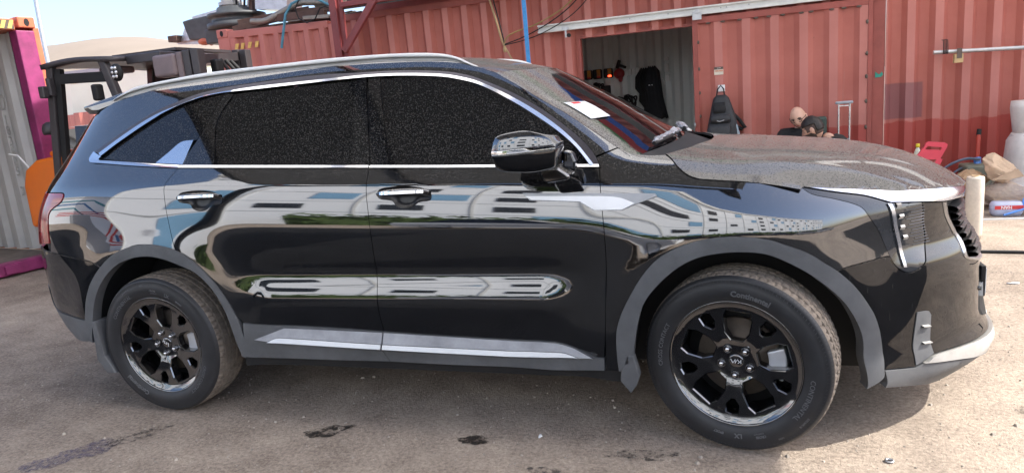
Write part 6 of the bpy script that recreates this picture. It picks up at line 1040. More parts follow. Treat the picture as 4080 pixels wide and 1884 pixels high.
scrap("steel_beam", (-5.2, 5.2, 2.71), (-4.0, 5.4, 2.745), .12, .04, "flat rusty plate at the bottom of the scrap heap")
scrap("steel_beam", (-4.25, 5.2, 2.76), (-3.6, 5.3, 2.735), .14, .05, "grey steel strip at the right end of the scrap heap", M_TUBE)
mb = MB(); mb.tube([(-5.06, 5.1, 2.80), (-4.90, 5.12, 2.785), (-4.82, 5.15, 2.80), (-4.62, 5.3, 2.92), (-4.48, 5.4, 3.0), (-4.40, 5.45, 3.015), (-3.9, 5.5, 2.965)], .042, 14); obj("exhaust_pipe", mb, M_TUBE, label="bent grey exhaust pipe lying on the scrap heap", category="pipe")
TK = top("gas_tank", (-4.0, 5.75, 3.0), "cream cylindrical tank beside the roof post", "tank"); mb = MB(); mb.cyl((-3.9, 5.75, 3.05), .16, .8, 24, axis='X').ell((-4.3, 5.75, 3.05), (.08, .16, .16), 16, 10); part("tank_shell", mb, simple("cream paint", (.62, .56, .42), .45, var=.1), TK); mb = MB(); mb.lathe([(.12, -.03), (.185, -.02), (.185, .02), (.12, .03)], 22, (-4.34, 5.75, 3.05)); part("collar", mb, M_BLACK, TK); bpy.data.objects["collar"].rotation_euler = (0, 0, 0)
mb = MB(); mb.bb(-5.5, -3.7, 5.3, 7, 2.62, 2.72); obj("scrap_bed", mb, M_RUST, label="flat bed of rusty offcuts under the scrap heap", category="scrap")
rg = random.Random(3)
for k in range(14):
    a = (rg.uniform(-5.4, -3.8), rg.uniform(5.15, 5.4), rg.uniform(2.71, 2.76)); b = (a[0]+rg.uniform(.2, .6), a[1]+rg.uniform(0, .3), a[2]+rg.uniform(-.01, .05)); mb = MB(); mb.beam(a, b, rg.uniform(.03, .09), rg.uniform(.006, .03))
    obj("scrap_strip", mb, rg.choice((M_RUST, M_TUBE, M_RUST, simple("paint flake", (.55, .5, .42), .7))), label="short steel offcut lying in the scrap heap", category="scrap", group="offcuts in the scrap heap")
mb = MB(); mb.tube([(-3.72, 5.0, 2.86), (-3.9, 4.97, 2.97), (-4.1, 4.95, 2.98), (-4.25, 4.93, 2.93), (-4.36, 4.92, 2.80), (-4.42, 4.92, 2.62), (-4.50, 4.92, 2.37)], .018, 8); obj("air_hose", mb, simple("blue hose", (.07, .24, .34), .5, var=.15), label="blue air hose hanging over the edge of the end-on container", category="hose")
mb = MB(); mb.tube([(-4.13, 4.93, 2.96), (-4.20, 4.93, 2.86), (-4.17, 4.93, 2.73), (-4.05, 4.93, 2.66), (-3.92, 4.93, 2.69), (-3.82, 4.93, 2.82), (-3.74, 4.94, 2.84), (-3.66, 4.95, 2.80)], .010, 6); obj("cable", mb, M_BLACK, label="dark cable looping over the edge of the end-on container", category="cable")
# ---- cables and strap hanging on the workshop container
M_BEIGE = simple("beige cable", (.42, .30, .16), .6, var=.1)
for nm, pts, r, m, lb in (("hanging_cable", [(-1.42, 4.86, 2.75), (-1.395, 4.86, 2.63), (-1.33, 4.86, 2.36), (-1.285, 4.86, 2.15), (-1.25, 4.86, 2.04)], .013, M_BEIGE, "beige cable dropping from above to the tied bundle"), ("hanging_cable", [(-1.37, 4.85, 2.75), (-1.345, 4.85, 2.62), (-1.30, 4.85, 2.40), (-1.26, 4.85, 2.18), (-1.245, 4.85, 2.06)], .008, M_BLACK, "thin black cable dropping beside the beige one"), ("hanging_cable", [(-1.25, 4.85, 2.06), (-1.21, 4.85, 1.98), (-1.12, 4.85, 1.80), (-1.0, 4.85, 1.5)], .010, M_BEIGE, "beige cable running down behind the suv roof"), ("hanging_cable", [(-1.25, 4.85, 2.10), (-1.20, 4.85, 2.17), (-1.08, 4.85, 2.215), (-.85, 4.85, 2.265), (-.6, 4.85, 2.36), (-.42, 4.85, 2.46), (-.25, 4.85, 2.6)], .008, simple("ochre cable", (.30, .22, .08), .6), "ochre cable sagging up to the right above the rail"), ("hanging_cable", [(-1.24, 4.84, 2.08), (-1.05, 4.84, 2.125), (-.85, 4.84, 2.19), (-.62, 4.84, 2.29), (-.4, 4.84, 2.42), (-.22, 4.84, 2.57)], .007, M_BLACK, "upper black cable sagging across the white rail end"), ("hanging_cable", [(-1.24, 4.83, 2.07), (-1.0, 4.83, 2.10), (-.78, 4.83, 2.15), (-.5, 4.83, 2.26), (-.3, 4.83, 2.38), (-.1, 4.83, 2.56)], .006, M_BLACK, "lower black cable sagging across the white rail end")):
    mb = MB(); mb.tube(cr(pts, .05), r, 6); obj(nm, mb, m, label=lb, category="cable")
mb = MB(); mb.ell((-1.25, 4.85, 2.02), (.025, .02, .04), 8, 6).ell((-1.245, 4.85, 2.07), (.016, .016, .03), 8, 6); obj("cable_tie", mb, M_BEIGE, label="knot where the beige cables are tied together", category="cable tie")
mb = MB(); mb.add([(-.915, 4.6, 2.75), (-.865, 4.6, 2.75), (-.862, 4.6, 1.6), (-.912, 4.6, 1.6)], [(0, 1, 2, 3)]); o = obj("strap", mb, simple("blue webbing", (.05, .27, .62), .6, var=.15, scale=30), label="bright blue webbing strap hanging in front of the red container", category="strap"); s_ = o.modifiers.new("s", 'SOLIDIFY'); s_.thickness = .006
# ---- inside the workshop
for i, x in enumerate((-.705, -.555, -.385)):
    e = top("battery_charger", (x, 7.33, 1.66), ("leftmost black battery charger with an orange pack on the workshop wall", "middle black battery charger with an orange pack on the workshop wall", "black battery charger showing a red light beside the red tool")[i], "charger", "battery chargers on the workshop wall")
    mb = MB(); mb.bb(-.068, .068, -.06, .05, -.07, .075); obj("charger_body", mb, M_BLACK, e, bevel=.02); mb = MB(); mb.bb(.0, .055, -.085, -.055, -.055, .07); obj("battery_pack", mb, simple("orange plastic", (.50, .20, .03), .5), e, bevel=.008)
    mb = MB(); mb.bb(.005, .055, -.09, -.085, -.055, -.03); lm = simple("led red" if i == 2 else "led off", (.5, .03, .02), .4, var=0)
    if i == 2: lm.node_tree.nodes["Principled BSDF"].inputs['Emission Color'].default_value = (1, .06, .02, 1); lm.node_tree.nodes["Principled BSDF"].inputs['Emission Strength'].default_value = 2.2
    obj("status_light", mb, lm, e)
e = top("impact_wrench", (-.215, 7.3, 1.66), "red power tool hanging between the chargers and the white boxes", "power tool"); mb = MB(); mb.ell((0, 0, -.02), (.085, .07, .08), 16, 10).ell((.02, -.02, -.10), (.035, .04, .05), 12, 8); obj("housing", mb, simple("red tool plastic", (.25, .02, .025), .45), e); mb = MB(); mb.beam((-.03, 0, .06), (.015, 0, .18), .045, .05).beam((.0, 0, .11), (.11, 0, .06), .04, .04); obj("handle", mb, M_BLACK, e, bevel=.01)
for i in range(5):
    x = -.105+.056*i; mb = MB(); mb.bb(x-.025, x+.025, 7.28, 7.34, 1.595+.008*i, 1.685+.008*i); obj("white_box", mb, M_WHITEST, label=("first white box in the wall row, beside the red tool", "second white box in the wall row from the red tool", "middle white box of the five on the workshop wall", "fourth white box in the wall row from the red tool", "last white box in the wall row, beside the jacket")[i], category="box", group="white boxes on the workshop wall", bevel=.004)
for (x, z0, z1, lb) in ((.50, 1.60, 1.72, "larger white switch box right of the hanging jacket"), (.505, 1.46, 1.56, "lower white switch box right of the hanging jacket"), (.497, 1.765, 1.815, "smallest white switch box, above the other two")):
    mb = MB(); mb.bb(x-.032, x+.032, 7.30, 7.345, z0, z1); obj("switch_box", mb, M_WHITEST, label=lb, category="switch box", bevel=.004)
J = top("jacket", (.27, 7.25, 1.4), "dark jacket hanging from a hook on the workshop wall", "jacket")
def cloth(rows, mat, nm, par, n=22):
    G = []
    for (z, xc, w, d) in rows:
        r = []
        for k in range(n):
            a = math.pi*k/(n-1); r.append((xc-w*math.cos(a), -d*math.sin(a)*(1+.35*math.sin(k*2.1+z*7)), z+.012*math.sin(k*1.7)))
        G.append(r)
    mb = MB(); mb.grid(G); o = obj(nm, mb, mat, par); s = o.modifiers.new("s", 'SOLIDIFY'); s.thickness = .008; return o
M_JK = simple("charcoal cloth", (.022, .024, .029), .85, var=.2, scale=12)
cloth([(.30, .02, .05, .05), (.22, .02, .11, .10), (.05, .02, .13, .12), (-.15, .03, .14, .12), (-.35, .04, .17, .12), (-.48, .05, .19, .10)], M_JK, "jacket_body", J)
cloth([(.28, -.08, .06, .06), (.15, -.13, .10, .10), (.0, -.14, .10, .10), (-.08, -.10, .08, .08), (-.2, -.10, .09, .07), (-.30, -.06, .06, .05)], M_DKFAB, "hood", J)
mb = MB(); mb.bb(-.03, .03, -.135, -.128, .02, .035); obj("reflective_tag", mb, M_WHITE, J)
for k, (x, z, s, lb, mt) in enumerate(((-.43, 1.40, .08, "black tool case hanging under the chargers", M_BLACK), (-.24, 1.20, .09, "left bundle of dark straps hanging low on the workshop wall", M_DKFAB), (-.10, 1.20, .11, "right bundle of dark straps hanging low on the workshop wall", M_DKFAB), (-.58, 1.45, .08, "coiled dark cable hanging below the chargers", M_BLACK))):
    mb = MB()
    if k == 0: mb.bb(x-.07, x+.07, 7.22, 7.34, z-.11, z+.08)
    else:
        for j in range(5): mb.tube([(x+s*.6*math.cos(a+j)+.02*j, 7.28-.02*j, z+s*math.sin(a)*(1-.06*j)) for a in np.linspace(0, 6.28, 18)], .012, 6)
    obj(("tool_case", "strap_bundle", "strap_bundle", "cable_coil")[k], mb, mt, label=lb, category=("case", "straps", "straps", "cable")[k], bevel=.015 if k == 0 else 0)
mb = MB(); mb.tube([(.33, 7.28, 1.68), (.40, 7.27, 1.60), (.45, 7.27, 1.50), (.47, 7.28, 1.42)], .008, 6); obj("white_cable", mb, M_WHITEST, label="thin white cable running down beside the switch boxes", category="cable")
# ---- on the sliding door
ST = top("sticker", (1.281, 4.885, 1.523), "small printed advertising sticker stuck on the sliding door", "sticker")
mb = MB(); mb.bb(-.050, .050, -.0035, .0, -.042, .046); obj("sheet", mb, simple("sticker cream", (.66, .60, .50), .5, var=.1, scale=60), ST)
mb = MB(); mb.bb(-.050, .050, -.0055, -.0036, .018, .046); obj("header_band", mb, M_HAZB, ST)
obj("phone_number", text_mb("1533-7533", .021, .001, .0008, fn=lambda p: (p[0], -.0058-p[2], p[1]+.0)), simple("orange print", (.62, .13, .03), .5, var=0), ST)
obj("small_print", text_mb("1533-7533", .010, .001, .0002, fn=lambda p: (p[0], -.0064-p[2], p[1]+.032)), M_WHITE, ST)
BP = top("backpack", (1.30, 4.80, 1.02), "black backpack hanging by its loop from a white hook on the sliding door", "backpack")
M_BP = simple("black nylon", (.022, .024, .027), .6, var=.3, scale=25, bump=.2, bscale=120)
def sack(rows, n=20, k=3.2):
    G = []
    for (z, xc, w, d, yc) in rows:
        G.append([(xc+w*math.copysign(abs(math.cos(a))**(2/k), math.cos(a)), yc+d*math.copysign(abs(math.sin(a))**(2/k), math.sin(a)), z) for a in np.linspace(0, 2*math.pi, n+1)])
    mb = MB(); mb.grid(G); n1 = n+1; b = len(mb.v)-n1*len(rows); mb.f += [tuple(b+i for i in range(n)), tuple(b+(len(rows)-1)*n1+i for i in range(n))[::-1]]; mb.sm += [True]*2; return mb
obj("main_bag", sack([(.235, .0, .050, .035, .0), (.20, .0, .085, .06, -.01), (.10, .005, .115, .08, -.01), (.0, .01, .14, .10, -.02), (-.10, .01, .165, .11, -.02), (-.22, .01, .175, .11, -.02), (-.32, .01, .165, .10, -.02)]), M_BP, BP)
obj("flap_pocket", sack([(.155, -.02, .06, .03, -.07), (.07, -.02, .075, .04, -.08), (.035, -.02, .07, .03, -.085)]), M_DKFAB, BP)
obj("upper_pocket", sack([(.02, -.01, .10, .03, -.10), (-.03, -.01, .115, .045, -.11), (-.075, -.01, .11, .03, -.11)]), M_BP, BP)
obj("lower_pocket", sack([(-.085, -.02, .11, .03, -.12), (-.14, -.03, .13, .055, -.13), (-.26, -.03, .135, .06, -.13), (-.31, -.03, .13, .03, -.12)]), M_BP, BP)
mb = MB(); mb.tube([(-.05, -.02, .22), (-.035, -.03, .30), (.0, -.03, .34), (.03, -.03, .30), (.04, -.02, .22)], .008, 6); obj("hanging_loop", mb, M_DKFAB, BP)
mb = MB(); mb.tube([(.12, .02, .02), (.20, .02, -.07), (.255, .03, -.155), (.22, .03, -.17), (.15, .02, -.13)], .02, 6); obj("strap", mb, M_DKFAB, BP)
mb = MB(); mb.beam((-.05, -.157, -.045), (-.02, -.158, -.055), .004, .008).beam((-.02, -.158, -.055), (.03, -.157, -.043), .004, .008).beam((-.06, -.150, -.10), (-.035, -.150, -.09), .004, .005).beam((-.035, -.150, -.09), (-.01, -.150, -.10), .004, .005); obj("logo", mb, M_GREYP, BP)
mb = MB(); mb.bb(1.268, 1.345, 4.86, 4.884, 1.29, 1.365).bb(1.30, 1.32, 4.82, 4.86, 1.31, 1.33); obj("wall_hook", mb, M_WHITE, label="white plastic hook holding the backpack loop", category="hook", bevel=.004)
WB = top("water_bottle", (1.455, 4.735, .86), "clear water bottle tucked in the backpack side pocket", "bottle"); mb = MB(); mb.lathe([(.001, -.10), (.028, -.10), (.030, -.05), (.027, 0), (.030, .05), (.015, .08), (.012, .095), (.001, .096)], 16); obj("bottle_body", mb, simple("bluish plastic", (.28, .36, .42), .12, var=.3, scale=30), WB).rotation_euler = (.1, -.25, 0); mb = MB(); mb.lathe([(.001, .112), (.014, .112), (.015, .092), (.001, .09)], 12); obj("bottle_cap", mb, M_WHITE, WB).rotation_euler = (.1, -.25, 0)
mb = MB(); mb.prism([(2.905, 1.30), (2.965, 1.305), (2.985, 1.33), (2.97, 1.36), (2.945, 1.33), (2.905, 1.365)], 4.944, 4.949); obj("tape_patch", mb, simple("green tape", (.02, .26, .20), .5), label="scrap of green tape stuck on the container corner post", category="tape")
# ---- people sitting by the door
M_SKIN = simple("skin", (.62, .38, .28), .5, var=.08, scale=20); M_SKIN2 = simple("tanned skin", (.55, .33, .24), .5, var=.08, scale=20); M_HAIR = simple("dark hair", (.018, .014, .012), .55, var=.5, scale=60); M_BEARD = simple("stubble", (.09, .06, .05), .7, var=.3, scale=70)
def head_fn(d, q):
    x, y, z = q; f = max(0, -d.y)
    g = lambda cx, cz, s: math.exp(-(((d.x-cx)/s)**2+((d.z-cz)/s)**2))*(1 if d.y < 0 else 0)
    k = 1.0
    if d.z < -.15: k -= .34*(-.15-d.z)**1.2
    x *= k; y = y*(1-.10*max(0, -d.z)*(1 if d.y > 0 else -.1))
    y -= .026*g(0, -.16, .15)+.010*g(0, .02, .12)+.010*g(0, -.72, .22)+.008*g(0, .20, .4)+.006*g(0, -.42, .16)
    y += .012*(g(-.36, .04, .17)+g(.36, .04, .17))
    x += .004*math.copysign(g(.55, -.12, .25)+g(-.55, -.12, .25), x)
    return Vector((x, y, z))
def skin_obj(name, V, E_, R, mat, par, sub=2, root=0):
    me = bpy.data.meshes.new(name); me.from_pydata(V, E_, []); me.materials.append(mat); o = bpy.data.objects.new(name, me); COL.objects.link(o); o.parent = par
    o.modifiers.new("skin", 'SKIN'); 
    for i, r in enumerate(R): me.skin_vertices[0].data[i].radius = (r, r); me.skin_vertices[0].data[i].use_root = (i == root)
    m = o.modifiers.new("sub", 'SUBSURF'); m.levels = sub; m.render_levels = sub; 
    o.modifiers["skin"].use_smooth_shade = True; return o
def person(l, label, head_c, head_R, skin, shoulders, hips, knees, feet, hands, elbows):
    e = top("person", l, label, "person"); L = Vector(l); hc = Vector(head_c)
    V = []; E_ = []; R = []
    def add(p, r, par=None):
        V.append(tuple(Vector(p)-L)); R.append(r)
        if par is not None: E_.append((par, len(V)-1))
        return len(V)-1
    nk = (Vector(shoulders[0])+Vector(shoulders[1]))/2; pv = (Vector(hips[0])+Vector(hips[1]))/2
    root = add(pv, .13); sp = add(pv.lerp(nk, .5), .12, root); ch = add(pv.lerp(nk, .85), .125, sp); n1 = add(nk.lerp(hc, .25), .055, ch); n2 = add(nk.lerp(hc, .6), .05, n1)
    for s in (0, 1):
        sh = add(shoulders[s], .06, ch); el = add(elbows[s], .042, sh); w = add(hands[s], .028, el); dr = (Vector(hands[s])-Vector(elbows[s])).normalized(); pm = add(Vector(hands[s])+dr*.05, .034, w); sd = dr.cross(Vector((0, 0, 1))).normalized()
        for k, (t, ln) in enumerate(((-.03, .055), (-.010, .07), (.010, .075), (.03, .062))):
            a = add(Vector(hands[s])+dr*.085+sd*t, .011, pm); b = add(Vector(hands[s])+dr*(.085+ln*.5)+sd*t*1.1+Vector((0, 0, -.012)), .0095, a); add(Vector(hands[s])+dr*(.08+ln)+sd*t*1.1+Vector((0, 0, -.035)), .008, b)
        a = add(Vector(hands[s])+dr*.04-sd*.04, .012, pm); add(Vector(hands[s])+dr*.075-sd*.06, .009, a)
        hp = add(hips[s], .095, root); kn = add(knees[s], .06, hp); an = add(feet[s], .042, kn); add(Vector(feet[s])+Vector((knees[s][0]-hips[s][0], knees[s][1]-hips[s][1], 0)).normalized()*.15+Vector((0, 0, -.03)), .04, an)
    skin_obj("body", V, E_, R, skin, e, 1)
    # clothes: the same skeleton, a little wider, without head, hands and feet
    V2 = []; E2_ = []; R2 = []
    def add2(p, r, par=None):
        V2.append(tuple(Vector(p)-L)); R2.append(r)
        if par is not None: E2_.append((par, len(V2)-1))
        return len(V2)-1
    root = add2(pv, .155); sp = add2(pv.lerp(nk, .5), .145, root); ch = add2(pv.lerp(nk, .86), .15, sp); add2(nk.lerp(hc, .22), .075, ch)
    for s in (0, 1): sh = add2(shoulders[s], .082, ch); el = add2(elbows[s], .06, sh); add2(Vector(elbows[s]).lerp(Vector(hands[s]), .8), .045, el)
    skin_obj("shirt", V2, E2_, R2, M_DKFAB, e, 1)
    V2, E2_, R2 = [], [], []; root = add2(pv, .15)
    for s in (0, 1): hp = add2(hips[s], .11, root); kn = add2(knees[s], .078, hp); add2(Vector(knees[s]).lerp(Vector(feet[s]), .9), .06, kn)
    skin_obj("trousers", V2, E2_, R2, M_JK, e, 1)
    for s in (0, 1):
        mb = MB(); mb.ell((0, 0, 0), (.05, .12, .045), 12, 8); o = obj("shoe", mb, M_BLACK, e); d = Vector((knees[s][0]-hips[s][0], knees[s][1]-hips[s][1], 0)).normalized(); o.location = Vector(feet[s])-L+d*.06+Vector((0, 0, -.035)); o.rotation_euler = (0, 0, math.atan2(d.y, d.x)-math.pi/2)
    h = empty("head"); h.parent = e; h.location = hc-L; h.rotation_euler = head_R
    mb = MB(); mb.ell((0, 0, 0), (.078, .097, .118), 32, 24, fn=head_fn); obj("face", mb, skin, h)
    for s in (-1, 1):
        mb = MB(); mb.ell((s*.079, .012, -.008), (.012, .022, .034), 10, 8); obj("ear", mb, skin, h)
        mb = MB(); mb.ell((s*.029, -.079, .006), (.013, .008, .008), 10, 6); obj("eye", mb, simple("eye", (.05, .035, .03), .2, var=0), h)
        mb = MB(); mb.tube([(s*.012, -.094, .024), (s*.03, -.092, .030), (s*.05, -.080, .024)], .0042, 6); obj("eyebrow", mb, M_HAIR, h)
    mb = MB(); mb.tube([(-.026, -.089, -.058), (-.010, -.0975, -.055), (.010, -.0975, -.055), (.026, -.089, -.058)], .0055, 6); obj("mouth", mb, simple("lips", (.36, .12, .10), .5, var=0), h)
    return e, h
def shell(nm, mat, h, keep, grow=1.035, jig=0, shift=(0, 0, 0)):
    mb = MB(); mb.ell(shift, (.078*grow, .097*grow, .118*grow), 40, 28, fn=lambda d, q: head_fn(d, q)*(1+jig*math.sin(d.x*23+d.z*9)*math.sin(d.z*19+d.y*17)))
    kf = [f for f in mb.f if keep(sum((Vector(mb.v[i]) for i in f), Vector())/4)]; mb.f = kf; mb.sm = [True]*len(kf); o = obj(nm, mb, mat, h, fixn=False); s = o.modifiers.new("s", 'SOLIDIFY'); s.thickness = .004; return o
p1, h1 = person((2.12, 4.62, 0), "bald bearded person in glasses and black top sitting smiling by the sliding door", (2.095, 4.55, .955), (.38, -.20, -.35), M_SKIN, [(1.94, 4.62, .775), (2.30, 4.66, .775)], [(2.02, 4.72, .26), (2.24, 4.72, .26)], [(1.93, 4.28, .42), (2.28, 4.30, .42)], [(1.92, 4.22, .08), (2.30, 4.22, .08)], [(2.02, 4.22, .46), (2.20, 4.24, .46)], [(1.84, 4.50, .48), (2.40, 4.52, .48)])
shell("beard", M_BEARD, h1, lambda c: c.z < -.045 and c.y < .03 and not (abs(c.x) < .03 and -.075 < c.z < -.045 and c.y < -.07), 1.02)
mb = MB()
for s in (-1, 1):
    mb.tube([(s*(.034+.023*math.cos(a)), -.097+.006*abs(math.cos(a)), .004+.017*math.sin(a)) for a in np.linspace(0, 6.283, 17)], .0034, 5); mb.tube([(s*.057, -.092, .008), (s*.083, -.03, .012), (s*.084, .01, .01)], .003, 5)
mb.tube([(-.012, -.101, .008), (.012, -.101, .008)], .003, 5); obj("glasses", mb, M_BLACK, h1)
p2, h2 = person((2.24, 4.05, 0), "dark-haired bearded person in grey top bending over, seen from behind", (2.195, 4.10, .855), (.42, .06, -1.95), M_SKIN2, [(2.40, 3.90, .70), (2.44, 4.24, .72)], [(2.62, 3.98, .26), (2.62, 4.2, .26)], [(2.25, 3.86, .42), (2.25, 4.25, .42)], [(2.22, 3.84, .08), (2.22, 4.25, .08)], [(2.10, 3.95, .45), (2.10, 4.15, .45)], [(2.32, 3.76, .45), (2.32, 4.36, .45)])
shell("hair", M_HAIR, h2, lambda c: (c.z > .045 and (c.y > -.085)) or (c.y > .045 and c.z > -.035), 1.10, .045, (0, .004, .008))
shell("hair_fade", M_BEARD, h2, lambda c: (c.z > -.02 and c.y > -.05 and c.z < .05) or (c.y > .03 and -.06 < c.z < .03), 1.02)
shell("beard", simple("dark beard", (.05, .035, .028), .7, var=.4, scale=80), h2, lambda c: c.z < -.03 and c.y < .02 and not (abs(c.x) < .03 and -.075 < c.z < -.045), 1.03)
for i, (x, y) in enumerate(((2.13, 4.74), (2.63, 4.09))):
    e = top("stool", (x, y, 0), ("low plastic stool under the bald person", "low plastic stool under the dark-haired person")[i], "stool"); mb = MB(); mb.bb(-.16, .16, -.13, .13, .12, .15); obj("seat", mb, M_GREYP, e, bevel=.012)
    for a in (-1, 1):
        for b in (-1, 1): mb = MB(); mb.beam((a*.13, b*.10, .12), (a*.15, b*.12, 0), .03); obj("leg", mb, M_GREYP, e)
CH = top("office_chair", (2.3, 4.80, 0), "dark green chair with a padded back behind the two people", "chair"); M_GRN = simple("dark green vinyl", (.045, .075, .062), .5, var=.15)
mb = MB(); mb.bb(-.11, .11, -.03, .03, .60, .935); obj("backrest", mb, M_GRN, CH, bevel=.03, seg=3); mb = MB(); mb.bb(-.2, .2, .0, .16, .40, .46); obj("seat", mb, M_GRN, CH, bevel=.02); mb = MB(); mb.cyl((0, .08, .2), .03, .4, 10).bb(-.2, .2, .04, .12, .0, .04); obj("base", mb, M_BLACK, CH)
mb = MB(); mb.beam((0, .03, .46), (0, .02, .62), .05, .03); obj("back_bar", mb, M_BLACK, CH)
CT = top("crutch", (2.57, 4.72, 0), "aluminium crutch with grey padding leaning upright beside the sliding door", "crutch"); M_ALU = simple("aluminium", (.75, .76, .78), .25, .9, var=.05); M_PAD = simple("grey foam", (.33, .36, .40), .8, var=.1)
for s in (-1, 1): mb = MB(); mb.tube([(s*.055, 0, 1.055), (s*.054, 0, .60), (s*.018, 0, .25)], .0105, 10); obj("tube", mb, M_ALU, CT)
mb = MB(); mb.tube([(0, 0, .40), (0, 0, .02)], .012, 10); obj("lower_tube", mb, M_ALU, CT); mb = MB(); mb.bb(-.088, .088, -.022, .022, 1.055, 1.085); obj("armpit_pad", mb, M_PAD, CT, bevel=.013, seg=3)
mb = MB(); mb.cyl((0, 0, .665), .018, .105, 12, axis='X'); obj("hand_grip", mb, M_PAD, CT); mb = MB(); mb.bb(-.055, .055, -.006, .006, 1.03, 1.042); obj("crossbar", mb, M_ALU, CT)
# ---- right-hand clutter
PC = top("plastic_chair", (3.26, 4.05, 0), "pink-red plastic chair with a slotted back", "chair", None); M_PINK = simple("pink plastic", (.62, .060, .095), .35, var=.08)
def lean(p): return (p[0]+(p[1]-.3)*.22, p[1])
P0 = [(-.10, .20), (-.075, .62), (-.055, .655), (-.02, .67), (.07, .655), (.092, .635), (.09, .60), (.05, .20), (.015, .20), (.025, .42), (-.055, .44), (-.065, .20)]
mb = MB(); mb.prism([(.46*.0-.13+.0, .44), (-.075, .62), (-.045, .665), (.09, .65), (.11, .63), (.105, .61), (.055, .44)], -.015, .015); 
def plate(out, hole, y0, y1):
    V2, F = tri(np.array(out), [np.array(h)[::-1] if area2(np.array(h)) > 0 else np.array(h) for h in hole], .05); n = len(V2); mb = MB(); mb.add([(a, y0, b) for a, b in V2]+[(a, y1, b) for a, b in V2], [tuple(f) for f in F]+[tuple(i+n for i in f[::-1]) for f in F])
    for L in [out]+list(hole):
        m = len(L)
        for i in range(m): a, b = L[i], L[(i+1) % m]; mb.add([(a[0], y0, a[1]), (b[0], y0, b[1]), (b[0], y1, b[1]), (a[0], y1, a[1])], [(0, 1, 2, 3)])
    return mb
obj("backrest", plate([(-.16, .50), (-.075, .62), (-.062, .655), (-.04, .668), (.10, .650), (.125, .632), (.118, .60), (.065, .49)], [[(-.065, .600), (-.045, .625), (.075, .606), (.070, .578), (-.05, .592)]], -.014, .014), M_PINK, PC, bevel=.004)
for a, b in (((-.165, .50), (-.20, .30)), ((.065, .50), (-.02, .30))): mb = MB(); mb.beam((a[0], 0, a[1]), (b[0], 0, b[1]), .03, .05); obj("back_post", mb, M_PINK, PC)
mb = MB(); mb.bb(-.22, .06, -.32, .02, .27, .30); obj("seat", mb, M_PINK, PC, bevel=.01)
for x in (-.20, .04):
    for y in (-.3, 0): mb = MB(); mb.beam((x, y, .27), (x-.02, y*1.1, 0), .035); obj("leg", mb, M_PINK, PC)
mb = MB(); mb.ell((3.20, 3.86, .335), (.10, .09, .045), 14, 8, fn=lambda d, q: q*(1+.12*math.sin(d.x*9)*math.cos(d.z*7))); obj("rag", mb, M_WHITE, label="crumpled white cloth on the pink chair seat", category="cloth")
B_ = top("drink_bottle", (3.19, 4.3, .42), "clear bottle with a yellow cap behind the suv bonnet", "bottle"); mb = MB(); mb.lathe([(.001, 0), (.032, 0), (.034, .08), (.032, .12), (.016, .16), (.014, .175), (.001, .176)], 16); obj("bottle_body", mb, simple("clear plastic", (.62, .62, .52), .15, var=.2, scale=40), B_); mb = MB(); mb.lathe([(.001, .205), (.018, .205), (.019, .172), (.001, .17)], 14); obj("bottle_cap", mb, simple("yellow cap", (.75, .62, .03), .4, var=0), B_)
mb = MB(); mb.bb(2.95, 3.35, 4.15, 4.5, 0, .42); obj("carton", mb, simple("brown carton", (.34, .24, .14), .8, var=.1), label="brown carton under the yellow-capped bottle", category="carton", bevel=.005)
mb = MB(); mb.ell((3.10, 4.25, .47), (.09, .07, .06), 14, 8, fn=lambda d, q: q*(1+.15*math.sin(d.x*8+d.z*5))); obj("rag", mb, simple("cream rag", (.62, .55, .42), .8, var=.2), label="cream rag heaped left of the yellow-capped bottle", category="cloth")
M_KRAFT = simple("kraft paper", (.43, .295, .175), .75, var=.18, scale=9); M_KRAFT2 = simple("pale kraft paper", (.52, .38, .26), .75, var=.15, scale=9)
def crumple(c, r, seed, mat, nm, lab, cat="paper bag", amp=.16, flat=False):
    rg = random.Random(seed); rg2 = random.Random(seed+1); ks = [(Vector((rg.uniform(-1, 1), rg.uniform(-1, 1), rg.uniform(-1, 1))).normalized(), rg.uniform(.55, 1.0)) for _ in range(22)]
    def fn(d, q):
        s = 1.3
        for k, h in ks:
            dt = d.dot(k)
            if dt > .05: s = min(s, h/dt)
        return q*s*(1+amp*.2*math.sin(d.x*11+seed)*math.sin(d.z*13))
    mb = MB(); mb.ell((0, 0, 0), r, 40, 28, fn=lambda d, q: fn(d, q)*(1+rg2.uniform(-.018, .018))); mb.v = [(x+c[0], y+c[1], max(z+c[2], .006)) for x, y, z in mb.v]; mb.sm = [False]*len(mb.sm); return obj(nm, mb, mat, label=lab, category=cat)
crumple((3.86, 4.02, .13), (.24, .2, .17), 1, M_KRAFT, "paper_bundle", "large brown paper bundle wrapped in clear film behind the upright roll")
crumple((3.82, 3.98, .36), (.16, .13, .15), 5, M_KRAFT2, "paper_bag", "folded brown paper bag on top of the wrapped bundle")
crumple((3.60, 4.05, .30), (.13, .11, .10), 9, M_KRAFT, "paper_bag", "crumpled brown paper bag left of the wrapped bundle")
crumple((3.50, 4.1, .22), (.10, .10, .16), 12, M_KRAFT, "paper_bag", "smaller crumpled paper bag nearest the suv nose")
mb = MB(); mb.prism([(3.70, .30), (3.90, .395), (3.955, .325), (3.84, .30)], 3.82, 3.835); obj("paper_flap", mb, M_KRAFT2, label="loose brown paper sheet leaning on the wrapped bundle", category="paper")
mb = MB(); mb.ell((3.92, 3.98, .14), (.24, .20, .155), 24, 14, fn=lambda d, q: q*(1+.05*math.sin(d.x*17)*math.sin(d.z*23+d.y*9))); mb.v = [(x, y, max(z, .004)) for x, y, z in mb.v]
mf = simple("clear stretch film", (.9, .9, .9), .12, var=0); mf.node_tree.nodes["Principled BSDF"].inputs['Alpha'].default_value = .22; obj("plastic_film", mb, mf, label="crinkled clear film around the brown paper bundle", category="film")
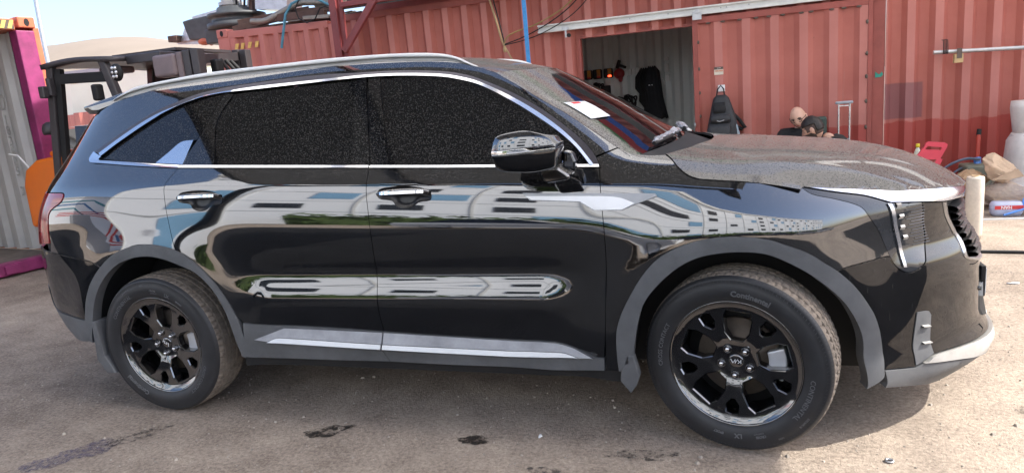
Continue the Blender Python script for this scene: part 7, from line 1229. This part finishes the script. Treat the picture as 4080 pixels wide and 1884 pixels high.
RL = top("film_roll", (3.245, 2.73, 0), "upright roll of cream stretch film standing on the sunlit ground", "roll"); mb = MB(); mb.lathe([(.028, .505), (.058, .505), (.0625, .49), (.064, .30), (.062, .05), (.058, .01), (.03, .004)], 30); obj("film", mb, simple("cream film", (.66, .58, .48), .3, var=.12, scale=25, coat=.4), RL); mb = MB(); mb.lathe([(.030, .01), (.030, .515), (.024, .515), (.024, .01)], 20); obj("core_tube", mb, M_KRAFT, RL)
WS_ = top("sack", (4.22, 4.5, 0), "tall white wrapped sack standing at the right edge", "sack"); M_WPL = simple("white plastic wrap", (.62, .60, .58), .45, var=.12, scale=10, bump=.3, bscale=14)
obj("upper_roll", sack([(.97, 0, .175, .17, 0), (.90, 0, .18, .175, 0), (.75, .01, .17, .165, 0), (.60, .02, .16, .16, 0)], 28, 2.1), M_WPL, WS_); obj("lower_bale", sack([(.66, 0, .15, .15, 0), (.58, .0, .19, .19, 0), (.40, 0, .205, .2, 0), (.12, .0, .20, .2, 0), (.0, 0, .17, .18, 0)], 28, 2.6), M_WPL, WS_); obj("tie_band", sack([(.61, 0.01, .172, .172, 0), (.625, .01, .175, .175, 0), (.64, .01, .172, .172, 0)], 28, 2.3), M_GREYP, WS_)
HP = top("bottle_pack", (3.77, 3.66, 0), "shrink-wrapped white pack with red and blue print by the sunlit line", "pack"); obj("wrapped_pack", sack([(.125, 0, .11, .06, 0), (.10, 0, .125, .07, 0), (.03, 0, .125, .07, 0), (.0, 0, .11, .06, 0)], 24, 4), simple("white blue wrap", (.52, .56, .72), .25, var=.15, scale=12), HP); mb = MB(); mb.bb(-.11, .11, -.0735, -.071, .065, .098); obj("red_band", mb, M_REDP, HP); obj("lettering", text_mb("HAN", .040, .001, .001, fn=lambda p: (-p[0]-.02, -.0745-p[2], .083-p[1])), M_WHITE, HP)
M_BLUEH = simple("bright blue hose", (.10, .30, .80), .25, var=.1, coat=.4)
mb = MB()
for k in range(4): mb.tube([(4.06+.17*math.cos(a)+.01*k, 3.62+.05*math.sin(a)+.03*k, .115+.095*math.sin(a+.3*k)+.006*k) for a in np.linspace(0, 6.28, 34)], .011, 7)
mb.tube([(3.72, 3.55, .02), (3.86, 3.57, .06), (3.98, 3.58, .10), (4.08, 3.58, .13)], .010, 6); obj("hose_coil", mb, M_BLUEH, label="bright blue hose coil lying at the right edge", category="hose")
mb = MB(); mb.tube(cr([(3.42, 4.75, .06), (3.47, 4.72, .22), (3.58, 4.70, .34), (3.74, 4.70, .40), (3.86, 4.70, .385)], .03), .014, 8); mb.tube(cr([(3.55, 4.72, .1), (3.62, 4.70, .25), (3.74, 4.70, .32), (3.86, 4.70, .33)], .03), .012, 8); obj("air_hose", mb, simple("blue grey hose", (.11, .14, .20), .5, var=.1), label="blue-grey hose arching against the red container behind the paper bags", category="hose")
SP = top("shovel", (3.85, 4.74, 0), "red-handled tool leaning on the repainted container wall", "tool"); mb = MB(); mb.tube([(.0, 0, .05), (.01, .05, .42), (.035, .13, .62)], .020, 8); obj("handle", mb, simple("red plastic handle", (.42, .05, .03), .5), SP); mb = MB(); mb.tube([(.034, .13, .60), (.045, .15, .68)], .023, 8); obj("grip", mb, M_BLACK, SP); mb = MB(); mb.tube([(0, 0, .32), (.0, .02, .40)], .035, 10); obj("collar", mb, M_BLUEH, SP)
mb = MB(); mb.bb(3.70, 4.15, 4.55, 4.85, 0, .34); obj("crate", mb, simple("grey green crate", (.20, .21, .16), .7, var=.2), label="dull green box behind the brown paper bags", category="crate", bevel=.02)
PP = top("wall_pipe", (3.43, 4.84, 1.51), "galvanised pipe hung along the right-hand red container", "pipe"); mb = MB(); mb.tube([(0, 0, 0), (.9, 0, -.035), (2.2, 0, -.08)], .021, 12); obj("tube", mb, M_STEEL, PP); 
for x, s in ((.105, 1), (1.9, 1)):
    mb = MB()
    for k in range(4): mb.tube([(x-.02+.013*k, .04, .12), (x-.02+.013*k, -.012, .115), (x-.018+.013*k, -.026, .02), (x-.018+.013*k, -.026, -.02), (x-.018+.013*k, .02, -.022)], .0045, 5)
    obj("wire_strap", mb, M_BLACK, PP)
mb = MB(); mb.bb(3.615, 3.695, 4.80, 4.86, 1.385, 1.475); obj("wood_block", mb, simple("pale wood", (.55, .40, .20), .6, var=.2, scale=14), label="small pale wood block strapped under the wall pipe", category="wood block", bevel=.004)
mb = MB(); mb.bb(3.635, 3.68, 4.793, 4.80, 1.43, 1.53); obj("strap", mb, simple("brown webbing", (.12, .09, .075), .7, var=.2), label="brown strap tying the wood block to the wall pipe", category="strap")
mb = MB(); mb.bb(2.9, 9.5, 3.44, 3.47, 0, .012); obj("floor_edge_strip", mb, M_WHITEST, kind='structure')
mb = MB(); mb.tube([(2.5, 2.30, .012), (3.1, 2.25, .012), (3.6, 2.18, .012), (5.5, 2.0, .012)], .012, 6); obj("ground_hose", mb, M_BLACK, label="thin dark hose lying on the sunlit ground before the suv nose", category="hose")
# ---- marks and litter on the yard
blot("oil_stain", (-.43, -1.02, 0), .11, .050, .35, M_OIL, seed=2); blot("oil_stain", (.30, -1.0, 0), .075, .036, .2, M_OIL, seed=5); blot("oil_stain", (1.03, -1.02, 0), .12, .05, .1, M_OIL2, seed=8); blot("oil_stain", (.70, -1.22, 0), .12, .05, 0, M_OIL2, seed=11); blot("wet_patch", (-1.55, -1.40, 0), .19, .085, .75, M_WET, seed=14); blot("oil_stain", (-1.38, -1.20, 0), .14, .05, .75, M_OIL2, seed=15); blot("wet_patch", (2.62, -.42, 0), .12, .06, .2, M_OIL2, seed=21)
mb = MB(); rg = random.Random(11); 
for k in range(2600):
    x, y = rg.uniform(-3.5, 3.8), rg.uniform(-1.7, 2.0)*(1 if rg.random() < .5 else .9); s = rg.uniform(.0018, .005)*(1.9 if rg.random() < .08 else 1); a = rg.random()*6
    vs_ = [Vector((s*1.3*math.cos(a+t)*rg.uniform(.7, 1.2), s*1.3*math.sin(a+t)*rg.uniform(.7, 1.2), 0)) for t in (0, 1.6, 3.1, 4.7)]; mb.add([(x+v.x, y+v.y, .0) for v in vs_]+[(x+v.x*.5, y+v.y*.5, s) for v in vs_], [(0, 1, 5, 4), (1, 2, 6, 5), (2, 3, 7, 6), (3, 0, 4, 7), (4, 5, 6, 7)])
obj("grit", mb, simple("yard grit", (.36, .32, .27), .9, var=.5, scale=3), kind='stuff')
for i, (x, y, w, h, a, lb) in enumerate(((.16, -1.42, .045, .022, .2, "torn scrap of white paper on the shaded ground"), (.19, -1.68, .06, .004, -.1, "thin white stick near the bottom edge"), (2.86, .10, .05, .03, .3, "crushed white paper on the sunlit ground"), (3.1, 1.42, .07, .03, .1, "white scrap beyond the suv number plate"), (2.80, -.77, .06, .008, -.25, "short dark stick on the sunlit ground"), (.58, -.93, .016, .03, .6, "small cream chip under the front door"))):
    mb = MB(); mb.ell((x, y, .006), (w/2, h/2, .005), 9, 5, R=None, fn=lambda d, q: q*(1+.35*math.sin(d.x*9+i))); obj("litter", mb, M_WHITE if i != 4 else M_HAZB, label=lb, category="litter")
mb = MB(); mb.lathe([(.010, .002), (.016, .002), (.016, .008), (.010, .008), (.010, .002)], 16, (1.93, -.93, 0)); obj("steel_washer", mb, M_STEEL, label="steel washer on the ground at the shadow edge", category="washer")
# ------------------------------------------------------------------ the other side of the yard (seen only as reflections)
AP = top("office_block", (10, -31, 0), "long white office block across the yard with blue and dark windows", "building")
M_WP = simple("white cladding", (.84, .885, .93), .5, var=.03, scale=.4); M_BW = simple("sky blue glazing", (.22, .42, .62), .1, var=.15, scale=.3); M_DW = simple("dark window", (.02, .022, .025), .1, var=.2, scale=.4); M_JT = simple("panel joint", (.42, .44, .45), .6, var=0)
mb = MB(); mb.bb(-22, 70, -45, -31, 0, 17.0); part("facade", mb, M_WP, AP)
for k in range(1, 6): mb = MB(); mb.bb(-22, 70, -31, -30.96, 3.3*k-.05, 3.3*k+.05); part("floor_joint", mb, M_JT, AP)
for k in range(23): mb = MB(); mb.bb(-22+4*k-.06, -22+4*k+.06, -31, -30.93, 0, 17.0); part("pilaster", mb, M_WHITEST, AP)
rg = random.Random(5); proto = {}
for k in range(23):
    for f in range(5):
        t = rg.random(); kind = 'window' if t < .40 else ('blue_panel' if t < .80 else None)
        if not kind: continue
        x = -21.2+4*k+(0 if kind == 'window' else 1.4); z = .9+3.3*f
        if kind not in proto:
            mb = MB(); mb.bb(0, 1.5, -.0, .05, 0, 1.5 if kind == 'window' else 2.2); proto[kind] = obj(kind, mb, M_DW if kind == 'window' else M_BW, AP); o = proto[kind]
        else: o = proto[kind].copy(); COL.objects.link(o)
        o.location = (x-10, .02, z)
mb = MB(); mb.bb(-22.2, 70.2, -45, -30.8, 17.0, 17.5); part("parapet", mb, M_WHITEST, AP)
HD = MB(); rg = random.Random(9)
for k in range(4200):
    x, y, z = rg.uniform(-26, 50), rg.uniform(2.0, 3.6), rg.uniform(.1, 2.5); s = rg.uniform(.18, .4); a, b = rg.random()*6, rg.uniform(-1, 1); u = Vector((math.cos(a), math.sin(a), b)).normalized()*s; v = u.cross(Vector((0, .3, 1))).normalized()*s*.7; HD.add([Vector((x, y, z))+q for q in (u, v, -u, -v)], [(0, 1, 2, 3)])
HD.bb(-26, 50, 2.4, 3.3, 0, 2.0)
obj("hedge", HD, simple("hedge leaves", (.060, .10, .026), .7, var=.5, scale=3), label="long clipped hedge in front of the white office block", category="hedge", loc=(10, -31, 0)).rotation_euler = (0, 0, -.55)
AP.rotation_euler = (0, 0, -.55)
WH = top("warehouse", (-26, -17, 0), "white warehouse with teal blue and red stripes across the yard", "building")
M_TEAL = simple("teal stripe", (.03, .25, .32), .5, var=.05); M_BLU = simple("blue stripe", (.04, .16, .38), .5, var=.05)
WH.rotation_euler = (0, 0, -.62)
mb = MB(); mb.bb(-22, 13, -14, 0, 0, 8.5); obj("wall", mb, M_WP, WH); mb = MB(); mb.bb(-22.2, 13.2, -14, .15, 8.5, 8.9); obj("parapet", mb, M_WHITEST, WH)
for k, (z, m) in enumerate(((7.2, M_TEAL), (6.2, M_BLU), (4.9, M_TEAL))): mb = MB(); mb.bb(-22, 2-2*k, .0, .04, z, z+.35); obj("stripe", mb, m, WH); mb = MB(); mb.beam((2-2*k, .02, z+.17), (5-2*k, .02, z-3.0), .04, .4); obj("stripe", mb, m, WH)
for k in range(3): mb = MB(); mb.bb(-9-k, 6, .0, .04, 3.4-.55*k, 3.62-.55*k); obj("red_stripe", mb, M_REDP, WH)
mb = MB(); mb.bb(-3, 1.6, .0, .05, 0, 2.6); obj("shutter_door", mb, M_GREYP, WH)
simple_car("white_car", (-2.4, -10.6, 0), 0.05, (.80, .80, .79), "white saloon parked across the yard from the suv")
for i, (x, y, c, lb) in enumerate(((5.2, -19.5, (.02, .02, .022), "black car parked by the hedge"), (10.2, -19.6, (.03, .035, .05), "dark blue car parked by the hedge"), (15.3, -19.4, (.30, .30, .31), "grey car parked by the hedge"), (-.2, -19.6, (.025, .025, .025), "dark car nearest the striped warehouse"), (20.5, -19.6, (.6, .6, .6), "pale car at the end of the row by the hedge"))): simple_car("parked_car", (x, y, 0), .03*i, c, lb, group="cars parked by the hedge")
SB = top("striped_tarp", (.5, 4.6, 4.2), "striped blue red and green tarpaulin hung under the yard canopy", "tarpaulin")
# striped tarpaulin under the roof on the workshop side
M_STB, M_STR, M_STG = simple("tarp blue", (.02, .10, .42), .6), simple("tarp red", (.45, .03, .03), .6), simple("tarp green", (.04, .30, .07), .6)
for i, m in enumerate((M_STB, M_STR, M_STG, M_WHITEST)):
    mb = MB(); mb.add([(-3, 4.60-.0*i, 3.55+.28*i), (2.5, 4.60, 3.55+.28*i), (2.5, 4.60, 3.82+.28*i), (-3, 4.60, 3.82+.28*i)], [(0, 1, 2, 3)])
    o = part("stripe", mb, m, SB); s_ = o.modifiers.new("s", 'SOLIDIFY'); s_.thickness = .004


M_REFLDARK = simple("added dark ground", (.014, .014, .0155), .9, 0, .15, var=.4, scale=3, bump=.4, bscale=90)
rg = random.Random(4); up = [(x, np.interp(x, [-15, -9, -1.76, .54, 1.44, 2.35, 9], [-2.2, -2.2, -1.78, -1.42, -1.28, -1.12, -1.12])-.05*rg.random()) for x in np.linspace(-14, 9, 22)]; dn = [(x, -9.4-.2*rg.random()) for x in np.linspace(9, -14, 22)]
mb = MB(); mb.add([(x, y, .004) for x, y in up+dn], [(i, i+1, 42-i, 43-i) for i in range(21)]); obj("reflection_dark_patch", mb, M_REFLDARK, kind='structure')  # unseen dark ground, added to blacken reflections in the lower doors and bumper
